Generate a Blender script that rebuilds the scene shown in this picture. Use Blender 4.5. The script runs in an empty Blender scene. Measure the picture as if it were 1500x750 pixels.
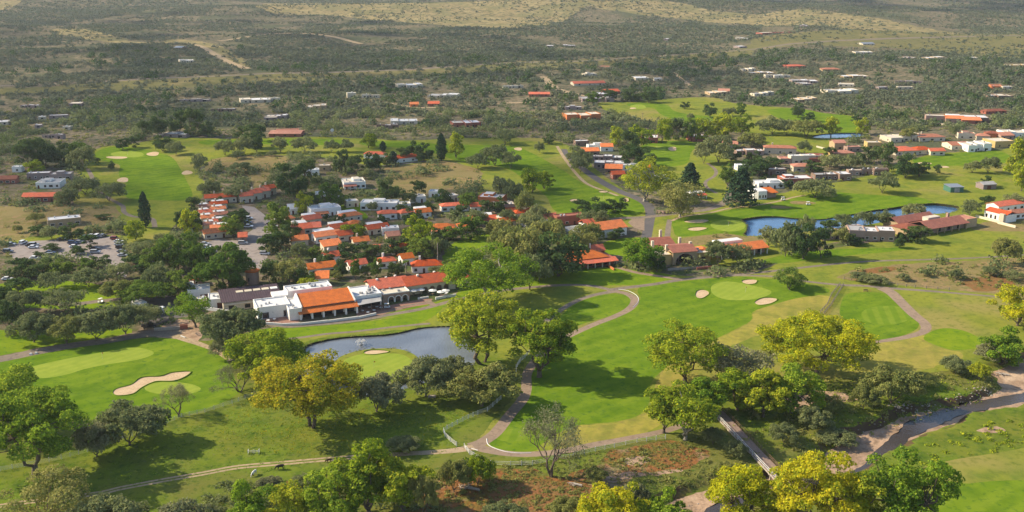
SKYS, SUNS, EXPO, HAZE = .145, 5.0, .58, .00005
import bpy, bmesh, math, random
import numpy as np
from mathutils import Vector, Matrix, noise as mnoise
from mathutils.geometry import delaunay_2d_cdt
R = math.radians
rnd = random.Random(7)
C = bpy.context.scene.collection
sc = bpy.context.scene
# ---------------------------------------------------------------- camera model
FPX, PITCH, CAMH = 1500.0, R(16.2), 130.0
cp, sp = math.cos(PITCH), math.sin(PITCH)
def G(px, py, z=0.0):
    """point of the plane at height z seen at photo pixel (px, py)"""
    a = (px - 750) / FPX; b = -(py - 375) / FPX
    d = (a, cp + b * sp, -sp + b * cp)
    t = (z - CAMH) / d[2]
    return (d[0] * t, d[1] * t)
def P(x, y, z):
    """photo pixel of a world point"""
    zc = y * cp - (z - CAMH) * sp; yc = y * sp + (z - CAMH) * cp
    return 750 + FPX * x / zc, 375 - FPX * yc / zc
def pxm(py): return cp * (py + 60.7) / CAMH      # pixels per metre on the ground at row py
def dep(py): return PITCH + math.atan((py - 375) / FPX)

# ---------------------------------------------------------------- tagging and linking
def tag(o, label=None, cat=None, group=None, kind=None):
    if label: o['label'] = label
    if cat: o['category'] = cat
    if group: o['group'] = group
    if kind: o['kind'] = kind
    return o
def empty(name, loc=(0, 0, 0), rz=0, s=None):
    o = bpy.data.objects.new(name, None); C.objects.link(o)
    o.location = loc; o.rotation_euler = (0, 0, rz)
    if s is not None: o.scale = s if hasattr(s, '__len__') else (s, s, s)
    return o
def link(name, me, parent=None, loc=None, rz=None, s=None):
    o = bpy.data.objects.new(name, me); C.objects.link(o)
    if parent: o.parent = parent
    if loc is not None: o.location = loc
    if rz is not None: o.rotation_euler = (0, 0, rz)
    if s is not None: o.scale = s if hasattr(s, '__len__') else (s, s, s)
    return o
def np_mesh(name, v, f, m=None, smooth=False):
    """v (N,3), f (M,k) arrays -> mesh, fast"""
    v = np.asarray(v, np.float32); f = np.asarray(f, np.int32)
    me = bpy.data.meshes.new(name)
    me.vertices.add(len(v)); me.vertices.foreach_set('co', v.ravel())
    k = f.shape[1]
    me.loops.add(f.size); me.loops.foreach_set('vertex_index', f.ravel())
    me.polygons.add(len(f)); me.polygons.foreach_set('loop_start', np.arange(0, f.size, k, dtype=np.int32))
    if smooth: me.polygons.foreach_set('use_smooth', np.ones(len(f), bool))
    me.update(calc_edges=True)
    if m: me.materials.append(m)
    return me
class MB:
    """collects simple shapes, builds one mesh"""
    def __init__(s): s.v = []; s.f = []
    def add(s, vs, fs):
        n = len(s.v); s.v += [tuple(p) for p in vs]; s.f += [tuple(i + n for i in f) for f in fs]; return s
    def box(s, x0, x1, y0, y1, z0, z1):
        return s.add([(x0,y0,z0),(x1,y0,z0),(x1,y1,z0),(x0,y1,z0),(x0,y0,z1),(x1,y0,z1),(x1,y1,z1),(x0,y1,z1)],
            [(0,3,2,1),(4,5,6,7),(0,1,5,4),(1,2,6,5),(2,3,7,6),(3,0,4,7)])
    def prism(s, poly, y0, y1, ax='y'):
        """poly of (a,z) extruded along y (ax='y': a is x) or along x (ax='x': a is y) or z (ax='z': (x,y))"""
        n = len(poly)
        if ax == 'y': vs = [(a, y0, z) for a, z in poly] + [(a, y1, z) for a, z in poly]
        elif ax == 'x': vs = [(y0, a, z) for a, z in poly] + [(y1, a, z) for a, z in poly]
        else: vs = [(a, b, y0) for a, b in poly] + [(a, b, y1) for a, b in poly]
        fs = [tuple(range(n)), tuple(range(2 * n - 1, n - 1, -1))] + [(i, (i + 1) % n + 0, (i + 1) % n + n, i + n)[::-1] for i in range(n)]
        return s.add(vs, fs)
    def tube(s, pts, rad, n=6, cap=True):
        pts = [Vector(p) for p in pts]; rad = rad if hasattr(rad, '__len__') else [rad] * len(pts)
        vs = []; fs = []; up = Vector((0.13, 0.21, 1)).normalized()
        for i, p in enumerate(pts):
            d = (pts[min(i + 1, len(pts) - 1)] - pts[max(i - 1, 0)]).normalized()
            a = d.cross(up)
            if a.length < .05: a = d.cross(Vector((1, 0, 0)))
            a.normalize(); b = d.cross(a)
            for k in range(n):
                t = 2 * math.pi * k / n
                vs.append(p + (a * math.cos(t) + b * math.sin(t)) * rad[i])
        for i in range(len(pts) - 1):
            for k in range(n):
                a0 = i * n + k; a1 = i * n + (k + 1) % n
                fs.append((a0, a1, a1 + n, a0 + n))
        if cap: fs.append(tuple(range(n))[::-1]); fs.append(tuple(range((len(pts) - 1) * n, len(pts) * n)))
        return s.add(vs, fs)
    def mesh(s, name, m, smooth=False):
        me = bpy.data.meshes.new(name); me.from_pydata(s.v, [], s.f)
        bm = bmesh.new(); bm.from_mesh(me); bmesh.ops.recalc_face_normals(bm, faces=bm.faces); bm.to_mesh(me); bm.free()
        if m: me.materials.append(m)
        if smooth:
            for p in me.polygons: p.use_smooth = True
        return me
    def build(s, name, m, parent=None, smooth=False, **k): return link(name, s.mesh(name, m, smooth), parent, **k)

# ---------------------------------------------------------------- materials
def nt(name):
    m = bpy.data.materials.new(name); m.use_nodes = True
    t = m.node_tree; t.nodes.clear(); return m, t, t.nodes, t.links
def N(ns, typ, **k):
    n = ns.new(typ)
    for a, b in k.items():
        if a in n.bl_rna.properties: setattr(n, a, b)
        else: n.inputs[a].default_value = b
    return n
def noise_fac(ns, ls, vec, scale, detail=4, rough=.6, lo=.4, hi=.6):
    n = N(ns, 'ShaderNodeTexNoise'); n.inputs['Scale'].default_value = scale; n.inputs['Detail'].default_value = detail; n.inputs['Roughness'].default_value = rough
    ls.new(vec, n.inputs['Vector'])
    r = N(ns, 'ShaderNodeMapRange'); r.inputs['From Min'].default_value = lo; r.inputs['From Max'].default_value = hi
    ls.new(n.outputs['Fac'], r.inputs['Value']); return r.outputs['Result']
def mixc(ns, ls, fac, a, b, blend='MIX'):
    m = N(ns, 'ShaderNodeMix'); m.data_type = 'RGBA'; m.blend_type = blend
    if isinstance(fac, (int, float)): m.inputs[0].default_value = fac
    else: ls.new(fac, m.inputs[0])
    for k, c in ((6, a), (7, b)):
        if isinstance(c, tuple): m.inputs[k].default_value = (*c[:3], 1)
        else: ls.new(c, m.inputs[k])
    return m.outputs[2]
def out_bsdf(m, t, ns, ls, col, rough=.9, bump=None, spec=.2, metal=0):
    b = N(ns, 'ShaderNodeBsdfPrincipled'); o = N(ns, 'ShaderNodeOutputMaterial')
    b.inputs['Roughness'].default_value = rough; b.inputs['Specular IOR Level'].default_value = spec; b.inputs['Metallic'].default_value = metal
    if isinstance(col, tuple): b.inputs['Base Color'].default_value = (*col[:3], 1)
    else: ls.new(col, b.inputs['Base Color'])
    if bump is not None: ls.new(bump, b.inputs['Normal'])
    ls.new(b.outputs[0], o.inputs[0]); return b
def bumpn(ns, ls, h, strength, dist):
    b = N(ns, 'ShaderNodeBump'); b.inputs['Strength'].default_value = strength; b.inputs['Distance'].default_value = dist
    ls.new(h, b.inputs['Height']); return b.outputs[0]
def ground_mat(name, layers, base, bump=(.6, .35, .25), slope=None, stripe=None):
    """layers: (scale_m, lo, hi, colour, detail) noise layers over a base colour, in world metres"""
    m, t, ns, ls = nt(name)
    g = N(ns, 'ShaderNodeNewGeometry'); col = base
    vec = g.outputs['Position']
    for i, (sm, lo, hi, c, det) in enumerate(layers):
        mp = N(ns, 'ShaderNodeMapping'); mp.inputs['Location'].default_value = (i * 37.3 + len(name) * 5, i * 11.9, 0); ls.new(vec, mp.inputs['Vector'])
        col = mixc(ns, ls, noise_fac(ns, ls, mp.outputs[0], 1.0 / sm, det, .62, lo, hi), col, c)
    if stripe:
        ang, w, amt = stripe
        mp = N(ns, 'ShaderNodeMapping'); mp.inputs['Rotation'].default_value = (0, 0, ang); ls.new(vec, mp.inputs['Vector'])
        wv = N(ns, 'ShaderNodeTexWave'); wv.inputs['Scale'].default_value = .314 / w; wv.inputs['Distortion'].default_value = .6; wv.inputs['Detail Scale'].default_value = .3
        ls.new(mp.outputs[0], wv.inputs['Vector'])
        mr = N(ns, 'ShaderNodeMapRange'); mr.inputs['From Min'].default_value = .3; mr.inputs['From Max'].default_value = .7; mr.inputs['To Min'].default_value = 0; mr.inputs['To Max'].default_value = amt
        ls.new(wv.outputs['Fac'], mr.inputs['Value'])
        col = mixc(ns, ls, mr.outputs[0], col, (.55, .75, .5), 'MULTIPLY')
    if slope:
        sx = N(ns, 'ShaderNodeSeparateXYZ'); ls.new(g.outputs['True Normal'], sx.inputs[0])
        mr = N(ns, 'ShaderNodeMapRange'); mr.inputs['From Min'].default_value = .93; mr.inputs['From Max'].default_value = .80; ls.new(sx.outputs[2], mr.inputs['Value'])
        col = mixc(ns, ls, mr.outputs[0], col, slope)
    n = N(ns, 'ShaderNodeTexNoise'); n.inputs['Scale'].default_value = 1 / bump[0]; n.inputs['Detail'].default_value = 3; ls.new(vec, n.inputs['Vector'])
    out_bsdf(m, t, ns, ls, col, .95, bumpn(ns, ls, n.outputs['Fac'], bump[1], bump[2]), .0)
    return m
M = {}
# grass family
M['meadow'] = ground_mat('meadow_grass', [(28, .42, .66, (.165, .18, .026), 3), (9, .45, .68, (.080, .128, .016), 4), (60, .5, .62, (.15, .15, .035), 3), (2.2, .52, .72, (.050, .095, .014), 3), (.8, .58, .75, (.17, .17, .06), 2)], (.135, .190, .020), slope=(.09, .06, .035))
M['rough'] = ground_mat('rough_grass', [(35, .4, .65, (.20, .215, .034), 3), (10, .45, .66, (.13, .175, .026), 4), (70, .52, .64, (.26, .225, .065), 3), (2.5, .5, .75, (.12, .15, .025), 3)], (.225, .240, .032), slope=(.1, .07, .04))
M['yellow_rough'] = ground_mat('dry_rough_grass', [(24, .4, .62, (.30, .25, .06), 3), (8, .45, .66, (.20, .20, .04), 4), (2.2, .5, .75, (.22, .19, .05), 3)], (.33, .285, .055), stripe=(.3, 5, .15))
M['fairway'] = ground_mat('fairway_grass', [(40, .4, .65, (.170, .235, .018), 3), (9, .45, .68, (.095, .165, .012), 4), (2.0, .55, .75, (.07, .14, .02), 2)], (.135, .212, .014), bump=(.5, .12, .12), stripe=(.9, 7, .3))
M['lawn'] = ground_mat('bright_lawn', [(30, .4, .65, (.20, .26, .015), 3), (8, .45, .68, (.12, .195, .012), 4), (2.0, .55, .75, (.08, .16, .02), 2)], (.160, .235, .013), bump=(.5, .12, .12), stripe=(1.3, 6, .14))
M['green'] = ground_mat('putting_green_grass', [(14, .4, .65, (.27, .32, .045), 3), (4, .45, .68, (.22, .28, .036), 3)], (.235, .30, .040), bump=(.4, .05, .05), stripe=(.7, 3.2, .18))
M['tee'] = ground_mat('tee_grass', [(14, .4, .65, (.19, .255, .03), 3), (4, .45, .68, (.15, .215, .02), 3)], (.165, .235, .018), bump=(.4, .05, .05), stripe=(.2, 4.5, .5))
M['sand'] = ground_mat('bunker_sand', [(3, .4, .65, (.50, .36, .22), 4), (.6, .5, .7, (.40, .28, .17), 3)], (.58, .43, .27), bump=(.8, .3, .2))
M['river_sand'] = ground_mat('river_sand', [(9, .45, .6, (.30, .20, .13), 5), (2.5, .5, .65, (.25, .17, .11), 4), (20, .55, .65, (.52, .38, .26), 3), (.7, .6, .7, (.18, .13, .09), 3)], (.42, .285, .19), bump=(1.0, .6, .4))
M['dry'] = ground_mat('dry_field', [(14, .42, .62, (.20, .175, .06), 4), (5, .5, .66, (.30, .20, .10), 4), (1.8, .55, .7, (.12, .12, .04), 3), (30, .5, .62, (.24, .19, .08), 3)], (.235, .175, .078), bump=(1.0, .8, .4))
M['brown'] = ground_mat('brown_scrub_ground', [(12, .42, .60, (.13, .14, .03), 4), (4, .48, .62, (.26, .11, .04), 4), (1.5, .55, .7, (.07, .05, .03), 3), (20, .55, .66, (.30, .21, .13), 4)], (.20, .10, .035), bump=(1.0, .9, .5), slope=(.08, .05, .03))
M['red_soil'] = ground_mat('red_brown_weeds', [(6, .42, .62, (.22, .13, .05), 4), (2, .5, .68, (.16, .12, .04), 3)], (.235, .11, .045), bump=(1.0, .8, .5))
M['scrub'] = ground_mat('desert_ground', [(60, .42, .6, (.15, .135, .08), 5), (18, .46, .62, (.20, .155, .10), 5), (7, .5, .6, (.060, .075, .040), 5), (3, .52, .66, (.050, .062, .034), 4), (140, .5, .62, (.09, .10, .055), 3)], (.235, .185, .12), bump=(3, .9, 1.0), slope=(.14, .09, .06))
M['village'] = ground_mat('village_ground', [(20, .45, .6, (.085, .115, .035), 4), (6, .5, .62, (.22, .165, .12), 4), (2, .55, .7, (.06, .07, .03), 3)], (.14, .115, .07), bump=(1.5, .6, .4))
M['tan'] = ground_mat('tan_grassland', [(40, .4, .62, (.27, .21, .10), 4), (12, .48, .60, (.12, .115, .055), 5), (90, .5, .6, (.20, .18, .08), 3)], (.34, .27, .13), bump=(3, .9, 1.0))
M['strip'] = ground_mat('roadside_grass', [(30, .42, .62, (.17, .155, .06), 4), (10, .5, .64, (.11, .12, .05), 5), (60, .55, .65, (.22, .18, .08), 3)], (.165, .15, .062), bump=(2, .8, .5))
M['asphalt'] = ground_mat('asphalt', [(12, .42, .62, (.14, .125, .12), 4), (2, .5, .7, (.10, .095, .095), 4), (.5, .55, .7, (.15, .14, .13), 2)], (.115, .108, .108), bump=(.5, .2, .1))
M['lot'] = ground_mat('worn_parking_asphalt', [(14, .42, .62, (.32, .27, .24), 4), (3, .5, .66, (.21, .18, .165), 4)], (.28, .245, .225), bump=(.5, .2, .1))
M['cart'] = ground_mat('cart_path_concrete', [(8, .42, .62, (.31, .225, .16), 4), (1.5, .5, .7, (.20, .15, .11), 4)], (.27, .20, .145), bump=(.5, .2, .1))
M['greypath'] = ground_mat('grey_path', [(8, .42, .62, (.25, .20, .15), 4), (1.5, .5, .7, (.15, .125, .10), 4)], (.20, .165, .13), bump=(.5, .2, .1))
M['dirt'] = ground_mat('dirt_track', [(6, .42, .62, (.36, .27, .17), 4), (1.2, .5, .66, (.25, .2, .1), 4)], (.42, .31, .2), bump=(.6, .5, .3))
M['patio'] = ground_mat('terracotta_patio', [(4, .42, .62, (.34, .19, .14), 3), (.5, .5, .6, (.26, .15, .11), 2)], (.30, .17, .13), bump=(.3, .2, .1))
def water_mat(name, col, rough=.08, wave=.12, scale=1.3):
    m, t, ns, ls = nt(name)
    g = N(ns, 'ShaderNodeNewGeometry')
    mp = N(ns, 'ShaderNodeMapping'); mp.inputs['Scale'].default_value = (1, .45, 1); ls.new(g.outputs['Position'], mp.inputs['Vector'])
    n = N(ns, 'ShaderNodeTexNoise'); n.inputs['Scale'].default_value = scale; n.inputs['Detail'].default_value = 4; ls.new(mp.outputs[0], n.inputs['Vector'])
    c = mixc(ns, ls, noise_fac(ns, ls, g.outputs['Position'], 1 / 22, 3, .5, .42, .6), col, tuple(x * .7 for x in col))
    b = out_bsdf(m, t, ns, ls, c, rough, bumpn(ns, ls, n.outputs['Fac'], wave, .3), .9)
    b.inputs['IOR'].default_value = 1.5
    return m
M['pond'] = water_mat('pond_water', (.165, .18, .195), .18, .4)
M['blue_pond'] = water_mat('blue_pond_water', (.06, .15, .30), .12, .3)
M['river'] = water_mat('river_water', (.065, .048, .038), .16, .5, 2.5)
def plain(name, col, var=.18, scale=1.2, rough=.85, bump=.2, spec=.2, metal=0, rand=0):
    m, t, ns, ls = nt(name)
    tc = N(ns, 'ShaderNodeTexCoord')
    dk = tuple(c * (1 - var) for c in col)
    c = mixc(ns, ls, noise_fac(ns, ls, tc.outputs['Object'], scale, 5, .65, .35, .65), col, dk)
    if rand:
        oi = N(ns, 'ShaderNodeObjectInfo'); hs = N(ns, 'ShaderNodeHueSaturation')
        mr = N(ns, 'ShaderNodeMapRange'); mr.inputs['To Min'].default_value = 1 - rand; mr.inputs['To Max'].default_value = 1 + rand * .6
        ls.new(oi.outputs['Random'], mr.inputs['Value']); ls.new(mr.outputs[0], hs.inputs['Value']); ls.new(c, hs.inputs['Color']); c = hs.outputs[0]
    n = N(ns, 'ShaderNodeTexNoise'); n.inputs['Scale'].default_value = scale * 4; ls.new(tc.outputs['Object'], n.inputs['Vector'])
    out_bsdf(m, t, ns, ls, c, rough, bumpn(ns, ls, n.outputs['Fac'], bump, .05), spec, metal); return m
def tile_mat(name, col, col2, pitch=.55):
    m, t, ns, ls = nt(name)
    tc = N(ns, 'ShaderNodeTexCoord')
    c = mixc(ns, ls, noise_fac(ns, ls, tc.outputs['Object'], .5, 5, .7, .36, .62), col, col2)
    c = mixc(ns, ls, noise_fac(ns, ls, tc.outputs['Object'], 3.2, 3, .7, .5, .75), c, tuple(x * .62 for x in col2))
    oi = N(ns, 'ShaderNodeObjectInfo'); hs = N(ns, 'ShaderNodeHueSaturation')
    for k_, lo_, hi_ in (('Value', .85, 1.2), ('Saturation', 1.06, .93)):
        mr = N(ns, 'ShaderNodeMapRange'); mr.inputs['To Min'].default_value = lo_; mr.inputs['To Max'].default_value = hi_; ls.new(oi.outputs['Random'], mr.inputs['Value']); ls.new(mr.outputs[0], hs.inputs[k_])
    ls.new(c, hs.inputs['Color']); c = hs.outputs[0]
    sx = N(ns, 'ShaderNodeSeparateXYZ'); ls.new(tc.outputs['Object'], sx.inputs[0])
    mu = N(ns, 'ShaderNodeMath'); mu.operation = 'MULTIPLY'; mu.inputs[1].default_value = 2 * math.pi / pitch; ls.new(sx.outputs[0], mu.inputs[0])
    sn = N(ns, 'ShaderNodeMath'); sn.operation = 'SINE'; ls.new(mu.outputs[0], sn.inputs[0])
    out_bsdf(m, t, ns, ls, c, .8, bumpn(ns, ls, sn.outputs[0], .5, .06), .25); return m
M['white'] = plain('white_stucco', (.84, .81, .74), .12)
M['cream'] = plain('cream_stucco', (.66, .57, .42), .16, rand=.16)
M['tanw'] = plain('tan_stucco', (.46, .33, .19), .18, rand=.16)
M['pink'] = plain('pink_adobe', (.40, .27, .21), .18, rand=.16)
M['brownw'] = plain('brown_adobe', (.24, .16, .12), .2, rand=.16)
M['mauve'] = plain('mauve_adobe', (.30, .23, .21), .18, rand=.16)
M['orangew'] = plain('orange_stucco', (.60, .19, .07), .16)
M['redw'] = plain('red_adobe', (.36, .12, .08), .2)
M['gold'] = plain('golden_stucco', (.55, .38, .15), .15)
M['whiteroof'] = plain('white_roof_coating', (.70, .69, .68), .26, .35)
M['greyroof'] = plain('grey_roof_membrane', (.40, .39, .38), .25, .4)
M['creamroof'] = plain('cream_roof_coating', (.66, .58, .46), .2, .4)
M['tile_orange'] = tile_mat('orange_clay_tiles', (.80, .22, .055), (.58, .16, .05))
M['tile_red'] = tile_mat('red_clay_tiles', (.68, .125, .04), (.48, .10, .045))
M['tile_pink'] = tile_mat('faded_clay_tiles', (.50, .20, .12), (.38, .15, .09))
M['tile_brown'] = tile_mat('weathered_clay_tiles', (.36, .12, .07), (.25, .085, .055))
M['purple'] = tile_mat('dark_purple_metal_roof', (.075, .045, .055), (.055, .035, .042), .9)
M['glass'] = plain('dark_window_glass', (.018, .022, .028), .3, 1, .12, 0, .6)
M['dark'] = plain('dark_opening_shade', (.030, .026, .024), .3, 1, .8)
M['bridgewood'] = plain('bridge_planks', (.34, .24, .185), .3, 2)
M['wood'] = plain('weathered_wood', (.20, .12, .075), .3, 2)
M['doorwood'] = plain('brown_door_paint', (.14, .05, .03), .3, 2)
M['paint'] = plain('white_painted_wood', (.72, .70, .66), .2, 2)
M['post'] = plain('grey_wooden_post', (.30, .25, .19), .3, 2)
M['metal'] = plain('galvanised_metal', (.42, .43, .44), .2, 2, .45, .1, .5, .6)
M['greenmetal'] = plain('green_shed_metal', (.07, .17, .12), .15, 1, .5)
M['tyre'] = plain('tyre_rubber', (.02, .02, .02), .1)
M['bark'] = plain('grey_brown_bark', (.17, .13, .095), .4, 1.5, .95, .8)
M['palebark'] = plain('pale_bark', (.40, .35, .28), .35, 1.0, .95, .8)
M['canvas'] = plain('white_canvas', (.78, .76, .72), .1, 1)
M['stone'] = plain('pale_stone', (.42, .36, .30), .3, 1.5)
M['deadwood'] = plain('bleached_dead_wood', (.48, .41, .34), .35, 2)
for nm, c in dict(carwhite=(.75, .75, .75), carsilver=(.42, .44, .46), carblack=(.025, .025, .03), carblue=(.06, .10, .20), carred=(.28, .03, .03), cargrey=(.16, .17, .19)).items():
    M[nm] = plain(nm.replace('car', '') + '_car_paint', c, .04, .5, .28, 0, .6)
def leaf_mat(name, cols, trans=.3, rand=.16, big=.22):
    """cols: main, second (leaf clumps of another colour), third (scattered leaves)"""
    m, t, ns, ls = nt(name)
    tc = N(ns, 'ShaderNodeTexCoord'); oi = N(ns, 'ShaderNodeObjectInfo')
    ad = N(ns, 'ShaderNodeVectorMath'); ad.operation = 'ADD'; ls.new(tc.outputs['Object'], ad.inputs[0])
    sc_ = N(ns, 'ShaderNodeMath'); sc_.operation = 'MULTIPLY'; sc_.inputs[1].default_value = 50; ls.new(oi.outputs['Random'], sc_.inputs[0]); ls.new(sc_.outputs[0], ad.inputs[1])
    c = mixc(ns, ls, noise_fac(ns, ls, ad.outputs[0], big, 3, .55, .42, .6), cols[0], cols[1])
    g = N(ns, 'ShaderNodeNewGeometry')
    mr = N(ns, 'ShaderNodeMapRange'); mr.inputs['From Min'].default_value = .55; ls.new(g.outputs['Random Per Island'], mr.inputs['Value'])
    c = mixc(ns, ls, mr.outputs[0], c, cols[2])
    hs = N(ns, 'ShaderNodeHueSaturation')
    m2 = N(ns, 'ShaderNodeMapRange'); m2.inputs['To Min'].default_value = 1 - rand; m2.inputs['To Max'].default_value = 1 + rand; ls.new(oi.outputs['Random'], m2.inputs['Value'])
    ls.new(m2.outputs[0], hs.inputs['Value']); 
    m3 = N(ns, 'ShaderNodeMapRange'); m3.inputs['To Min'].default_value = .5 + rand * .10; m3.inputs['To Max'].default_value = .5 - rand * .10; ls.new(oi.outputs['Random'], m3.inputs['Value'])
    ls.new(m3.outputs[0], hs.inputs['Hue']); ls.new(c, hs.inputs['Color'])
    d = N(ns, 'ShaderNodeBsdfDiffuse'); tr = N(ns, 'ShaderNodeBsdfTranslucent'); mx = N(ns, 'ShaderNodeMixShader'); mx.inputs[0].default_value = trans
    ls.new(hs.outputs[0], d.inputs[0]); ls.new(hs.outputs[0], tr.inputs[0]); ls.new(d.outputs[0], mx.inputs[1]); ls.new(tr.outputs[0], mx.inputs[2])
    o = N(ns, 'ShaderNodeOutputMaterial'); ls.new(mx.outputs[0], o.inputs[0]); return m
L = {}
L['yellow'] = leaf_mat('yellow_cottonwood_leaves', ((.52, .49, .020), (.24, .31, .024), (.68, .57, .03)), .40)
L['autumn'] = leaf_mat('autumn_cottonwood_leaves', ((.42, .39, .025), (.21, .26, .025), (.56, .41, .03)), .40)
L['yg'] = leaf_mat('yellow_green_leaves', ((.31, .38, .026), (.155, .235, .024), (.52, .51, .035)), .38)
L['lime'] = leaf_mat('bright_green_leaves', ((.22, .33, .028), (.115, .21, .024), (.38, .46, .04)), .38)
L['green'] = leaf_mat('green_leaves', ((.155, .235, .038), (.105, .175, .032), (.22, .29, .05)), .38)
L['dark'] = leaf_mat('dark_green_leaves', ((.088, .142, .040), (.066, .110, .036), (.12, .17, .05)), .32)
L['pine'] = leaf_mat('pine_needles', ((.045, .088, .042), (.036, .070, .036), (.065, .11, .045)), .15)
L['mes'] = leaf_mat('grey_green_mesquite_leaves', ((.215, .245, .092), (.165, .20, .080), (.29, .30, .13)), .36)
L['olive'] = leaf_mat('olive_leaves', ((.26, .27, .075), (.19, .22, .060), (.34, .32, .10)), .36)
L['grey'] = leaf_mat('grey_twigs_and_leaves', ((.26, .265, .125), (.205, .22, .10), (.33, .31, .16)), .3)
L['scrub'] = leaf_mat('dull_desert_brush_leaves', ((.125, .155, .085), (.16, .17, .105), (.18, .195, .12)), .28, .0, .02)
# ---------------------------------------------------------------- curves in photo pixels, dropped onto the ground
def crom(pts, closed=True, n=5):
    out = []; m = len(pts)
    for i in range(m if closed else m - 1):
        p0 = pts[(i - 1) % m] if closed or i > 0 else pts[0]
        p1 = pts[i]; p2 = pts[(i + 1) % m]
        p3 = pts[(i + 2) % m] if closed or i + 2 < m else pts[-1]
        for k in range(n):
            t = k / n
            out.append(tuple(.5 * (2 * b + (c - a) * t + (2 * a - 5 * b + 4 * c - d) * t * t + (3 * b - a - 3 * c + d) * t ** 3) for a, b, c, d in zip(p0, p1, p2, p3)))
    if not closed: out.append(tuple(pts[-1]))
    return out
def jig(poly, amp, step=None):
    """uneven natural edge: subdivide and shift each point by smooth noise"""
    out = []; n = len(poly)
    for i in range(n):
        a, b = poly[i], poly[(i + 1) % n]; d = math.dist(a, b); k = max(1, int(d / (step or amp * 2.5)))
        for j in range(k):
            x = a[0] + (b[0] - a[0]) * j / k; y = a[1] + (b[1] - a[1]) * j / k
            v = mnoise.noise_vector(Vector((x / (amp * 5), y / (amp * 5), 3.3))) + mnoise.noise_vector(Vector((x / (amp * 1.6), y / (amp * 1.6), 8.1))) * .5
            out.append((x + v[0] * amp * 1.6, y + v[1] * amp * 1.6))
    return out
def poly(pts, smooth=True, z=0, j=0, n=5):
    q = crom(pts, True, n) if smooth else pts
    w = [G(x, y, z) for x, y in q]
    return jig(w, j) if j else w
def ell(cx, cy, rx, ry, tilt=0, n=20, j=.12):
    out = []
    for i in range(n):
        t = 2 * math.pi * i / n; r = 1 + j * math.sin(2 * t + cx) + j * .6 * math.sin(3 * t + cy)
        out.append(G(cx + rx * r * math.cos(t), cy + ry * r * math.sin(t) + tilt * math.cos(t)))
    return out
def strip(pts, w, n=6, z=0):
    """centre line in px -> (outline polygon, centre line) in metres; w width in metres or list"""
    c = [G(x, y, z) for x, y in crom(pts, False, n)]
    ws = [w] * len(c) if not hasattr(w, '__len__') else list(np.interp(np.linspace(0, 1, len(c)), np.linspace(0, 1, len(w)), w))
    L_, R_ = [], []
    for i, p in enumerate(c):
        a = c[max(i - 1, 0)]; b = c[min(i + 1, len(c) - 1)]
        dx, dy = b[0] - a[0], b[1] - a[1]; l = math.hypot(dx, dy) or 1
        L_.append((p[0] - dy / l * ws[i] / 2, p[1] + dx / l * ws[i] / 2)); R_.append((p[0] + dy / l * ws[i] / 2, p[1] - dx / l * ws[i] / 2))
    return L_ + R_[::-1]
REG = []       # (name, material, polygon) low priority first
def reg(name, mat, pg, kind='structure'): REG.append((name, mat, pg))
# broad ground cover, back to front
reg('tan_hills', 'tan', poly([(380,14),(440,9),(560,12),(640,18),(740,20),(800,20),(866,22),(820,34),(790,42),(740,50),(660,42),(600,35),(480,28),(390,27)], j=14))
reg('tan_hills', 'tan', poly([(860,24),(930,18),(1000,23),(1100,28),(1180,27),(1290,34),(1345,41),(1440,50),(1560,50),(1560,60),(1330,54),(1200,48),(1100,37),(1000,31),(920,27)], j=14))
reg('tan_hills', 'tan', poly([(-30,18),(20,10),(34,14),(20,20),(-30,24)], j=12))
reg('tan_hills', 'tan', poly([(215,64),(260,60),(300,66),(330,76),(366,98),(358,102),(318,88),(285,72),(250,70),(210,72),(160,62),(110,58),(80,56),(90,51),(150,52)], j=9))
reg('dry_grassland', 'strip', poly([(1100,62),(1180,54),(1300,52),(1400,56),(1560,58),(1560,82),(1440,82),(1350,72),(1240,70),(1160,68),(1090,76)], j=9))
reg('roadside_grass', 'strip', poly([(-60,128),(60,128),(150,121),(300,112),(400,108),(530,102),(650,97),(750,91),(900,84),(1020,78),(1092,73),(1094,83),(1000,90),(900,95),(780,101),(650,108),(500,117),(380,124),(250,131),(150,133),(40,137),(-60,140)], j=4))
reg('village_ground', 'village', poly([(-80,250),(40,240),(180,300),(280,290),(420,205),(560,240),(640,245),(700,270),(860,320),(1000,300),(1110,290),(1560,330),(1560,350),(1000,400),(740,430),(640,450),(380,480),(280,500),(-80,540)], j=3))
# grass
reg('meadow', 'meadow', poly([(-90,560),(0,527),(120,505),(240,493),(300,500),(400,480),(520,470),(640,440),(700,420),(760,404),(840,394),(900,391),(960,398),(1020,404),(1110,397),(1160,380),(1220,364),(1320,349),(1400,344),(1580,334),(2400,372),(2700,900),(-1000,900),(-800,590)], False, j=.8))
reg('rough', 'rough', poly([(560,465),(640,440),(700,420),(760,404),(840,394),(900,391),(960,398),(1020,404),(1110,397),(1160,380),(1220,364),(1320,349),(1400,344),(1580,334),(1580,520),(1480,530),(1420,540),(1300,548),(1200,560),(1100,560),(1010,610),(975,640),(900,650),(820,668),(770,672),(722,664),(690,660),(740,600),(765,560),(770,530),(700,520),(640,478),(560,486),(470,496),(440,502),(432,490),(500,478)], False, j=.8))
reg('yellow_rough', 'yellow_rough', poly([(1257,504),(1320,498),(1353,490),(1367,505),(1410,516),(1400,528),(1340,542),(1280,548),(1240,545),(1230,520)], j=.8))
reg('yellow_rough', 'yellow_rough', poly([(1120,447),(1167,437),(1207,433),(1222,440),(1205,470),(1150,478),(1080,505),(1050,515),(1040,505),(1083,482),(1100,470),(1106,457)], j=.6))
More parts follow.
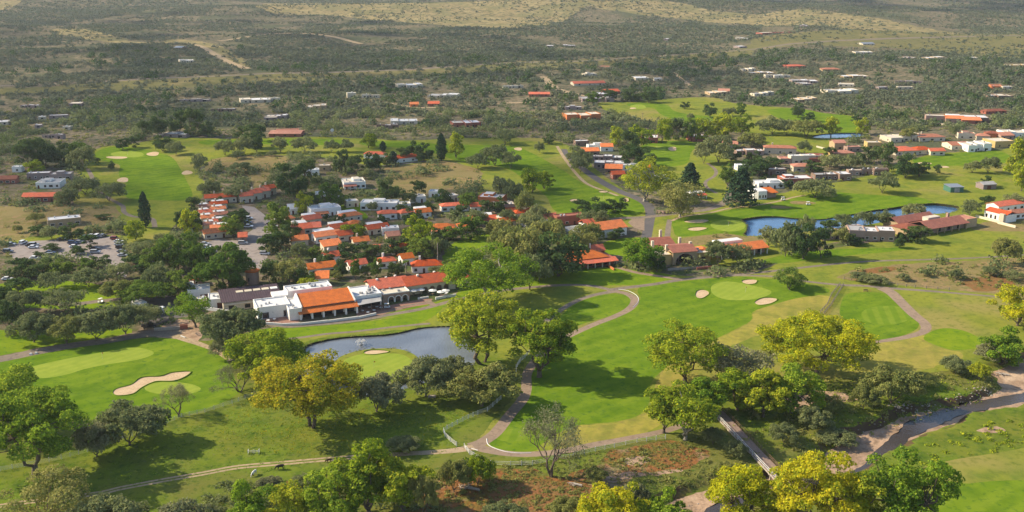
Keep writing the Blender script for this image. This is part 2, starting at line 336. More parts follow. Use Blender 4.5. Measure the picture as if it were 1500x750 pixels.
reg('yellow_rough', 'yellow_rough', poly([(960,565),(975,542),(1000,522),(1030,508),(1060,520),(1010,560),(960,600),(965,625),(900,645),(850,655),(820,660),(840,628),(900,621),(935,611),(952,594)], j=.6))
reg('rough', 'rough', poly([(116,248),(140,218),(200,210),(250,203),(330,203),(400,201),(470,200),(540,203),(600,206),(680,202),(780,203),(830,212),(852,228),(872,245),(905,272),(930,290),(946,300),(950,318),(930,332),(880,330),(820,325),(790,315),(770,300),(730,285),(700,285),(704,262),(690,246),(650,236),(610,246),(560,245),(480,232),(420,228),(360,232),(310,238),(290,250),(300,275),(285,300),(262,325),(245,345),(232,360),(212,372),(200,362),(178,330),(168,318),(110,300),(122,272)], j=1.2))
reg('rough', 'rough', poly([(874,152),(920,149),(1032,142),(1072,151),(1120,156),(1170,159),(1210,165),(1255,171),(1266,190),(1266,201),(1222,206),(1226,228),(1190,226),(1140,216),(1112,208),(1095,200),(1085,188),(1040,183),(980,180),(940,176),(900,167)], j=1.2))
reg('rough', 'rough', poly([(936,206),(980,202),(1042,204),(1064,232),(1088,238),(1082,250),(1064,262),(1068,284),(1052,294),(1030,292),(1000,284),(982,262),(955,250),(938,236),(930,220)], j=1))
reg('rough', 'rough', poly([(955,408),(948,345),(958,318),(1000,312),(1060,300),(1110,290),(1150,282),(1200,272),(1250,262),(1290,252),(1340,232),(1370,224),(1400,222),(1460,220),(1580,212),(1580,340),(1400,348),(1300,345),(1200,360),(1110,384),(1040,385),(1000,360)], j=1.2))
reg('lawn_between_cottages', 'lawn', poly([(655,364),(680,350),(722,343),(724,356),(700,364),(690,378),(684,395),(672,398),(664,385),(650,380)], j=.6))
reg('lawn_between_cottages', 'lawn', poly([(585,352),(620,345),(640,346),(630,360),(600,372),(580,366)], j=.6))
reg('lawn_between_cottages', 'lawn', poly([(500,300),(530,298),(528,306),(540,318),(526,322),(506,310)], j=.5))
reg('lawn_between_cottages', 'lawn', poly([(690,398),(760,402),(830,394),(905,392),(985,403),(960,414),(900,418),(820,416),(770,420),(700,430),(668,434),(680,410)], j=.6))
reg('lawn_between_cottages', 'lawn', poly([(868,362),(900,350),(940,348),(946,362),(930,380),(900,372),(875,376)], j=.6))
reg('lawn_by_car_park', 'lawn', poly([(-20,420),(26,412),(90,410),(150,418),(200,424),(240,418),(245,430),(210,446),(160,452),(80,452),(-20,446)], j=.8))
reg('lawn_by_car_park', 'rough', poly([(20,352),(60,344),(100,344),(160,345),(190,345),(240,335),(246,355),(215,375),(190,362),(160,346),(110,350),(50,352),(22,357)], j=.8))
reg('lawn_under_trees', 'lawn', poly([(-80,492),(60,482),(150,480),(190,480),(185,492),(107,500),(53,509),(0,520),(-80,532)], j=.6))
reg('clubhouse_lawn', 'lawn', poly([(555,463),(590,452),(640,440),(655,444),(640,452),(600,458),(570,464)], j=.2))
reg('clubhouse_lawn', 'lawn', poly([(384,484),(420,482),(500,475),(560,467),(600,458),(640,448),(646,452),(620,470),(560,482),(500,487),(440,496),(420,508),(384,505)], j=.2))
reg('patio', 'patio', poly([(384,466),(404,458),(432,458),(440,468),(436,475),(390,476)], False))
reg('patio', 'patio', poly([(522,462),(524,450),(552,446),(572,446),(600,440),(620,436),(634,436),(628,444),(590,450),(566,458),(550,464)], False))
# dry and brown ground
reg('dry_field', 'dry', poly([(310,234),(360,228),(418,228),(420,240),(400,248),(392,264),(372,276),(366,260),(346,254),(326,248),(300,250)], j=1.5))
reg('dry_field', 'dry', poly([(562,246),(600,241),(650,237),(700,248),(704,262),(692,276),(640,278),(612,290),(585,282)], j=1.5))
reg('dry_field', 'dry', poly([(-60,308),(40,302),(120,302),(166,304),(176,318),(150,330),(120,342),(70,330),(30,350),(-60,350)], j=1.5))
reg('dry_field', 'dry', poly([(1226,408),(1253,397),(1300,391),(1347,386),(1400,383),(1580,378),(1580,440),(1433,430),(1367,424),(1300,416),(1252,413)], j=1))
reg('dry_field', 'dry', poly([(1430,330),(1480,320),(1580,318),(1580,338),(1440,338)], j=.8))
reg('dry_field', 'dry', poly([(1040,345),(1060,343),(1120,350),(1110,362),(1060,358),(1000,360),(996,350)], j=.8))
reg('red_weeds', 'red_soil', poly([(1408,414),(1433,406),(1474,406),(1482,423),(1433,428)], j=1))
reg('red_weeds', 'red_soil', poly([(1262,398),(1290,393),(1312,394),(1300,401),(1270,402)], j=1))
reg('brown_bank', 'brown', poly([(630,705),(690,690),(740,690),(770,686),(820,700),(850,690),(880,672),(930,652),(990,648),(1034,655),(1022,676),(990,690),(930,700),(905,722),(880,740),(830,770),(640,800),(560,800)], j=1.6))
reg('brown_bank', 'brown', poly([(420,705),(460,695),(520,698),(540,712),(500,730),(440,722)], j=1.4))
reg('rust_weeds', 'red_soil', poly([(730,712),(780,706),(850,716),(868,724),(840,742),(770,752),(725,740)], j=1.4))
reg('bare_dirt_patch', 'river_sand', ell(933, 675, 19, 7))
reg('bare_dirt_patch', 'river_sand', poly([(862,704),(900,694),(960,690),(994,686),(990,692),(940,698),(900,706),(870,712)], j=.6))
reg('bare_dirt_patch', 'river_sand', poly([(1140,585),(1180,572),(1232,576),(1260,588),(1200,590),(1160,600)], j=.8))
reg('bare_dirt_patch', 'river_sand', poly([(1432,631),(1444,625),(1464,625),(1472,630),(1450,634)], j=.5))
reg('bare_dirt_patch', 'river_sand', poly([(268,468),(290,474),(296,490),(284,504),(262,500),(240,496),(226,488),(250,470)], j=.4))
reg('river_meadow', 'rough', poly([(1330,700),(1355,683),(1400,673),(1467,662),(1580,640),(1700,900),(1300,900)], False))
reg('fairway', 'fairway', poly([(1370,722),(1420,708),(1500,703),(1620,706),(1700,900),(1360,900)]))
# fairways
reg('fairway', 'fairway', poly([(138,228),(150,218),(174,215),(214,219),(250,229),(266,250),(274,266),(281,280),(280,288),(260,293),(220,293),(190,292),(180,280),(186,270),(176,260),(174,252),(174,240),(150,234)]))
reg('fairway', 'fairway', poly([(300,206),(380,204),(440,203),(500,204),(500,210),(440,212),(370,211),(300,212)]))
reg('fairway', 'fairway', poly([(530,207),(600,208),(656,212),(700,212),(750,214),(776,222),(800,234),(826,250),(856,270),(884,282),(920,291),(940,298),(942,312),(916,318),(860,316),(820,312),(808,304),(800,288),(772,266),(746,248),(716,241),(670,236),(640,226),(600,218),(540,214)]))
reg('fairway', 'fairway', poly([(918,152),(950,150),(978,154),(986,162),(1010,168),(1056,171),(1060,176),(1020,180),(990,176),(968,168),(956,158),(930,157)]))
reg('fairway', 'fairway', poly([(1124,163),(1168,159),(1205,165),(1249,171),(1255,194),(1230,196),(1200,189),(1160,181)]))
reg('fairway', 'fairway', poly([(944,212),(980,206),(1038,208),(1020,216),(1012,224),(1006,240),(980,244),(960,240),(948,232),(940,220)]))
reg('fairway', 'fairway', poly([(984,324),(1002,318),(1040,313),(1075,306),(1110,301),(1140,296),(1170,288),(1200,283),(1215,281),(1260,284),(1300,286),(1340,288),(1362,294),(1370,302),(1340,312),(1200,325),(1100,345),(1094,347),(1060,343),(1020,346),(992,346),(986,335)]))
reg('fairway', 'fairway', poly([(1340,232),(1380,226),(1420,222),(1466,222),(1480,232),(1460,240),(1400,242),(1360,243),(1342,240)]))
reg('fairway', 'fairway', poly([(1110,384),(1160,372),(1230,366),(1290,364),(1340,362),(1300,370),(1220,378),(1150,386)]))
reg('fairway', 'fairway', poly([(-40,540),(0,530),(53,516),(107,507),(160,501),(200,495),(230,494),(262,497),(290,505),(318,518),(334,530),(345,556),(352,572),(320,590),(290,601),(262,607),(234,618),(180,625),(60,590),(-40,570)]))
reg('fairway', 'fairway', poly([(924,448),(912,460),(880,472),(850,487),(812,505),(790,525),(776,548),(768,580),(745,612),(724,640),(717,652),(730,661),(760,666),(785,662),(800,648),(843,626),(900,619),(933,610),(950,593),(953,563),(975,540),(1000,520),(1030,505),(1050,497),(1083,480),(1100,470),(1103,457),(1127,448),(1167,437),(1207,431),(1213,424),(1173,415),(1133,409),(1087,404),(1033,407),(1000,411),(950,416),(934,424),(938,438)]))
reg('fairway', 'fairway', poly([(1238,433),(1260,429),(1297,431),(1318,444),(1345,470),(1338,484),(1300,496),(1257,501),(1236,470),(1230,455)]))
reg('fairway', 'fairway', poly([(905,431),(925,434),(928,444),(906,458),(860,472),(820,486),(806,482),(824,460),(850,442),(880,433)]))
reg('tee_box', 'lawn', poly([(1353,493),(1377,481),(1410,484),(1437,497),(1437,507),(1400,512),(1367,503)]))
reg('tee_box', 'tee', ell(1299, 461, 40, 13, j=.04))
reg('tee_box', 'tee', ell(750, 640, 22, 10.5))
reg('tee_box', 'green', ell(935, 156, 13, 3))
# greens
reg('putting_green', 'green', poly([(43,538),(93,525),(160,513),(197,508),(219,512),(224,518),(200,526),(160,532),(125,539),(99,547),(67,553),(48,550)]))
reg('putting_green', 'green', ell(252, 566, 40, 9.5, j=.05))
reg('putting_green', 'green', ell(187, 225, 26, 4, j=.06))
reg('putting_green', 'green', ell(882, 292, 17, 4))
reg('putting_green', 'green', ell(962, 217, 13, 3.4))
reg('putting_green', 'green', ell(1067, 331, 27, 8.5, j=.05))
reg('putting_green', 'green', poly([(1043,417),(1067,411),(1100,417),(1130,427),(1110,437),(1070,439),(1046,431)]))
reg('pond_water_a', 'pond', poly([(440,545),(444,525),(446,512),(455,503),(500,494),(560,490),(587,486),(613,480),(650,477),(676,480),(694,500),(697,525),(684,545),(640,556),(590,572),(540,580),(500,582),(465,576),(446,562)]))
reg('island', 'rough', poly([(484,540),(494,527),(503,521),(527,514),(560,511),(588,513),(610,523),(618,540),(602,556),(562,564),(520,564),(494,556)]))
reg('putting_green', 'green', poly([(497,540),(505,528),(527,520),(560,519),(586,520),(602,528),(606,540),(594,551),(560,557),(522,557),(503,551)]))
reg('pond_water_b', 'blue_pond', poly([(1086,322),(1102,318),(1121,316),(1143,316),(1162,318),(1183,319),(1206,319),(1224,316),(1256,311),(1280,307),(1300,305),(1327,301),(1346,299),(1368,298),(1388,300),(1404,303),(1403,308),(1396,311),(1383,313),(1356,315),(1320,320),(1295,324),(1250,331),(1180,338),(1130,345),(1104,346),(1089,345),(1094,336),(1092,328)]))
reg('pond_water_c', 'blue_pond', poly([(1190,199),(1205,196),(1230,194.5),(1262,195),(1264,199),(1240,201),(1222,202),(1196,202)]))
# bunkers
for e in [(171,229.5,14,1.9),(224,224.5,10,2.6),(274,252,8.5,2.8),(180,263,9,3.4),(759,218,6.5,1.9),(842,295,8,2.4),(884,281.6,8,1.7),(916,294,6.5,2.8),(985,218,7,2.8),(1021,325,18,2.8),(1021,336.4,14,2.8),(927,158.5,5,1),(1353,239,11,1.6),(1382,244,9,1.3),(1028,429.5,11,6),(1098,412,13,3.3),(550,517,19,3.3)]:
    reg('sand_bunker', 'sand', ell(*e))
reg('sand_bunker', 'sand', poly([(1105,443),(1112,438),(1122,436),(1136,437),(1138,440),(1128,445),(1112,447)]))
reg('sand_bunker', 'sand', poly([(165,573),(171,567),(192,561),(203,553),(214,550),(235,549),(251,544),(275,542),(279,544),(269,551),(253,556),(227,557),(208,565),(195,574),(173,577)]))
reg('mud_patch', 'dry', ell(1175, 296.4, 19, 2.5)); reg('mud_patch', 'dry', ell(1143, 302.5, 16, 2))
# paths and roads
reg('highway', 'greypath', strip([(-60,128),(0,125.5),(120,120.5),(220,117),(400,109),(530,102.5),(640,97.5),(740,92.5),(820,90),(930,84),(1080,74.5),(1160,67),(1300,60),(1560,57)], 11))
reg('dirt_road', 'dirt', strip([(285,72),(318,86),(362,102)], 12))
reg('dirt_road', 'dirt', strip([(320,64),(400,58),(480,60),(530,66)], 9))
reg('dirt_road', 'dirt', strip([(796,110),(806,120),(820,130),(850,139),(870,146)], 9))
reg('dirt_road', 'dirt', strip([(985,106),(1000,118),(1012,128)], 6))
reg('dirt_road', 'dirt', strip([(560,150),(620,158),(700,152),(780,150)], 5))
reg('cart_path', 'greypath', strip([(-60,425),(26,430),(60,440),(100,446),(150,441),(190,438),(230,440)], 4))
reg('road', 'asphalt', poly([(228,434),(250,431),(262,440),(276,462),(246,470),(226,478),(205,470),(200,455),(215,444)], False))
reg('car_park', 'lot', poly([(8,366),(14,357),(50,352),(104,350),(140,349),(166,347),(176,352),(178,366),(178,378),(190,396),(184,408),(160,402),(150,390),(112,378),(46,381),(20,378)], False))
reg('car_park', 'lot', poly([(354,300),(372,302),(386,312),(398,324),(400,338),(392,352),(388,362),(392,376),(388,392),(372,398),(362,396),(358,382),(352,370),(330,368),(300,376),(296,358),(316,350),(345,352),(356,345),(370,335),(368,320),(358,308)], False))
reg('road', 'asphalt', strip([(826,218),(832,228),(846,240),(864,254),(882,266),(900,277),(914,284),(932,291),(948,300),(953,312),(951,326),(948,342),(944,360),(942,385)], [4,4,5,5.5,6,6,6,6,6,5.5,5,5,5,4.5]))
reg('road', 'greypath', strip([(895,322),(915,320),(940,319),(968,316),(1000,311),(1030,308),(1052,301),(1064,293),(1070,281)], 4.5))
reg('parking_bay', 'cart', poly([(926,321),(944,320),(944,338),(928,333),(920,326)], False))
reg('road', 'asphalt', strip([(560,243),(600,239),(644,234)], 4))
reg('road', 'asphalt', strip([(1068,250),(1085,242),(1110,234)], 5))
reg('cart_path', 'greypath', strip([(981,322),(979,334),(977,352),(974,372)], [2.6,2.8,3]))
reg('cart_path', 'dirt', strip([(984,324),(1000,318),(1040,311.5),(1070,304),(1109,299.5),(1143,293.5),(1161,289),(1180,286)], 1.8))
reg('cart_path', 'greypath', strip([(1036,240),(1048,250),(1047,258),(1034,266),(1036,274),(1050,282)], 2.2))
reg('cart_path', 'dirt', strip([(816,214),(832,238),(846,256),(862,270),(890,282),(905,288)], 2.2))
reg('cart_path', 'greypath', strip([(128,246),(134,258),(140,272),(150,286),(170,297),(180,303),(182,311),(194,317),(214,319),(224,322),(227,334)], 2.6))
reg('cart_path', 'greypath', strip([(-60,534),(0,525),(53,514),(107,504),(160,497),(200,489.5),(230,487),(262,489)], [6,6,6,6,6,6,7,9]))
reg('dirt_track', 'dirt', strip([(256,491),(275,498),(296,505),(318,514),(338,527)], [4,3,2.2,2]))
reg('cart_path', 'greypath', strip([(384,474),(420,479),(460,476),(500,472),(540,466),(575,459),(613,452),(640,445),(667,438),(709,429),(740,424),(770,421),(827,417.5),(868,419),(904,427)], [2.4,3,3,3,2.8]))
reg('cart_path', 'greypath', strip([(420,497),(445,494),(480,489),(510,486.5),(540,483),(580,478),(630,473)], 1.8))
reg('cart_path', 'greypath', strip([(522,463),(545,460),(566,456),(590,448),(610,444),(630,441)], 1.3))
reg('cart_path', 'greypath', strip([(904,426),(880,430),(862,434.5),(840,443),(818,456),(800,470),(780,490)], [3,2.6,2.6,2.6]))
reg('cart_path', 'cart', strip([(890,425),(905,427),(921,431),(930,440),(922,452),(901,463),(867,476),(830,493),(802,510),(784,528),(772,548),(771,570),(765,587),(748,608),(726,636),(706,650),(690,656)], [3,3.2,3.4,3.4,3.2,3,3,3,3,3.2,3.2,3.4,3.6,3.6,3.8,4,4.4]))
reg('cart_path', 'cart', strip([(690,652),(705,659),(722,663),(745,667),(775,668),(820,664),(870,653),(920,643),(975,631),(1010,618),(1045,604)], [4,3.6,3,3,2.6,2.6,2.6]))
reg('cart_path', 'dirt', strip([(694,657),(670,661),(647,663),(600,665),(560,667)], [3.6,2.8,2.4,2]))
reg('cart_path', 'greypath', strip([(890,425),(925,420),(960,415),(1000,408),(1067,402),(1133,397),(1187,392),(1267,385),(1367,380),(1467,375),(1580,368)], [3.6,3,3,2.6,2.4,2.2,2,2]))
reg('cart_path', 'greypath', strip([(1060,402.5),(1087,402.5),(1133,405),(1180,413),(1230,418.5),(1267,420),(1300,423),(1367,428),(1467,437),(1580,446)], [1.6,1.8,2,2.2,2.6,2.8,2.6,1.8,1.6]))
reg('cart_path', 'cart', strip([(1292,423),(1306,430),(1320,443),(1338,460),(1355,474),(1354,484),(1334,491),(1300,497),(1250,503)], [6,5,4.6,4.4,4,3.4,3,2.6,2.4]))
reg('stepping_path', 'cart', strip([(905,391),(930,398),(955,402),(985,406),(1000,408)], [3,3,2.6]))
reg('walkway', 'cart', strip([(625,438),(632,443),(640,446)], 2.6))
# two wheel ruts of the ranch track
trk = [(-60,752),(0,743),(40,737),(136,725),(180,715),(240,703),(300,692),(347,683),(413,677),(500,670),(560,667),(600,665)]
for dy in (-1.9, 1.9):
    reg('ranch_track', 'dirt', strip([(x, y + dy) for x, y in trk], .85))
# river, two metres below the grass
RZ = -2.0
BED = [poly([(1780,455),(1650,480),(1560,505),(1500,526),(1480,532),(1455,546),(1462,560),(1467,570),(1427,587),(1393,597),(1360,603),(1333,608),(1300,622),(1260,635),(1235,645),(1213,662),(1190,684),(1130,700),(1080,708),(1044,716),(1005,728),(960,748),(930,800),(960,830),(1010,790),(1030,765),(1080,745),(1140,735),(1200,718),(1240,696),(1275,680),(1320,656),(1353,634),(1393,624),(1412,611),(1443,604),(1500,592),(1600,572),(1800,545)], z=RZ, j=.9)]
reg('river_bed', 'river_sand', BED[0])
RIVER = poly([(1790,505),(1680,530),(1580,556),(1500,575),(1473,580),(1433,587),(1400,595),(1367,604),(1343,613),(1328,619),(1316,630),(1300,645),(1280,662),(1260,684),(1200,704),(1130,722),(1070,730),(1030,750),(990,780),(950,860),(975,870),(1020,790),(1050,752),(1090,742),(1150,728),(1210,712),(1262,690),(1290,675),(1322,655),(1334,642),(1360,630),(1386,618),(1417,605),(1450,599),(1500,589),(1600,566),(1690,545),(1800,520)], z=RZ, j=.5)
reg('river_water', 'river', RIVER)
PONDS = {'pond_water_a', 'pond_water_b', 'pond_water_c'}

def inside(px, py, pg):
    a = np.asarray(pg); x1, y1 = a[:, 0], a[:, 1]; x2, y2 = np.roll(x1, -1), np.roll(y1, -1)
    w = np.zeros(px.shape, int)
    for i in range(len(a)):
        if y1[i] == y2[i]: continue
        lo, hi = min(y1[i], y2[i]), max(y1[i], y2[i])
        m = (py >= lo) & (py < hi)
        if not m.any(): continue
        xi = x1[i] + (py[m] - y1[i]) * (x2[i] - x1[i]) / (y2[i] - y1[i])
        w[m] += np.where(px[m] < xi, 1 if y2[i] > y1[i] else -1, 0)
    return w != 0
def pdist(x, y, pg):
    a = np.asarray(pg); d = np.full(x.shape, 1e9)
    for i in range(len(a)):
        ax, ay = a[i]; bx, by = a[(i + 1) % len(a)]
        l2 = (bx - ax) ** 2 + (by - ay) ** 2 + 1e-9
        t = np.clip(((x - ax) * (bx - ax) + (y - ay) * (by - ay)) / l2, 0, 1)
        d = np.minimum(d, np.hypot(x - ax - t * (bx - ax), y - ay - t * (by - ay)))
    return d
BUMPS = [(330,2560,620,170,30),(-420,2500,520,170,20),(-1150,1900,420,150,16),(-620,1480,260,110,9),(150,1900,500,120,10),(900,2300,500,160,14),(-1500,2900,700,300,40),(1500,3300,900,300,30),(-200,3500,900,300,30),(-300,1750,300,90,8),(600,1750,350,80,6)]
BB = np.asarray(BED[0]); bx0, by0 = BB.min(0) - 8; bx1, by1 = BB.max(0) + 8
def hgt(x, y):
    x = np.atleast_1d(np.asarray(x, float)); y = np.atleast_1d(np.asarray(y, float))
    z = .35 * np.sin(x / 47 + 1.1) * np.sin(y / 39 + .4) + .22 * np.sin(x / 23 + y / 31) + .16 * np.sin(x / 15 - y / 19 + 2)
    far = np.clip((y - 900) / 700, 0, 1)
    z = z + far * (3.2 * np.sin(x / 170 + y / 260) * np.sin(y / 150 - x / 400) + 1.8 * np.sin(x / 71 + 2 * np.sin(y / 200)) + 1.2 * np.sin(y / 48 + x / 90))
    for cx, cy, sx, sy, a in BUMPS: z = z + a * np.exp(-((x - cx) / sx) ** 2 - ((y - cy) / sy) ** 2)
    m = (x > bx0) & (x < bx1) & (y > by0) & (y < by1)
    if m.any():
        d = pdist(x[m], y[m], BED[0]); ins = inside(x[m], y[m], BED[0])
        wdt = 3.0 + 1.2 * np.sin(x[m] / 6) + .8 * np.sin(y[m] / 3.1 + x[m] / 9)
        s = np.clip(d / wdt, 0, 1); s = s * s * (3 - 2 * s)
        zb = RZ + .12 * np.sin(x[m] / 4) * np.sin(y[m] / 3) + .1 * np.sin(x[m] / 1.9 + y[m] / 2.3) + .25 * np.clip(d / 6, 0, 1) * np.where(ins, np.sin(x[m] / 9 + y[m] / 7), 0)
        z[m] = np.where(ins, zb, RZ * (1 - s) + z[m] * s)
    return z
def H1(x, y): return float(hgt(x, y)[0])
def gp(px, py):
    x, y = G(px, py); return (x, y, H1(x, y))

# ---------------------------------------------------------------- one triangulation, split into the separate surfaces
def build_ground():
    pts, edges = [], []
    for _, _, pg in REG:
        n0 = len(pts); pts += [Vector(p) for p in pg]
        edges += [(n0 + i, n0 + (i + 1) % len(pg)) for i in range(len(pg))]
    g = random.Random(3)
    def grid(x0, x1, y0, y1, st, f=lambda x, y: True):
        ny = int((y1 - y0) / st); nx = int((x1 - x0) / st)
        for j in range(ny):
            for i in range(nx):
                x = x0 + (i + .5 * (j % 2) + g.uniform(-.15, .15)) * st; y = y0 + (j + g.uniform(-.15, .15)) * st
                if f(x, y): pts.append(Vector((x, y)))
    grid(-260, 260, 180, 420, 5)
    grid(-420, 420, 420, 820, 9)
    grid(-1000, 1000, 820, 1500, 20)
    grid(-2200, 2200, 1500, 3600, 34)
    grid(-6000, 6000, 3600, 9000, 300)
    grid(-9000, 9000, 9000, 16000, 900)
    near = lambda x, y: True
    xs = np.arange(bx0, bx1, 1.5); ys = np.arange(max(by0, 195), by1, 1.5)
    X, Y = np.meshgrid(xs, ys); X = X.ravel(); Y = Y.ravel()
    d = pdist(X, Y, BED[0]); ins = inside(X, Y, BED[0])
    k = (d < 6) & (~ins | (d < 2) | ins)
    for x, y in zip(X[k], Y[k]): pts.append(Vector((x + g.uniform(-.2, .2), y + g.uniform(-.2, .2))))
    for p in [(-9000, -300), (9000, -300), (-9000, 16500), (9000, 16500), (-500, 0), (500, 0), (0, 0), (-500, 150), (500, 150), (-3000, 0), (3000, 0), (-3000, 800), (3000, 800), (-1200, 400), (1200, 400), (0, -200), (0, 120)]: pts.append(Vector(p))
    vs, es, fs, *_ = delaunay_2d_cdt(pts, edges, [], 0, 1e-3, False)
    V = np.array([(v[0], v[1]) for v in vs]); F = np.array([f for f in fs if len(f) == 3])
    c = V[F].mean(1); lab = np.full(len(F), -1)
    for i, (_, _, pg) in enumerate(REG):
        a = np.asarray(pg); lo = a.min(0); hi = a.max(0)
        m = np.where((c[:, 0] > lo[0]) & (c[:, 0] < hi[0]) & (c[:, 1] > lo[1]) & (c[:, 1] < hi[1]))[0]
        if len(m) == 0: continue
        ii = inside(c[m, 0], c[m, 1], pg); lab[m[ii]] = i
    Z = hgt(V[:, 0], V[:, 1])
    def emit(name, sel, mat, flat=None, kind='structure'):
        f = F[sel]; u, inv = np.unique(f, return_inverse=True); inv = inv.reshape(f.shape)
        v = np.column_stack([V[u], Z[u] if flat is None else np.full(len(u), flat)])
        me = np_mesh(name, v, inv, M[mat], True); return tag(link(name, me), kind=kind)
    emit('ground', lab == -1, 'scrub')
    for i, (nm, mt, pg) in enumerate(REG):
        sel = lab == i
        if not sel.any(): continue
        if nm in PONDS or nm == 'river_water':
            w = F[sel]; zs = Z[np.unique(w)]
            lvl = (zs.min() - .45) if nm in PONDS else None
            if lvl is None:
                emit('river_water', sel, mt, RZ + .03)
            else:
                emit('pond', sel, mt, lvl)
                # bank: a skirt from the shore down below the water
                e = np.concatenate([w[:, [0, 1]], w[:, [1, 2]], w[:, [2, 0]]]); key = {}
                for a, b in e:
                    k2 = (min(a, b), max(a, b)); key[k2] = key.get(k2, 0) + 1
                bd = [k2 for k2, n in key.items() if n == 1]
                vv = []; ff = []
                for a, b in bd:
                    n = len(vv)
                    vv += [(*V[a], Z[a]), (*V[b], Z[b]), (*V[b], lvl - .4), (*V[a], lvl - .4)]; ff.append((n, n + 1, n + 2, n + 3))
                tag(link('pond_bank', np_mesh('pond_bank', vv, ff, M['bank'])), kind='structure')
        else:
            emit({'island': 'island', 'brown_bank': 'river_terrace'}.get(nm, nm), sel, mt)
    return c, lab
M['bank'] = ground_mat('dark_wet_bank', [(2, .45, .62, (.05, .06, .02), 3)], (.045, .04, .025))  # dark earth colour that also carries the bank's shadow and reflection
CEN, LAB = build_ground()
NOGO = [i for i, r in enumerate(REG) if r[0] not in ('tan_hills', 'dry_grassland', 'roadside_grass', 'village_ground', 'dry_field', 'meadow', 'brown_bank')]
# ---------------------------------------------------------------- buildings
BOX = []     # pixel boxes of buildings: (x0, x1, ytop, ybase) to keep planting clear of them
_u = MB().box(-.5, .5, -.5, .5, 0, 1)
UB = {}
def ubox(mk):
    if mk not in UB: UB[mk] = _u.mesh('block', M[mk])
    return UB[mk]
def part_box(name, mk, parent, x0, x1, y0, y1, z0, z1):
    return link(name, ubox(mk), parent, loc=((x0 + x1) / 2, (y0 + y1) / 2, z0), s=(x1 - x0, y1 - y0, z1 - z0))
def window(parent, x, y, z, w, h, side='f', fr='white', detail=True, name='window'):
    """side f: faces -y at plane y;  l: faces -x at plane x"""
    t = .08
    if not detail:
        if side == 'f': return part_box(name, 'glass', parent, x - w / 2, x + w / 2, y - .04, y + .05, z, z + h)
        return part_box(name, 'glass', parent, x - .04, x + .05, y - w / 2, y + w / 2, z, z + h)
    m = MB()
    if side == 'f': f = lambda a, b, c, d, p: m.box(x + a, x + b, y - p, y + .03, z + c, z + d)
    else: f = lambda a, b, c, d, p: m.box(x - p, x + .03, y + a, y + b, z + c, z + d)
    f(-w / 2 - t, -w / 2 + .03, -t, h + t, .07); f(w / 2 - .03, w / 2 + t, -t, h + t, .07); f(-w / 2 + .03, w / 2 - .03, -t, .03, .07); f(-w / 2 + .03, w / 2 - .03, h - .03, h + t, .07)
    o = m.build(name, M[fr], parent); p = MB()
    m = p; f(-w / 2 + .03, w / 2 - .03, .03, h - .03, .02); p.build('pane', M['glass'], o); return o
def gable(x0, x1, y0, y1, z, rise, ov=.5, th=.16, ridge=.5):
    ym = y0 + (y1 - y0) * ridge; k0 = rise / (ym - y0); k1 = rise / (y1 - ym)
    pl = [(y0 - ov, z - ov * k0), (ym, z + rise), (y1 + ov, z - ov * k1), (y1 + ov, z - ov * k1 + th), (ym, z + rise + th), (y0 - ov, z - ov * k0 + th)]
    return MB().prism(pl, x0 - ov, x1 + ov, 'x')
def shed(x0, x1, y0, y1, z0, z1, ov=.3, th=.16):
    k = (z1 - z0) / (y1 - y0)
    return MB().prism([(y0 - ov, z0 - ov * k), (y1, z1), (y1, z1 + th), (y0 - ov, z0 - ov * k + th)], x0 - ov, x1 + ov, 'x')
def hip(x0, x1, y0, y1, z, rise, ov=.5, th=.14):
    a, b, c, d = x0 - ov, x1 + ov, y0 - ov, y1 + ov; r = min(b - a, d - c) / 2 * .98
    if b - a >= d - c: p, q = (a + r, (c + d) / 2), (b - r, (c + d) / 2)
    else: p, q = ((a + b) / 2, c + r), ((a + b) / 2, d - r)
    zt = z + rise; ze = z - .1
    v = [(a, c, ze), (b, c, ze), (b, d, ze), (a, d, ze), (a, c, ze + th), (b, c, ze + th), (b, d, ze + th), (a, d, ze + th), (*p, zt), (*q, zt)]
    if b - a >= d - c: top = [(4, 5, 9, 8), (6, 7, 8, 9), (5, 6, 9), (7, 4, 8)]
    else: top = [(4, 5, 8), (6, 7, 9), (5, 6, 9, 8), (7, 4, 8, 9)]
    return MB().add(v, [(3, 2, 1, 0), (0, 1, 5, 4), (1, 2, 6, 5), (2, 3, 7, 6), (3, 0, 4, 7)] + top)
def wallbox(parent, mk, x0, x1, y0, y1, h, gab=None, z0=-1.0, name='wall'):
    m = MB()
    if gab: m.prism([(y0, z0), (y1, z0), (y1, h), (y0 + (y1 - y0) * gab[1], h + gab[0]), (y0, h)], x0, x1, 'x')
    else: m.box(x0, x1, y0, y1, z0, h)
    return m.build(name, M[mk], parent)
def flatroof(parent, wk, rk, x0, x1, y0, y1, h, par=.5, units=0, g=rnd):
    m = MB(); t = .28
    m.box(x0, x1, y0, y0 + t, h, h + par).box(x0, x1, y1 - t, y1, h, h + par).box(x0, x0 + t, y0 + t, y1 - t, h, h + par).box(x1 - t, x1, y0 + t, y1 - t, h, h + par)
    m.build('parapet', M[wk], parent)
    r = part_box('roof', rk, parent, x0 + t, x1 - t, y0 + t, y1 - t, h - .1, h + .08)
    for i in range(units):
        a = g.uniform(x0 + 1, x1 - 1.4); b = g.uniform(y0 + 1, y1 - 1.4); s = g.uniform(.5, 1.1)
        part_box('roof_vent' if s < .8 else 'cooling_unit', g.choice(['metal', 'whiteroof', 'greyroof']), parent, a, a + s, b, b + s, h + .08, h + .08 + g.uniform(.5, 1.0))
    return r
def frame(L_, R_, dz=0):
    a = G(*L_); b = G(*R_); W = math.dist(a, b)
    return (a[0], a[1], min(H1(*a), H1(*b)) + dz), math.atan2(b[1] - a[1], b[0] - a[0]), W
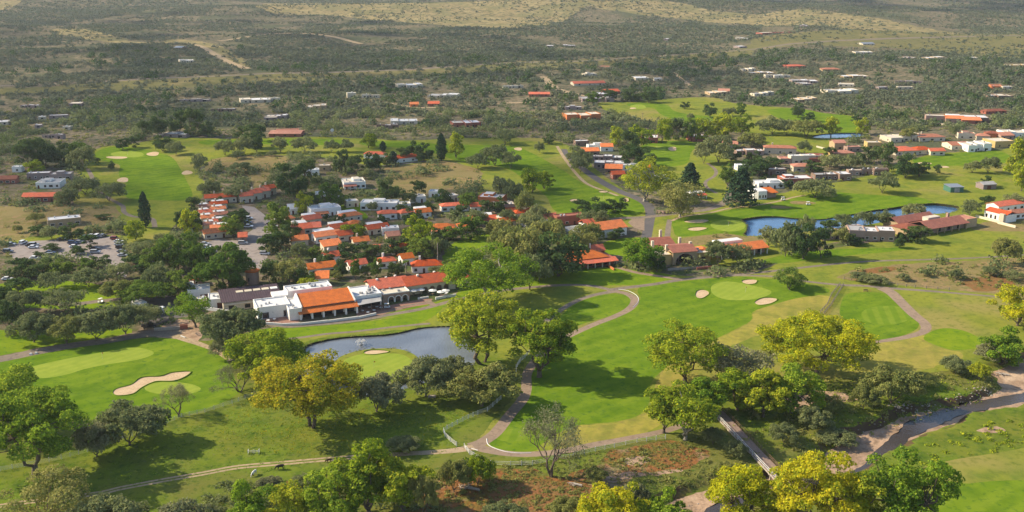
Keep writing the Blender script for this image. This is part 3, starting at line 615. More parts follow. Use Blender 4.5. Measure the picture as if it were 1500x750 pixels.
WN = dict(white='white', cream='cream', tanw='tan', pink='pinkish adobe', brownw='brown adobe', mauve='mauve-grey adobe', orangew='bright orange', redw='red adobe', gold='golden-yellow')
RN = dict(whiteroof='white flat', greyroof='grey flat', creamroof='cream flat', tile_orange='orange tiled', tile_red='red tiled', tile_pink='faded pink tiled', tile_brown='brown tiled', purple='purple metal', metal='grey metal')
HS = []
def house(x0, x1, yt, yb, roof, wk, rk, h=3.2, slope=0, D=None, acc=None, rise=1.5, porch=0, ch=0, label=None, name=None, yaw=None, grp=None):
    g = random.Random(int(x0 * 7 + yb * 13))
    if slope == 0 and 290 < yb < 408: slope = (x1 - x0) * g.choice([.06, .1, .14])
    elif slope == 0: slope = (x1 - x0) * g.choice([-.03, 0, .02, .04])
    s = pxm(yb); e = dep(yb); hh = h + (rise * .75 if roof in ('gable', 'hip') else .4)
    if D is None: D = max(5.5, min(17, ((yb - yt) / s - hh * math.cos(e)) / math.sin(e)))
    loc, rz, W = frame((x0, yb - slope * 0), (x1, yb - slope))
    o = empty(name or 'house', loc, rz)
    BOX.append((x0, x1, yt, yb)); detail = yb > 255; seg = [(-9, 1e9, 0)]
    if roof == 'flat' and W > 16 and not detail or roof == 'flat' and W > 20:      # staggered blocks
        c1 = W * g.uniform(.28, .42); c2 = W * g.uniform(.62, .75); ys = [g.choice([0, 1.8, 3.2]) for _ in range(3)]; ys[g.randrange(3)] = 0; seg = [(-9, c1, ys[0]), (c1, c2, ys[1]), (c2, 1e9, ys[2])]
        for q, (a, b) in enumerate(((0, c1), (c1 + .02, c2 - .02), (c2, W))):
            hq = h + (g.choice([-.5, 0, .7]) if q != 1 else .1); wallbox(o, wk, a, b, ys[q], D - g.choice([0, 1.5]), hq); flatroof(o, wk, rk if q else g.choice([rk, 'greyroof', 'creamroof']), a, b, ys[q], D - 1.6, hq, .35, 2 if detail else 1, g)
        for a in (c1 - 1.5, c2 + 1.0): part_box('porch_opening_shade', 'dark', o, a, a + 1.2, -.03 + ys[0 if a < c1 else 2], .1 + ys[0 if a < c1 else 2], 0, 2.1)  # dark panels painted as porch shade on the solid wall
    elif roof == 'flat':
        wallbox(o, wk, 0, W, 0, D, h); flatroof(o, wk, rk, 0, W, 0, D, h, .4, (3 if detail else 1) if W > 6 else 1, g)
        if W > 12 and g.random() < .65:      # a taller room on the roof line
            a = g.uniform(.1, .5) * W; b = a + W * g.uniform(.25, .4)
            m = MB().box(a, b, D * .3, D * .85, h + .09, h + 1.3).build('raised_room', M[wk], o); part_box('roof', rk, o, a + .2, b - .2, D * .3 + .2, D * .85 - .2, h + 1.3, h + 1.38)
        if acc:
            a = 0 if g.random() < .5 else W * .45; b = a + W * .55
            shed(a, b, -2.4, 0, 2.2, 2.9).build('porch_roof', M[acc], o)
            for k in range(3): part_box('post', wk, o, a + .1 + k * (b - a - .4) / 2, a + .35 + k * (b - a - .4) / 2, -2.3, -2.05, -1, 2.15)
    elif roof in ('gable', 'hip', 'shed'):
        if roof == 'gable': wallbox(o, wk, 0, W, 0, D, h, (rise - .02, .5)); gable(0, W, 0, D, h, rise).build('roof', M[rk], o)
        elif roof == 'hip': wallbox(o, wk, 0, W, 0, D, h); hip(0, W, 0, D, h, rise).build('roof', M[rk], o)
        else: 
            MB().prism([(0, -1), (D, -1), (D, h + rise), (0, h)], 0, W, 'x').build('wall', M[wk], o); shed(0, W, 0, D + .3, h + .02, h + rise * (D + .3) / D + .02).build('roof', M[rk], o)
        if acc:      # white parapet box behind the tiles
            m = MB().box(W * .12, W * .88, D * .62, D + 2.5, -1, h + rise * .9).build('rear_wing', M[acc], o)
            part_box('rear_roof', 'whiteroof', o, W * .12 + .25, W * .88 - .25, D * .62 + .25, D + 2.25, h + rise * .9, h + rise * .9 + .08)
        if porch:
            shed(0, W, -porch, 0, h - .9, h - .25).build('porch_roof', M[rk], o)
            n = max(3, int(W / 4))
            for k in range(n): part_box('post', wk, o, k * (W - .35) / (n - 1), k * (W - .35) / (n - 1) + .35, -porch + .1, -porch + .45, -1, h - .9)
    for k in range(ch):
        cx = W * (.25 + .5 * k) + g.uniform(-.5, .5); part_box('chimney', wk, o, cx, cx + .8, D * .55, D * .55 + .8, h, h + (rise if roof != 'flat' else 0) + 1.5)
    n = max(1, min(7 if detail else 3, int(W / (3.2 if detail else 5)))); dk = g.randrange(n)
    for k in range(n):
        x = (k + .5) * W / n + g.uniform(-.2, .2); yf = next(q[2] for q in seg if q[0] <= x < q[1])
        if k == dk and detail:
            dr = MB().box(x - .5, x + .5, yf - .05, yf + .03, 0, 2.05).build('door', M['doorwood'], o); MB().box(x + .32, x + .38, yf - .1, yf - .05, .95, 1.05).build('handle', M['metal'], dr)
        else: window(o, x, yf, .9 if detail else .8, g.choice([1.1, 1.5, 1.9]), 1.15, 'f', 'white' if wk != 'white' else 'brownw', detail)
    for k in range(max(1, int(D / 6)) if detail else 1): window(o, 0, seg[0][2] + (k + .5) * (D - seg[0][2] - 2) / max(1, int(D / 6)) + .5, .9, 1.2, 1.1, 'l', 'white' if wk != 'white' else 'brownw', detail)
    HS.append((o, (x0 + x1) / 2, yb, x1 - x0, roof, wk, rk, acc, label, grp))
    return o

far = [ # x0,x1,yt,yb, roof, wall, roofmat, kwargs
(264,285,87,93,'flat','cream','whiteroof',{}),(256,267,75,80,'gable','brownw','metal',{}),(30,57,152,158,'flat','mauve','whiteroof',{}),(101,120,150,157,'flat','pink','creamroof',{}),
(72,100,169,174,'flat','white','whiteroof',{}),(56,67,171,176,'flat','white','whiteroof',{}),(51,62,182,188,'flat','mauve','whiteroof',{}),(263,308,144,150,'flat','pink','creamroof',dict(slope=1)),
(353,397,144,152,'flat','white','whiteroof',dict(slope=2)),(308,345,157,163,'flat','brownw','whiteroof',{}),(225,270,191,203,'flat','white','whiteroof',dict(acc='tile_red')),(387,406,170,177,'flat','white','creamroof',{}),
(-8,12,176,184,'flat','white','whiteroof',{}),(92,103,184,190,'flat','white','greyroof',{}),(60,92,198,203,'flat','white','whiteroof',{}),
(584,620,118,129,'flat','white','whiteroof',{}),(509,522,136,144,'flat','white','whiteroof',dict(h=4.5)),(530,556,139,144,'flat','white','greyroof',{}),(626,668,132,143,'flat','white','whiteroof',{}),(737,767,124,128,'flat','white','whiteroof',{}),
(380,407,143,148,'flat','white','whiteroof',{}),(450,478,152,161,'flat','tanw','creamroof',{}),(601,613,151,157,'gable','orangew','tile_orange',{}),(627,643,148,156,'gable','redw','tile_red',{}),
(388,420,167,175,'flat','pink','whiteroof',{}),(572,612,172,183,'flat','white','whiteroof',dict(acc='tile_red')),(665,705,175,188,'flat','redw','whiteroof',dict(acc='tile_red',h=3.6)),(406,438,187,198,'gable','redw','tile_pink',{}),
(551,583,181,188,'flat','brownw','whiteroof',{}),(394,440,187,200,'gable','redw','tile_pink',dict(rise=1)),(841,887,115,124,'gable','white','tile_red',dict(slope=1)),(775,805,135,142,'gable','redw','tile_red',{}),(889,908,129,137,'gable','redw','tile_red',{}),
(853,900,140,150,'flat','mauve','greyroof',dict(slope=1)),(869,900,133,141,'flat','brownw','whiteroof',{}),(828,852,155,161,'flat','white','whiteroof',{}),(832,881,163,177,'flat','orangew','creamroof',dict(h=4,slope=2)),(931,951,111,118,'flat','white','whiteroof',{}),
(958,970,114,119,'flat','white','whiteroof',{}),(1088,1107,99,104,'flat','white','whiteroof',{}),(1100,1135,104,110,'flat','cream','whiteroof',dict(slope=1)),(1123,1160,109,114,'flat','white','whiteroof',dict(slope=1)),(1040,1068,129,139,'flat','cream','creamroof',{}),
(1052,1068,128,136,'gable','tanw','tile_pink',{}),(1105,1135,135,141,'flat','white','whiteroof',{}),(857,874,106,111,'flat','white','greyroof',{}),(877,892,96,101,'flat','tanw','tile_pink',{}),(825,843,63,68,'flat','white','whiteroof',{}),(801,811,67,71,'flat','white','whiteroof',{}),
(1076,1094,57,61,'flat','white','whiteroof',{}),(1083,1094,66,70,'flat','white','whiteroof',{}),(972,978,54,59,'flat','white','whiteroof',{}),(1155,1181,91,100,'hip','redw','tile_red',{}),(1205,1231,98,104,'hip','tanw','tile_pink',{}),
(1237,1273,107,114,'flat','cream','whiteroof',{}),(1161,1199,114,122,'flat','white','whiteroof',{}),(1176,1190,120,127,'flat','white','greyroof',{}),(1228,1251,121,127,'flat','white','creamroof',{}),(1215,1259,130,139,'flat','cream','whiteroof',{}),(1168,1198,141,150,'flat','cream','creamroof',{}),
(1287,1300,127,132,'flat','white','whiteroof',{}),(1315,1337,126,131,'flat','white','creamroof',{}),(1311,1351,116,121,'flat','white','greyroof',{}),(1253,1279,76,81,'flat','white','whiteroof',{}),(1264,1281,62,67,'gable','white','metal',{}),
(1323,1342,84,91,'flat','white','greyroof',{}),(1351,1386,84,90,'flat','cream','whiteroof',{}),(1423,1432,82,86,'flat','white','whiteroof',{}),(1471,1512,92,101,'flat','gold','creamroof',{}),(1452,1468,122,129,'flat','orangew','tile_pink',{}),(1469,1483,125,130,'flat','white','whiteroof',{}),
(1452,1485,136,144,'flat','pink','creamroof',{}),(1444,1474,160,168,'hip','redw','tile_brown',{}),(1116,1161,46,57,'flat','redw','tile_brown',{}),(1170,1181,44,49,'flat','white','whiteroof',{})]
mid = [
(40,74,252,264,'flat','mauve','whiteroof',dict(h=3.8)),(74,105,252,265,'flat','mauve','greyroof',dict(h=3.4)),(53,88,262,277,'flat','white','greyroof',{}),(-20,24,258,270,'gable','redw','tile_brown',{}),(33,91,279,297,'gable','redw','tile_red',dict(rise=1.4,slope=1,D=8)),(71,120,320,334,'flat','tanw','whiteroof',dict(slope=5,h=3.6,D=8)),
(18,32,246,252,'flat','white','whiteroof',{}),(442,468,247,258,'flat','white','whiteroof',dict(slope=1)),(466,484,243,251,'flat','tanw','creamroof',{}),(504,536,261,278,'flat','white','creamroof',dict(h=3.8,slope=2,acc='tile_brown')),(528,581,291,308,'flat','white','whiteroof',dict(h=4,slope=-1)),
(456,500,299,318,'flat','white','whiteroof',dict(h=4.2,acc='tile_orange')),(423,437,298,313,'gable','white','whiteroof',dict(rise=2)),(533,563,222,232,'hip','white','tile_red',{}),(572,612,224,240,'gable','white','tile_red',dict(slope=4,ch=1,D=8)),(468,500,283,292,'flat','white','whiteroof',{}),
(447,471,314,330,'gable','cream','tile_red',dict(rise=1.6,acc='white')),(499,531,313,327,'hip','cream','tile_orange',dict(acc='white')),(555,582,308,323,'hip','white','tile_red',dict(rise=1.4)),(430,458,325,345,'gable','cream','tile_red',dict(acc='cream')),(434,446,337,352,'gable','cream','tile_orange',{}),
(428,452,343,362,'gable','cream','tile_orange',dict(D=6)),(458,470,322,342,'gable','cream','tile_red',{}),(463,500,338,357,'gable','white','tile_orange',dict(acc='white',h=3.4)),(475,502,356,370,'shed','cream','tile_orange',dict(h=3)),(540,570,330,345,'gable','cream','tile_red',dict(acc='white')),
(568,586,341,355,'gable','tanw','tile_pink',{}),(560,585,332,345,'flat','white','whiteroof',{}),(453,493,384,405,'gable','white','tile_orange',dict(slope=5,D=7,ch=1,rise=1.6)),(462,482,405,420,'shed','white','tile_orange',{}),(513,538,383,399,'gable','white','tile_red',dict(rise=1.5)),(556,580,378,394,'hip','white','tile_red',dict(ch=1)),
(700,736,281,299,'flat','orangew','whiteroof',dict(h=4,slope=-2)),(727,755,295,313,'flat','mauve','creamroof',dict(h=4.4,acc='tile_red')),(647,687,299,311,'hip','white','tile_red',dict(rise=1.3)),(632,666,326,344,'hip','white','tile_orange',dict(porch=2.5,rise=1.6,slope=1)),(688,727,317,332,'gable','brownw','tile_red',dict(acc='white',rise=1.5,D=8,slope=1)),
(777,796,308,322,'hip','redw','tile_red',dict(rise=3,D=7)),(771,803,320,334,'shed','white','tile_orange',dict(D=6)),(816,856,314,332,'flat','redw','tile_brown',dict(h=4.6)),(602,624,287,298,'flat','white','greyroof',{}),(628,641,282,289,'flat','white','whiteroof',{}),(604,648,381,400,'hip','white','tile_red',dict(rise=2,ch=1,slope=2)),
(843,863,208,214,'flat','brownw','whiteroof',{}),(862,890,212,220,'flat','white','whiteroof',{}),(853,878,221,228,'shed','brownw','tile_orange',{}),(880,898,216,222,'shed','white','tile_orange',{}),(866,911,224,236,'flat','mauve','whiteroof',dict(slope=-1)),(870,914,232,245,'flat','mauve','whiteroof',dict(slope=-1)),(894,939,238,248,'flat','white','whiteroof',dict(slope=-1)),
(886,911,243,253,'shed','brownw','tile_orange',dict(rise=1.8)),(898,915,249,262,'gable','redw','tile_red',{}),(938,951,243,251,'gable','white','tile_orange',{}),(957,973,253,265,'flat','white','whiteroof',dict(slope=-2)),(1012,1032,283,291,'flat','white','whiteroof',dict(acc='tile_red')),(928,963,197,209,'flat','redw','whiteroof',{}),(1014,1038,196,207,'flat','redw','whiteroof',{}),
(1046,1080,204,216,'gable','stone','tile_pink',{}),(1080,1119,217,228,'flat','pink','whiteroof',dict(acc='tile_orange')),(1080,1101,243,251,'flat','white','whiteroof',{}),(1125,1152,247,257,'flat','brownw','greyroof',{}),(1197,1247,252,266,'flat','brownw','whiteroof',dict(acc='tile_red',slope=1)),(1243,1302,247,257,'flat','pink','whiteroof',{}),
(1147,1190,257,272,'flat','redw','whiteroof',dict(h=3.6,slope=1)),(1111,1149,263,277,'flat','white','whiteroof',dict(slope=1)),(1119,1166,211,225,'hip','cream','tile_pink',dict(h=4.2,ch=1)),(1158,1208,225,240,'flat','cream','whiteroof',dict(h=5,slope=1)),(1143,1160,228,240,'flat','pink','tile_pink',{}),(1186,1210,227,240,'shed','redw','tile_brown',dict(h=3.6)),(1162,1195,238,252,'hip','cream','tile_pink',dict(h=3.4)),
(1222,1251,219,232,'hip','gold','tile_pink',{}),(1222,1238,204,220,'gable','tanw','tile_pink',dict(h=5)),(1241,1262,214,223,'flat','pink','tile_pink',{}),(1270,1291,206,218,'flat','gold','creamroof',dict(h=4.2)),(1280,1302,247,257,'flat','brownw','whiteroof',{}),
(1356,1385,166,177,'flat','pink','creamroof',dict(h=4.6,slope=-1)),(1385,1412,167,179,'gable','pink','tile_orange',dict(acc='white',h=3.4,slope=-1)),(1409,1437,167,181,'gable','redw','tile_orange',dict(acc='white',h=3.0)),(1432,1448,168,180,'flat','brownw','whiteroof',dict(h=4)),(1305,1356,194,209,'flat','cream','creamroof',dict(slope=2)),(1347,1384,195,208,'hip','cream','tile_pink',dict(ch=1)),
(1312,1346,212,228,'hip','cream','tile_red',dict(ch=1,rise=1.8)),(1341,1366,211,226,'hip','cream','tile_red',dict(rise=1.8,slope=1,D=9)),(1363,1384,212,227,'gable','cream','tile_red',dict(rise=1.4,D=7)),(1394,1420,205,219,'gable','cream','tile_pink',dict(h=3.2)),(1418,1454,206,222,'flat','white','creamroof',dict(h=4.4,slope=1)),(1403,1428,193,204,'flat','cream','tile_pink',dict(h=4)),(1430,1450,195,206,'hip','cream','tile_pink',dict(h=3.4)),
(1444,1466,191,203,'hip','orangew','tile_brown',dict(h=3.8)),(1466,1485,192,205,'gable','pink','tile_pink',{}),(1470,1520,190,201,'flat','white','creamroof',{}),(1457,1484,202,217,'flat','gold','creamroof',dict(h=4.4)),(1210,1268,335,354,'flat','pink','whiteroof',dict(h=3.8,acc='tile_orange')),(1243,1311,329,353,'flat','pink','whiteroof',dict(h=4.4,slope=-3,acc='tile_red')),
(1462,1530,297,312,'gable','white','tile_red',dict(h=3.6,D=8)),(1480,1530,308,322,'hip','white','tile_pink',{})]
mid += [(512,531,328,338,'hip','cream','tile_orange',{}),(486,511,333,344,'gable','white','tile_red',dict(acc='white')),(519,541,351,363,'gable','cream','tile_orange',dict(ch=1)),(574,600,361,373,'hip','white','tile_red',{}),(588,606,312,322,'hip','cream','tile_red',{}),(610,632,312,321,'gable','white','tile_orange',dict(acc='white')),
(541,557,364,375,'gable','cream','tile_red',{}),(590,606,376,389,'gable','white','tile_orange',{}),(756,774,312,322,'hip','cream','tile_red',{}),(478,498,374,386,'gable','white','tile_red',dict(ch=1)),(497,517,344,354,'gable','cream','tile_red',{}),(672,690,331,342,'hip','white','tile_orange',{}),(735,756,324,335,'gable','cream','tile_orange',dict(acc='cream')),(796,816,318,329,'gable','cream','tile_red',{}),
(406,424,312,322,'gable','white','tile_red',{}),(420,432,320,328,'hip','cream','tile_orange',{}),(508,526,296,304,'flat','cream','whiteroof',{}),(586,602,300,309,'flat','white','creamroof',{}),(655,672,288,297,'flat','cream','whiteroof',{}),(690,704,302,311,'gable','white','tile_red',{})]
for a in far:
    k = dict(a[7]); k.setdefault('h', 2.5); wk = {'white': 'cream', 'cream': 'tanw', 'pink': 'mauve'}.get(a[5], a[5]) if (int(a[0]) % 3) else {'white': 'mauve', 'pink': 'brownw'}.get(a[5], a[5])
    house(*a[:5], wk, a[6], **k)
for a in mid: house(*a[:7], **a[7])
# the stepped rows of tiled cottages beside the central car park
rows = [(294,310,301,311),(294,311,309,319),(296,314,317,327),(300,318,326,337),(309,333,297,306),(311,331,304,314),(312,334,312,322),(308,336,321,332),(309,339,331,341)]
house(301,347,286,298,'gable','cream','tile_red',h=3.4,slope=3,D=7,ch=2,rise=1.3); 
for i, (a, b, c, d) in enumerate(rows): house(a, b, c, d, 'gable', 'cream', ['tile_pink', 'tile_red', 'tile_orange'][i % 3], h=2.9, slope=2, D=4.6, ch=1, rise=.9, acc='cream')
house(300,344,337,351,'gable','cream','tile_orange',h=3.2,slope=6,D=6,rise=1.3)
for i, (a, b, c, d) in enumerate([(353,371,285,297),(368,384,282,293),(381,396,279,290),(392,405,277,286)]): house(a, b, c, d, 'gable', 'cream', 'tile_red', h=4, slope=2, D=7, ch=1, rise=1.3)
house(350,362,344,356,'gable','pink','tile_red',h=3)

# labels: what it looks like, and its place in its band counted from the left
def ordw(i): return ['leftmost', 'second from left', 'third from left', 'fourth from left', 'fifth from left'][i] if i < 5 else '%dth from left' % (i + 1)
SH = dict(flat='flat-roofed', gable='gable-roofed', hip='hip-roofed', shed='lean-to roofed')
def band(y): return 'in the far desert' if y < 100 else 'in distant brush' if y < 165 else 'beyond the village' if y < 235 else 'near golf holes' if y < 300 else 'inside the village' if y < 362 else 'behind the clubhouse'
keyed = {}
for r in HS: keyed.setdefault((WN.get(r[5], 'stone'), RN[r[6]], band(r[2])), []).append(r)
for (w_, rf, bd), l in keyed.items():
    l.sort(key=lambda r: r[1])
    for i, r in enumerate(l):
        o = r[0]; tail = '' if len(l) == 1 else ', %s' % ordw(i)
        tag(o, '%s house with %s roof %s%s' % (w_, rf, bd, tail), 'house', r[9] or ('tiled village houses' if 'tile' in r[6] else 'flat-roofed adobe houses'))

# ---------------------------------------------------------------- the clubhouse group
def arch_wall(parent, mk, x0, x1, y, th, h, arches, name='wall', z0=-1):
    """front wall with arched openings: arches = (centre, half width, springing height)"""
    m = MB(); xs = sorted(arches); cur = x0
    for cx, r, zs in xs:
        m.box(cur, cx - r, y, y + th, z0, h)
        n = 10; tp = [(cx - r, h)] + [(cx - r * math.cos(math.pi * k / n), zs + r * math.sin(math.pi * k / n)) for k in range(n + 1)] + [(cx + r, h)]
        for k in range(n):      # wedges between arch and wall top
            a0 = tp[k + 1]; a1 = tp[k + 2]
            m.prism([(a0[0], a0[1]), (a1[0], a1[1]), (a1[0], h), (a0[0], h)], y, y + th, 'y')
        cur = cx + r
    m.box(cur, x1, y, y + th, z0, h)
    return m.build(name, M[mk], parent)
# white hall with the orange roof
loc, rz, W = frame((438.8, 470.5), (526, 458.3)); BOX.append((376, 600, 416, 474))
o = tag(empty('clubhouse', loc, rz), 'white clubhouse with big orange tiled roof and columned porch above the pond', 'clubhouse')
wallbox(o, 'white', 1.6, W - .6, 3, 15, 3.9)
shed(.2, W - .2, 0, 3.0, 2.75, 3.75).build('porch_roof', M['tile_orange'], o)
gable(1.9, W - .9, 2.7, 15.2, 4.25, 2.6, ov=.0, ridge=.72).build('roof', M['tile_orange'], o)
for xx in (1.4, W - .9): MB().prism([(2.6, -1), (15.4, -1), (15.4, 4.6), (11.8, 7.35), (2.6, 4.7)], xx, xx + .5, 'x').build('gable_wall', M['white'], o)
for k in range(6): part_box('column', 'white', o, .3 + k * (W - 1.3) / 5, 1.0 + k * (W - 1.3) / 5, .1, .75, -1, 2.75)
for k in range(5): window(o, 3.2 + k * (W - 6) / 4, 3, .1, 3.2, 2.4, 'f', 'brownw')
wallbox(o, 'white', -3.4, 1.38, 1.2, 14, 4.4, name='side_wall'); flatroof(o, 'white', 'whiteroof', -3.4, 1.38, 1.2, 14, 4.4, .5, 3)
wallbox(o, 'white', -.5, 17, 16.5, 24, 6.4, name='rear_wall'); flatroof(o, 'white', 'whiteroof', -.5, 17, 16.5, 24, 6.4, .5, 9)
wallbox(o, 'white', W + .1, W + 11, 6.2, 18, 4.4, name='kitchen_wall'); flatroof(o, 'white', 'whiteroof', W + .1, W + 11, 6.2, 18, 4.4, .4, 14)
MB().prism([(W + .2, 6.1), (W + 10.4, 6.1), (W + 9.2, .6), (W - .2, -.6)], 3.3, 3.42, 'z').build('shade_canopy', M['greyroof'], o)
MB().prism([(6.05, 0), (6.15, 0), (6.15, 3.3), (6.05, 3.3)], W + .4, W + 10.2, 'x').build('canopy_interior_shade', M['dark'], o)  # dark sheet put in for the shaded interior behind the canopy
for k in range(3): part_box('post', 'brownw', o, W + .8 + k * 4, W + 1.0 + k * 4, -.1, .1, -1, 3.3)
# white flat block left of it
loc, rz, W2 = frame((378, 470), (426.5, 464))
o = tag(empty('flat_white_annex', loc, rz), 'white flat-roofed annex joining the left end of the orange-roofed clubhouse', 'building')
wallbox(o, 'white', 0, W2, 0, 10.5, 4.3); flatroof(o, 'white', 'whiteroof', 0, W2, 0, 10.5, 4.3, .5, 5)
for k, wd in ((.24, 2.3), (.86, 1.9)): window(o, W2 * k, 0, .2, wd, 2.3, 'f', 'greyroof')
part_box('rear_block', 'white', o, W2 * .62, W2 + 4, 10.55, 17, -1, 4.9); part_box('roof', 'whiteroof', o, W2 * .62 + .25, W2 + 3.7, 10.8, 16.7, 4.9, 4.97)
part_box('wall_lamp', 'metal', o, W2 * .45, W2 * .45 + .2, -.2, 0, 2.2, 2.5)
# purple-roofed ballroom
loc, rz, W3 = frame((328, 458), (412, 448)); BOX.append((280, 414, 414, 460))
o = tag(empty('banquet_hall', loc, rz), 'long hall with dark purple roof and five skylights left of the clubhouse', 'hall')
wallbox(o, 'cream', 0, W3, 0, 15, 3.6, (.75, .5))
gable(0, W3, 0, 15, 3.7, 1.3, ov=.6, ridge=.82).build('roof', M['purple'], o)
MB().box(0, W3, -.9, -.65, 2.75, 3.15).build('fascia', M['creamroof'], o)
for k in range(5):
    x = W3 * .27 + k * 3.3; z = 3.7 + 1.3 * 8 / 12.3 + .16
    MB().prism([(7.1, z - .1), (9.0, z + .11), (9.0, z + .3), (7.1, z + .12)], x, x + 2.7, 'x').build('skylight', M['white' if k == 4 else 'cream'], o)
for k in range(4): window(o, 3 + k * 6, 0, .6, 2, 1.5, 'f', 'brownw')
MB().box(W3 * .55, W3 * .72, -2.2, 0, -1, 2.6).build('entrance_block', M['redw'], o)
for (a, b, h, D, wk, lb) in [((276,442),(309,439),4.2,7,'white','white service block with brown door, second from the left end'),((306,454),(329,452),3.6,8,'white','low white flat-roofed storeroom with a brown double door beside the purple-roofed hall'),((290,452),(304,450.5),3.0,4,'cream','small cream pump room in the walled service yard'),((268,432),(286,430),3,6,'white','white flat block behind the service yard, below the red tiled hut')]:
    loc, rz, W4 = frame(a, b); BOX.append((a[0], b[0], a[1] - 20, a[1]))
    o = tag(empty('service_building', loc, rz), lb, 'outbuilding'); wallbox(o, wk, 0, W4, 0, D, h); flatroof(o, wk, 'whiteroof', 0, W4, 0, D, h, .35, 3)
    d_ = MB().box(W4 * .55, W4 * .88, -.06, .02, 0, 2.3).build('door', M['doorwood'], o)
loc, rz, W4 = frame((280, 421), (297, 419)); o = tag(empty('tiled_hut', loc, rz), 'small red tiled hut above the service yard', 'hut'); wallbox(o, 'pink', 0, W4, 0, 5, 2.8); hip(0, W4, 0, 5, 2.8, 1).build('roof', M['tile_red'], o); window(o, W4 / 2, 0, .9, 1, 1, 'f', 'white')
# round tower
loc, rz, W4 = frame((358, 419), (376, 419)); BOX.append((356, 376, 396, 419))
o = tag(empty('water_tower', loc, 0), 'round pink tower with orange tiled cap behind the purple-roofed hall', 'tower')
MB().tube([(2.8, 3, -1), (2.8, 3, 5.4)], 2.7, 20).build('wall', M['pink'], o); MB().tube([(2.8, 3, 5.3), (2.8, 3, 5.6), (2.8, 3, 6.6)], [3.2, 3.15, .15], 20).build('roof', M['tile_orange'], o)
window(o, 2.2, .42, 1.5, .9, 1.4, 'f', 'brownw')
# arcaded block
loc, rz, W5 = frame((561.5, 443.5), (600.5, 438.2))
o = tag(empty('arcade_building', loc, rz), 'flat-roofed block with three arches between canopy and umbrella terrace', 'building')
xs = [W5 * .30, W5 * .56, W5 * .82]
arch_wall(o, 'pink', 0, W5, 0, .5, 3.6, [(x, 1.05, 1.4) for x in xs])
MB().box(.5, W5 - .5, 3, 9, -1, 3.6).build('inner_wall', M['pink'], o); MB().box(0, .5, .5, 9, -1, 3.6).build('side_wall', M['white'], o); MB().box(W5 - .5, W5, .5, 9, -1, 3.6).build('side_wall', M['white'], o)
part_box('ceiling', 'pink', o, .5, W5 - .5, .5, 3, 3.3, 3.6)
for x in xs:      # white arch trim, proud of the wall
    m = MB(); n = 12
    for k in range(n):
        a0, a1 = math.pi * k / n, math.pi * (k + 1) / n
        m.prism([(x - 1.07 * math.cos(a0), 1.4 + 1.07 * math.sin(a0)), (x - 1.07 * math.cos(a1), 1.4 + 1.07 * math.sin(a1)), (x - 1.4 * math.cos(a1), 1.4 + 1.4 * math.sin(a1)), (x - 1.4 * math.cos(a0), 1.4 + 1.4 * math.sin(a0))], -.07, 0, 'y')
    m.box(x - 1.4, x - 1.07, -.07, 0, 0, 1.4).box(x + 1.07, x + 1.4, -.07, 0, 0, 1.4).build('arch_trim', M['white'], o)
flatroof(o, 'white', 'creamroof', 0, W5, 0, 9, 3.6, .4, 6)
shed(-3.6, -.4, .5, 9, 3.2, 4.6).build('tiled_link_roof', M['tile_orange'], o); MB().box(-3.4, -.6, 1, 8.5, -1, 3.2).build('link_wall', M['white'], o)
# long red roofs behind
for (a, b, seg) in [((545, 437), (598, 430.5), 0), ((597, 431.5), (692, 417.5), 1)]:
    loc, rz, W6 = frame(a, b); BOX.append((a[0], b[0], a[1] - 32, a[1]))
    o = tag(empty('long_hall', loc, rz), ['left wing with red tiled roof behind the arcaded block' , 'long red-tiled wing with arched arcade behind the white umbrellas'][seg], 'building')
    o['group'] = 'red tiled clubhouse wings'
    if seg: arch_wall(o, 'cream', 0, W6, 0, .5, 4.0, [(7.6 + k * 3.1, 1.15, 1.5) for k in range(4)] + [(22 + k * 3.1, 1.0, 1.5) for k in range(2)]); MB().box(0, W6, 2.5, 10, -1, 4.0).build('inner_wall', M['pink'], o)
    else: wallbox(o, 'cream', 0, W6, 0, 10, 4.2)
    gable(0, W6, 0, 10, 4.15 + .15 * (1 - seg), 2.3, ov=.6).build('roof', M['tile_red'], o)
    for k in range(3): part_box('chimney' if k == 2 else 'roof_vent', 'white', o, W6 * (.2 + .27 * k), W6 * (.2 + .27 * k) + .8, 4.0 + k, 4.8 + k, 5.2, 6.9)
# red porch building right of the big trees
loc, rz, W7 = frame((839, 396.5), (905, 389)); BOX.append((838, 910, 370, 396))
o = tag(empty('restaurant_building', loc, rz), 'red-roofed building with long columned porch beside the bright lawn', 'building')
wallbox(o, 'redw', .5, W7 - .5, 3.2, 14, 3.3); shed(0, W7, 0, 3.4, 2.5, 3.4).build('porch_roof', M['tile_red'], o)
hip(-.3, W7 * .86, 3.3, 14.5, 3.75, 2.4, ov=.3).build('roof', M['tile_orange'], o); gable(W7 * .5, W7 - .5, 12, 18, 4.2, 2.0, ov=.3).build('rear_roof', M['tile_red'], o); wallbox(o, 'redw', W7 * .5 + .3, W7 - .8, 12, 18, 4.1, name='rear_wall')
for k in range(7): part_box('column', 'cream', o, .2 + k * (W7 - .8) / 6, .65 + k * (W7 - .8) / 6, .15, .6, -1, 2.5)
for k in range(5): window(o, 2.5 + k * 3.6, 3.2, .4, 2, 1.9, 'f', 'brownw')
part_box('chimney', 'white', o, W7 * .60, W7 * .60 + .5, 11, 11.5, 4, 8.2)
MB().box(W7 * .78, W7 * .78 + .5, -5.5, 0, -1, .9).build('garden_wall', M['orangew'], o)
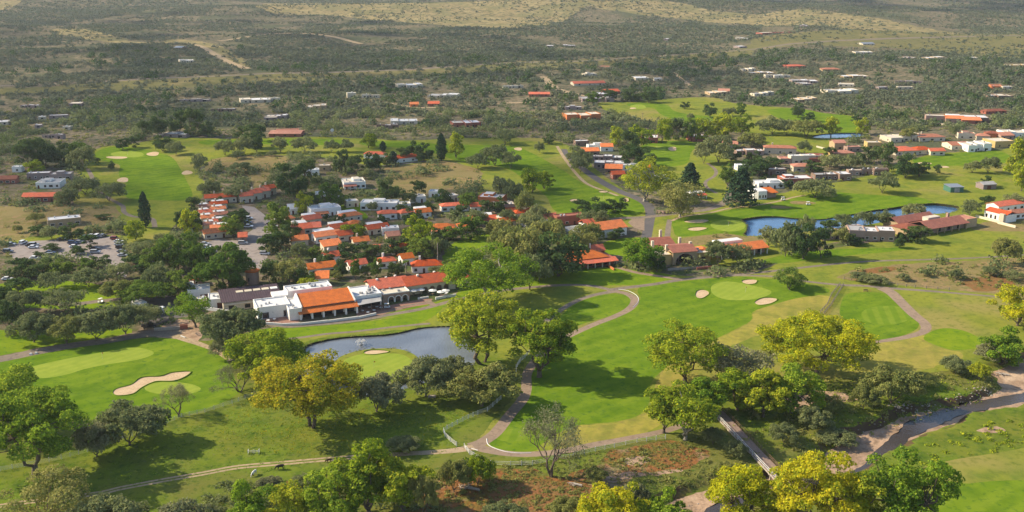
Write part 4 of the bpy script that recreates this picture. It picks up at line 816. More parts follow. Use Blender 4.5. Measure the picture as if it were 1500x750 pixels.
# tan mansion with the great arch
loc, rz, W8 = frame((958.5, 389.5), (1042, 383)); BOX.append((956, 1045, 350, 390))
o = tag(empty('mansion', loc, rz), 'tan mansion with a great arched porch and red-brown tiled roofs', 'mansion')
k8 = W8 / 83.5
a, b, c_ = 0, 26.5 * k8, 62 * k8
wallbox(o, 'gold', a, b, 1.0, 12, 4.3); flatroof(o, 'gold', 'creamroof', a, b, 1.0, 12, 4.3, .4, 2); window(o, 11.5 * k8, 1.0, .1, 3.0, 2.8, 'f', 'brownw', name='garage_door')
arch_wall(o, 'tanw', b, c_, 0, .6, 5.6, [((b + c_) / 2, 4.3, .6)]); MB().box(b, c_, 4.5, 14, -1, 5.6).build('inner_wall', M['brownw'], o)
part_box('ceiling', 'tanw', o, b, c_, .6, 4.5, 5.3, 5.6)
m = MB(); n = 16; cx = (b + c_) / 2
for k in range(n):
    a0, a1 = math.pi * k / n, math.pi * (k + 1) / n
    m.prism([(cx - 4.33 * math.cos(a0), .6 + 4.33 * math.sin(a0)), (cx - 4.33 * math.cos(a1), .6 + 4.33 * math.sin(a1)), (cx - 4.75 * math.cos(a1), .6 + 4.75 * math.sin(a1)), (cx - 4.75 * math.cos(a0), .6 + 4.75 * math.sin(a0))], -.08, 0, 'y')
m.build('arch_trim', M['pink'], o)
for q in (-1.5, 1.5): part_box('porch_column', 'brownw', o, cx + q - .25, cx + q + .25, 3.4, 3.9, -1, 5.3)
window(o, cx, 4.5, .1, 4.5, 3.2, 'f', 'brownw')
gable(b, c_, 0, 13, 5.65, 1.5, ov=.35).build('roof', M['tile_brown'], o)
wallbox(o, 'gold', c_, W8, .8, 11, 4.1, name='right_wing'); flatroof(o, 'gold', 'creamroof', c_, W8, .8, 11, 4.1, .4, 2); window(o, (c_ + W8) / 2, .8, .9, 1.8, 1.6, 'f', 'brownw')
wallbox(o, 'tanw', -.5, 24 * k8, 14, 24, 4.9, name='rear_wall'); hip(-.5, 24 * k8, 14, 24, 4.9, 1.6).build('rear_roof', M['tile_brown'], o)
wallbox(o, 'orangew', 18 * k8, 48 * k8, 15, 27, 5.4, name='rear_wall'); gable(18 * k8, 48 * k8, 15, 27, 5.4, 1.6).build('rear_roof', M['tile_brown'], o)
for (x, y, z) in [(11 * k8, 12.5, 8), (23.5 * k8, 6, 7.6), (60 * k8, 7, 8), (55 * k8, 15, 8), (40 * k8, 26, 9)]:
    part_box('chimney', 'cream', o, x, x + 1.1, y, y + 1.1, 3, z); 
MB().box(b * .4, c_ + 2, -7.2, -6.8, -1, .8).build('terrace_wall', M['stone'], o); MB().box(c_ - 4, c_ + 3, -9, -8.6, -1, 1.0).build('terrace_wall', M['redw'], o)
# orange east wing
loc, rz, W9 = frame((1057, 380), (1125, 371.5)); BOX.append((1030, 1126, 352, 380))
o = tag(empty('garden_wing', loc, rz), 'orange-roofed wing with open porch at the right of the mansion', 'building')
wallbox(o, 'pink', 0, W9, 2.6, 11, 3.1); gable(0, W9, 0, 11, 3.3, 1.8, ov=.4).build('roof', M['tile_orange'], o)
for k in range(8): part_box('column', 'white', o, .1 + k * (W9 - .6) / 7, .5 + k * (W9 - .6) / 7, .1, .5, -1, 3.2)
for k in range(4): window(o, 3 + k * (W9 - 6) / 3, 2.6, .5, 2.1, 1.7, 'f', 'brownw')
hip(-9, -3, 3, 11, 3.6, 1.5).build('pavilion_roof', M['tile_orange'], o); wallbox(o, 'orangew', -8.6, -3.4, 3.4, 10.6, 3.6, name='pavilion_wall')
MB().box(W9 * .2, W9 * .75, 11.5, 16, -1, 4.6).build('rear_block', M['white'], o); part_box('rear_roof', 'whiteroof', o, W9 * .2 + .2, W9 * .75 - .2, 11.7, 15.8, 4.6, 4.68)
# mission chapel
loc, rz, Wc = frame((869, 350), (918, 343.5)); BOX.append((835, 918, 322, 350))
o = tag(empty('mission_chapel', loc, rz), 'white mission chapel with curved bell gable and orange tiled roof', 'chapel')
wallbox(o, 'white', 0, Wc, 0, 12, 4.2, (2.2, .5)); gable(0, Wc, 0, 12, 4.3, 2.4, ov=.4).build('roof', M['tile_orange'], o)
gable(3, 9, 12.5, 20, 3.9, 2, ov=.3).build('rear_roof', M['tile_red'], o); wallbox(o, 'white', 3.2, 8.8, 12.5, 20, 3.8, name='rear_wall')
a = G(837, 350); b = G(870, 346.5); m = MB(); Lf = math.dist(a, b)
pr = [(0, -1), (0, 2.8), (1.2, 3.6), (1.5, 4.6), (2.6, 5.1), (4.8, 5.2), (5.2, 6.2), (5.9, 7.1), (6.9, 7.4), (7.9, 7.1), (8.5, 6.2), (8.6, 5.0), (Lf, 4.6), (Lf, -1)]
m = MB(); cxb, czb = 6.9, 5.6
for i in range(len(pr) - 1):
    (xa, za), (xb, zb) = pr[i], pr[i + 1]
    if xb - xa < .05: continue
    m.prism([(xa, -1), (xb, -1), (xb, zb), (xa, za)], 0, .8, 'y')
fo = m.build('bell_gable', M['white'], o)
fo.matrix_parent_inverse = Matrix.Identity(4); inv = (Matrix.Translation(o.location) @ Matrix.Rotation(rz, 4, 'Z')).inverted()
fw = Matrix.Translation((a[0], a[1], loc[2])) @ Matrix.Rotation(math.atan2(b[1] - a[1], b[0] - a[0]), 4, 'Z'); fo.matrix_local = inv @ fw
MB().prism([(6.3, 4.9), (7.5, 4.9)] + [(6.9 + .6 * math.cos(t), 6.0 + .6 * math.sin(t)) for t in [math.pi * k / 8 for k in range(9)]], -.05, .0, 'y').build('bell_opening_shade', M['dark'], fo)  # dark arch plate paints the shade of the opening onto a solid gable
MB().box(0, Lf, 8, 8.5, -1, 4.4).box(0, .5, .8, 8, -1, 3.9).build('nave_wall', M['white'], fo)
window(o, Wc * .3, 0, 1, 1.2, 2, 'f', 'white'); window(o, Wc * .7, 0, 1, 1.2, 2, 'f', 'white')
# white round-ended house
loc, rz, Wr = frame((1107, 292), (1126, 290.5)); BOX.append((1105, 1141, 272, 292))
o = tag(empty('round_house', loc, rz), 'white house with a many-sided bay above the blue pond', 'house')
MB().prism([(0, 2), (1.6, 0), (Wr - 1.4, 0), (Wr, 2), (Wr, 9), (0, 9)], -1, 4.6, 'z').build('wall', M['white'], o)
MB().prism([(.3, 2.2), (1.8, .3), (Wr - 1.5, .3), (Wr - .3, 2.2), (Wr - .3, 8.7), (.3, 8.7)], 4.6, 4.75, 'z').build('roof', M['whiteroof'], o)
wallbox(o, 'pink', Wr, Wr + 6, 2, 9, 3.4, name='side_wall'); shed(Wr, Wr + 6, .5, 9, 3.2, 4.6).build('tiled_roof', M['tile_orange'], o)
for x in (2.6, 4.6, 6.2): window(o, x, 0, .8, .9, 1.6, 'f', 'cream')
# terracotta ranch house and white villa at the right edge
loc, rz, Wq = frame((1362, 345), (1432, 333)); BOX.append((1318, 1434, 313, 345))
o = tag(empty('ranch_house', loc, rz), 'large terracotta house with dark porch between blue pond and dry yard', 'house')
wallbox(o, 'pink', 0, Wq, 2.5, 13, 3.2); gable(0, Wq * .8, 0, 13, 3.4, 2.2, ov=.4).build('roof', M['tile_brown'], o); wallbox(o, 'tanw', Wq * .8, Wq + 1, 1.5, 10, 4.4, name='side_wall'); flatroof(o, 'tanw', 'tile_pink', Wq * .8, Wq + 1, 1.5, 10, 4.4, .3, 0)
wallbox(o, 'tanw', -12, -.2, 3, 14, 3.4, name='left_wing'); hip(-12, -.2, 3, 14, 3.5, 1.4, ov=.4).build('left_roof', M['tile_brown'], o)
gable(-6, Wq * .6, 14.5, 24, 3.7, 2, ov=.4).build('rear_roof', M['tile_brown'], o); wallbox(o, 'tanw', -6, Wq * .6, 14.8, 24, 3.6, name='rear_wall')
for k in range(6): part_box('column', 'tanw', o, .2 + k * Wq * .15, .6 + k * Wq * .15, .1, .5, -1, 3.2)
for k in range(4): window(o, 2.5 + k * Wq * .2, 2.5, .5, 2, 1.8, 'f', 'brownw')
part_box('chimney', 'pink', o, Wq * .62, Wq * .62 + 1.2, 8, 9.2, 3, 7.2); MB().box(Wq * .3, Wq * .55, 10.5, 14.2, 3, 5.4).build('parapet', M['creamroof'], o)
loc, rz, Wv = frame((1441, 319), (1473, 327)); BOX.append((1432, 1495, 303, 332))
o = tag(empty('white_villa', loc, rz), 'white villa with red-tiled roof and long garden wall at the right edge', 'house')
wallbox(o, 'white', 0, Wv, 0, 8, 4.0); gable(0, Wv, 0, 8, 4.05, 1.3, ov=.2).build('roof', M['tile_red'], o)
for k in range(4): window(o, 1.5 + k * 2.6, 0, .8, .9, 1.8, 'f', 'brownw')
MB().box(Wv - 3, Wv - .4, -1.6, 0, -1, 4.6).build('entrance_tower', M['cream'], o); MB().box(-2.5, Wv * .9, -3.2, -2.9, -1, 1.3).box(Wv * .9, Wv + 9, -4.6, -4.3, -1, 1.3).build('garden_wall', M['cream'], o)
# sheds on the far grass
loc, rz, Wg = frame((1392, 282), (1411, 281.5)); BOX.append((1392, 1417, 270, 282))
o = tag(empty('green_shed', loc, rz), 'green metal shed alone on the dry grass beyond the blue pond', 'shed')
wallbox(o, 'greenmetal', 0, Wg, 0, 8, 3.0); shed(0, Wg, 0, 8, 3.02, 3.4).build('roof', M['metal'], o); MB().box(Wg * .3, Wg * .7, -.06, .02, 0, 2.5).build('door', M['greyroof'], o)
loc, rz, Wg = frame((1440, 278), (1459, 277)); BOX.append((1438, 1460, 268, 278))
o = tag(empty('grey_shed', loc, rz), 'dark grey shed partly hidden by a tree on the far grass', 'shed')
wallbox(o, 'mauve', 0, Wg, 0, 7, 2.8, (1, .5)); gable(0, Wg, 0, 7, 2.85, 1.05, ov=.3).build('roof', M['greyroof'], o); MB().box(Wg * .3, Wg * .6, -.06, .02, 0, 2.2).build('door', M['doorwood'], o)
# ---------------------------------------------------------------- foliage
def quads(c, n, sz, rg, asp=1.0):
    """leaf faces centred at c with normals near n"""
    k = len(c); r = rg.normal(size=(k, 3)); n = n + r * .75; n /= np.linalg.norm(n, axis=1)[:, None] + 1e-9
    a = np.cross(n, rg.normal(size=(k, 3))); a /= np.linalg.norm(a, axis=1)[:, None] + 1e-9; b = np.cross(n, a)
    s = (sz * rg.uniform(.6, 1.35, k))[:, None]; a = a * s * .5; b = b * s * .5 * asp
    j = lambda: 1 + rg.uniform(-.35, .35, (k, 1))
    v = np.stack([c - a * j() - b * j() * .4, c - b * j() + a * .3, c + a * j() + b * j() * .4, c + b * j() - a * .3], 1).reshape(-1, 3)
    return v, np.arange(4 * k).reshape(-1, 4)
def puff(rg, cen, rad, n, flat=.75, low=-.45):
    """points on the outer shell of a leaf clump"""
    d = rg.normal(size=(n * 2, 3)); d /= np.linalg.norm(d, axis=1)[:, None]; d = d[d[:, 2] > low][:n]
    r = rad * (rg.uniform(0, 1, len(d)) ** .33 * .45 + .6)
    lump = 1 + .22 * np.sin(d[:, 0] * 5 + cen[0]) * np.sin(d[:, 1] * 5 + cen[1]) + .12 * np.sin(d[:, 2] * 9 + cen[2])
    p = np.asarray(cen) + d * (r * lump)[:, None] * np.array([1, 1, flat]); return p, d
def bend(a, b, rg, k=4, sag=.08):
    a = np.asarray(a, float); b = np.asarray(b, float); L_ = np.linalg.norm(b - a); out = [a]
    for i in range(1, k):
        t = i / k; out.append(a + (b - a) * t + rg.normal(size=3) * L_ * sag * math.sin(math.pi * t) + np.array([0, 0, -L_ * .08 * math.sin(math.pi * t)]))
    out.append(b); return out
def make_tree(kind, seed, H, W, leaves, lsz, lobes, mk, bark='bark', base=.28, flat=.75, lean=0, twin=False, lrad=None, tr=None, open_=0.0):
    """returns (crown mesh, trunk mesh), H x W metres, base = bare share of the height"""
    rg = np.random.default_rng(seed); cz = H * (base + (1 - base) * .47); rz = H * (1 - base) * .53
    L_ = []; tries = 0; lr = lrad or (W * .5) * 1.35 / math.sqrt(lobes) * 1.25
    while len(L_) < lobes and tries < 6000:
        tries += 1
        d = rg.normal(size=3); d /= np.linalg.norm(d); u = rg.uniform(.0, 1) ** .38
        p = np.array([d[0] * W * .5 * u, d[1] * W * .5 * u, cz + d[2] * rz * u])
        hx = (p[2] - H * base) / (H * (1 - base))
        if kind == 'mes' and p[2] < H * (base + .12 + .45 * (1 - (math.hypot(p[0], p[1]) / (W * .5)) ** 2) * .5): continue
        if kind == 'cot' and hx < .22 and math.hypot(p[0], p[1]) < W * .22: continue
        lim = W * .5 * (1.0 - .25 * max(0, hx - .6) / .4)
        if math.hypot(p[0], p[1]) > lim: continue
        if any(np.linalg.norm((p - q) * np.array([1, 1, 1.25])) < lr * (.62 + open_) for q, _ in L_): continue
        L_.append((p, lr * rg.uniform(.55, 1.15)))
    ang = rg.uniform(0, 6.28)
    for i in range(len(L_)):
        p, r = L_[i]; p[0] += lean * p[2]; L_[i] = (p, r)
    tot = sum(r * r for _, r in L_); V = []; F = []; n0 = 0
    for p, r in L_:
        k = max(6, int(leaves * (1.35 if leaves > 5500 else 1.0) * r * r / tot)); pts, nn = puff(rg, p, r, k, flat)
        v, f = quads(pts, nn + np.array([0, 0, .35]), lsz, rg); V.append(v); F.append(f + n0); n0 += len(v)
    crown = np_mesh(kind + '_crown', np.concatenate(V), np.concatenate(F), L[mk])
    m = MB(); tr = tr or H * .028
    nl = 2 if twin else rg.integers(3, 5); forks = []
    split = H * (base * .35 if not twin else .03)
    if not twin: m.tube([(0, 0, -1), (0, 0, 0), (lean * split * .5 + .02, 0, split * .6), (lean * split, .05, split)], [tr * 1.55, tr * 1.35, tr * 1.05, tr], 9)
    mains = []
    for k in range(nl):
        t = ang + k * 2 * math.pi / nl + rg.uniform(-.3, .3); rr = W * rg.uniform(.12, .2); z = H * rg.uniform(base + .15, base + .35)
        e = np.array([math.cos(t) * rr + lean * z, math.sin(t) * rr, z]); s0 = np.array([lean * split + (math.cos(t) * tr if twin else 0), math.sin(t) * tr if twin else 0, split * (.9 if not twin else -1)])
        pl = bend(s0, e, rg, 4, .06); r0 = tr * (.62 if not twin else .95); m.tube(pl, [r0, r0 * .92, r0 * .82, r0 * .7, r0 * .55], 7); mains.append(pl)
    for p, r in L_:
        best = min(((np.linalg.norm(p - q) + (0 if q[2] < p[2] + .5 else 6), pl, i) for pl in mains for i, q in enumerate(pl) if i >= 1), key=lambda t: t[0])
        q = best[1][best[2]]; rr = tr * rg.uniform(.16, .26); pl = bend(q, p, rg, 3, .09); m.tube(pl, [rr * 1.3, rr, rr * .7, rr * .3], 5, False)
    return crown, m.mesh(kind + '_trunk', M[bark], True)
def make_bare(seed, H, W, mk, leaves=1200):
    rg = np.random.default_rng(seed); m = MB(); tips = []
    def grow(p, d, l, r, lev):
        q = p + d * l; mid = (p + q) / 2 + rg.normal(size=3) * l * .07
        m.tube([p, mid, q], [r, r * .85, r * .65], 5 if lev < 3 else 3, False)
        if lev >= 5: tips.append(q); return
        for k in range(rg.integers(2, 4)):
            nd = d + rg.normal(size=3) * np.array([.55, .55, .35]) + np.array([0, 0, .12]); nd /= np.linalg.norm(nd)
            grow(q, nd, l * rg.uniform(.62, .85), r * .58, lev + 1)
    for k in range(3):
        t = k * 2.1; d = np.array([math.cos(t) * .45 * W / H, math.sin(t) * .45 * W / H, 1]); d /= np.linalg.norm(d); grow(np.array([0, 0, -.5]), d, H * .30, H * .022, 0)
    tips = np.array(tips); s = H / max(tips[:, 2].max(), 1)
    for i in range(len(m.v)): m.v[i] = tuple(c * s for c in m.v[i])
    tips = tips * s; pts = tips[rg.integers(0, len(tips), leaves)] + rg.normal(size=(leaves, 3)) * H * .035
    v, f = quads(pts, rg.normal(size=(leaves, 3)), H * .018, rg)
    return np_mesh('twigs', v, f, L[mk]), m.mesh('bare_trunk', M['bark'], False)
def make_cone(seed, H, W, leaves, lsz, mk, shape='cyp'):
    rg = np.random.default_rng(seed); t = rg.uniform(0, 1, leaves) ** .8; a = rg.uniform(0, 6.283, leaves)
    if shape == 'cyp': pr = np.sin(np.clip(t * .93 + .07, 0, 1) * math.pi) ** .6 * (1 - t * .35)
    else: pr = (1 - t) ** .75 * .85 + .18 * np.sin(t * 40) * (1 - t) + .12
    lump = 1 + .22 * np.sin(a * 3 + t * 15) + .14 * np.sin(a * 5 - t * 27); r = W * .5 * pr * lump * rg.uniform(.72, 1.05, leaves)
    z = H * (.06 + .94 * t); c = np.column_stack([np.cos(a) * r, np.sin(a) * r, z]); n = np.column_stack([np.cos(a), np.sin(a), np.full(leaves, .6)])
    v, f = quads(c, n, lsz, rg); m = MB().tube([(0, 0, -1), (0, 0, H * .55)], [H * .022, H * .01], 6)
    return np_mesh(shape + '_crown', v, f, L[mk]), m.mesh(shape + '_trunk', M['bark'])
def make_palm(seed, H):
    rg = np.random.default_rng(seed); m = MB().tube([(0, 0, -.5), (.15, 0, H * .5), (.1, 0, H)], [.24, .18, .17], 7); V = []; F = []; n0 = 0
    for k in range(26):
        a = rg.uniform(0, 6.28); el = rg.uniform(-.5, 1.2); l = rg.uniform(1.3, 1.9); pts = []
        for i in range(5):
            t = i / 4; w = .34 * math.sin(math.pi * min(.95, t * .9 + .1)); z = H + math.sin(el) * l * t - .9 * t * t; r = math.cos(el) * l * t + .1
            pts += [(math.cos(a) * r - math.sin(a) * w, math.sin(a) * r + math.cos(a) * w, z), (math.cos(a) * r + math.sin(a) * w, math.sin(a) * r - math.cos(a) * w, z)]
        V += pts; F += [(n0 + 2 * i, n0 + 2 * i + 1, n0 + 2 * i + 3, n0 + 2 * i + 2) for i in range(4)]; n0 += 10
    return np_mesh('palm_crown', V, F, L['green']), m.mesh('palm_trunk', M['palebark'])

BIG = set()
def plant(nm, cat, crown, trunk, px, py, hpx, wpx, H, W, label, group=None, rz=None, small=False, recol=None):
    """hpx, wpx: size in photo pixels; prototype is H x W metres"""
    s = pxm(py); h = hpx / (s * math.cos(dep(py))); w = wpx / s
    if cat != 'cypress' and 'palm' not in cat: h = max(h - w * .5 * math.tan(dep(py)) * .4, h * .7); w *= 1.08 if crown.name in BIG else .92     # top edge of a round crown seen from above
    x, y = G(px, py); o = empty(nm, (x, y, H1(x, y) - .05), rnd.uniform(0, 6.28) if rz is None else rz, (w / W, w / W, h / H))
    c = link('crown', crown, o)
    if recol: c.material_slots[0].link = 'OBJECT'; c.material_slots[0].material = L[recol]
    link('trunk', trunk, o)
    return tag(o, label, cat, group)

# ---- the large foreground trees, each with a crown of its own
FG = [ # name, category, maker, x, ybase, h, w, label
('cottonwood','cottonwood tree',dict(kind='cot',leaves=20000,lsz=.50,lobes=70,mk='yg',twin=True,base=.36),707,532,103,126,'tall yellow-topped cottonwood with forked pale trunk at the right end of the near pond'),
('cottonwood','cottonwood tree',dict(kind='cot',leaves=16000,lsz=.50,lobes=56,mk='yg',base=.30),790,552,100,94,'round yellow-green cottonwood standing over the cart path at the edge of the big fairway'),
('cottonwood','cottonwood tree',dict(kind='cot',leaves=20000,lsz=.50,lobes=64,mk='autumn',twin=True,base=.40,open_=.08),456,626,106,156,'broad cottonwood turning golden on its left side, alone in the pasture below the pond'),
('cottonwood','cottonwood tree',dict(kind='cot',leaves=15000,lsz=.50,lobes=54,mk='yg',base=.22),392,562,80,106,'dense yellow-green cottonwood at the left end of the near pond'),
('cottonwood','cottonwood tree',dict(kind='cot',leaves=11000,lsz=.50,lobes=36,mk='yg',base=.3,open_=.25),1003,562,90,100,'open-crowned olive cottonwood with bare lower limbs right of the big fairway'),
('cottonwood','cottonwood tree',dict(kind='cot',leaves=22000,lsz=.50,lobes=72,mk='yellow',base=.30),1196,546,84,148,'broad golden yellow cottonwood below the striped tee'),
('cottonwood','cottonwood tree',dict(kind='cot',leaves=13000,lsz=.50,lobes=40,mk='lime',base=.2),12,628,92,110,'bright green cottonwood cut by the left edge below the long green'),
('cottonwood','cottonwood tree',dict(kind='cot',leaves=19000,lsz=.50,lobes=60,mk='lime',base=.32,open_=.14),52,694,126,146,'big green cottonwood with dark crooked trunk at the rail fence, lower left'),
('cottonwood','cottonwood tree',dict(kind='cot',leaves=16000,lsz=.55,lobes=52,mk='lime',base=.3,open_=.1,bark='palebark'),716,444,88,112,'large pale-limbed tree in front of the red-tiled wing, above the loop path'),
('broadleaf_tree','broadleaf tree',dict(kind='cot',leaves=14000,lsz=.6,lobes=50,mk='green',base=.05),328,424,66,76,'big bright green tree right above the purple-roofed hall'),
('cottonwood','cottonwood tree',dict(kind='cot',leaves=9000,lsz=.45,lobes=34,mk='yg',base=.15),540,752,102,84,'yellow-green tree at the bottom edge, tallest of the thicket left of the fallen logs'),
('cottonwood','cottonwood tree',dict(kind='cot',leaves=8000,lsz=.45,lobes=30,mk='yg',base=.12),590,748,84,78,'yellow-green tree in the bottom thicket between the tallest one and the pale bush'),
('cottonwood','cottonwood tree',dict(kind='cot',leaves=8000,lsz=.45,lobes=30,mk='lime',base=.1),488,772,86,84,'bright lime tree in the bottom thicket below the small dark calf'),
('willow_bush','bush',dict(kind='cot',leaves=5000,lsz=.40,lobes=22,mk='yg',base=.05),425,772,70,64,'lime bush at the bottom edge right below the wooden post'),
('willow_bush','bush',dict(kind='cot',leaves=6000,lsz=.40,lobes=26,mk='lime',base=.05),362,780,84,72,'lime bush at the bottom edge below the white cow'),
('cottonwood','cottonwood tree',dict(kind='cot',leaves=9000,lsz=.42,lobes=36,mk='olive',base=.05),72,786,88,116,'domed olive-yellow tree cut by the bottom edge, lower left corner'),
('cottonwood','cottonwood tree',dict(kind='cot',leaves=9000,lsz=.42,lobes=34,mk='yellow',base=.12),900,782,78,92,'bright yellow tree at the bottom edge left of the reddish river bend'),
('cottonwood','cottonwood tree',dict(kind='cot',leaves=7000,lsz=.42,lobes=26,mk='lime',base=.15,open_=.1),968,784,78,64,'lime green tree at the bottom edge next to the river bend'),
('cottonwood','cottonwood tree',dict(kind='cot',leaves=11000,lsz=.42,lobes=40,mk='yellow',base=.1),1082,775,88,90,'yellow tree at the bottom edge left of the end of the bridge'),
('cottonwood','cottonwood tree',dict(kind='cot',leaves=19000,lsz=.42,lobes=56,mk='yellow',base=.15),1196,792,134,132,'tall golden tree at the lower end of the bridge'),
('cottonwood','cottonwood tree',dict(kind='cot',leaves=18000,lsz=.42,lobes=54,mk='lime',base=.12),1318,792,136,136,'tall lime green tree between the river and the lower right fairway'),
('cottonwood','cottonwood tree',dict(kind='cot',leaves=8000,lsz=.42,lobes=30,mk='yg',base=.1),1258,802,110,86,'yellow-green tree between the golden and the lime ones, bottom edge'),
('cottonwood','cottonwood tree',dict(kind='cot',leaves=9000,lsz=.45,lobes=36,mk='yg',base=.25,bark='palebark',open_=.04),1004,644,82,84,'leggy green cottonwood group left of the head of the bridge'),
('cottonwood','cottonwood tree',dict(kind='cot',leaves=7000,lsz=.45,lobes=28,mk='yg',base=.22),972,634,70,54,'yellow-green tree at the right end of the lower cart path'),
('cottonwood','cottonwood tree',dict(kind='cot',leaves=7000,lsz=.45,lobes=28,mk='yg',base=.2),1080,600,62,62,'yellow-green tree between grey mesquite and bridge head'),
('cottonwood','cottonwood tree',dict(kind='cot',leaves=8000,lsz=.45,lobes=30,mk='lime',base=.22),1030,606,52,60,'green tree overhanging the head of the bridge'),
('cottonwood','cottonwood tree',dict(kind='cot',leaves=10000,lsz=.45,lobes=38,mk='yg',base=.2),1118,610,66,64,'yellow-green tree just right of the head of the bridge'),
('cottonwood','cottonwood tree',dict(kind='cot',leaves=10000,lsz=.45,lobes=38,mk='lime',base=.15),1158,604,78,76,'bright green tree below the golden cottonwood and right of the bridge'),
('cottonwood','cottonwood tree',dict(kind='cot',leaves=9000,lsz=.48,lobes=34,mk='yellow',base=.18),1490,478,54,74,'golden cottonwood at the right edge above the river'),
('cottonwood','cottonwood tree',dict(kind='cot',leaves=7000,lsz=.45,lobes=28,mk='lime',base=.08),1468,528,56,54,'bright green tree at the right edge between golden cottonwood and river'),
('cottonwood','cottonwood tree',dict(kind='cot',leaves=7000,lsz=.6,lobes=34,mk='yg',base=.2,bark='palebark'),944,296,64,68,'tall pale-trunked yellowish tree at the bend of the main road'),
('cottonwood','cottonwood tree',dict(kind='cot',leaves=7000,lsz=.6,lobes=30,mk='olive',base=.2,bark='palebark'),996,318,54,62,'grey-olive spreading tree at the road junction'),
('cottonwood','cottonwood tree',dict(kind='cot',leaves=7000,lsz=.55,lobes=30,mk='lime',base=.2,bark='palebark'),938,393,46,56,'yellow-green tree at the left corner of the tan mansion'),
('willow','willow tree',dict(kind='cot',leaves=5000,lsz=.42,lobes=24,mk='green',base=.15),1156,424,33,42,'drooping green willow alone beside the fairway green'),
('eucalyptus','eucalyptus tree',dict(kind='cot',leaves=3500,lsz=.42,lobes=18,mk='lime',base=.35,lean=-.12),287,480,48,48,'leaning yellow-green tree with brown trunk beside the service yard'),
]
for i, (nm, cat, kw, x, y, h, w, lb) in enumerate(FG):
    s = pxm(y); Hm = h / (s * .93); Wm = w / s; kw = dict(kw); kw.setdefault('bark', 'bark')
    cr, tk = make_tree(seed=100 + i, H=Hm, W=Wm, **kw)
    BIG.add(cr.name); plant(nm, cat, cr, tk, x, y, h, w, Hm, Wm, lb, rz=0 if kw.get('lean') or kw.get('twin') else None)
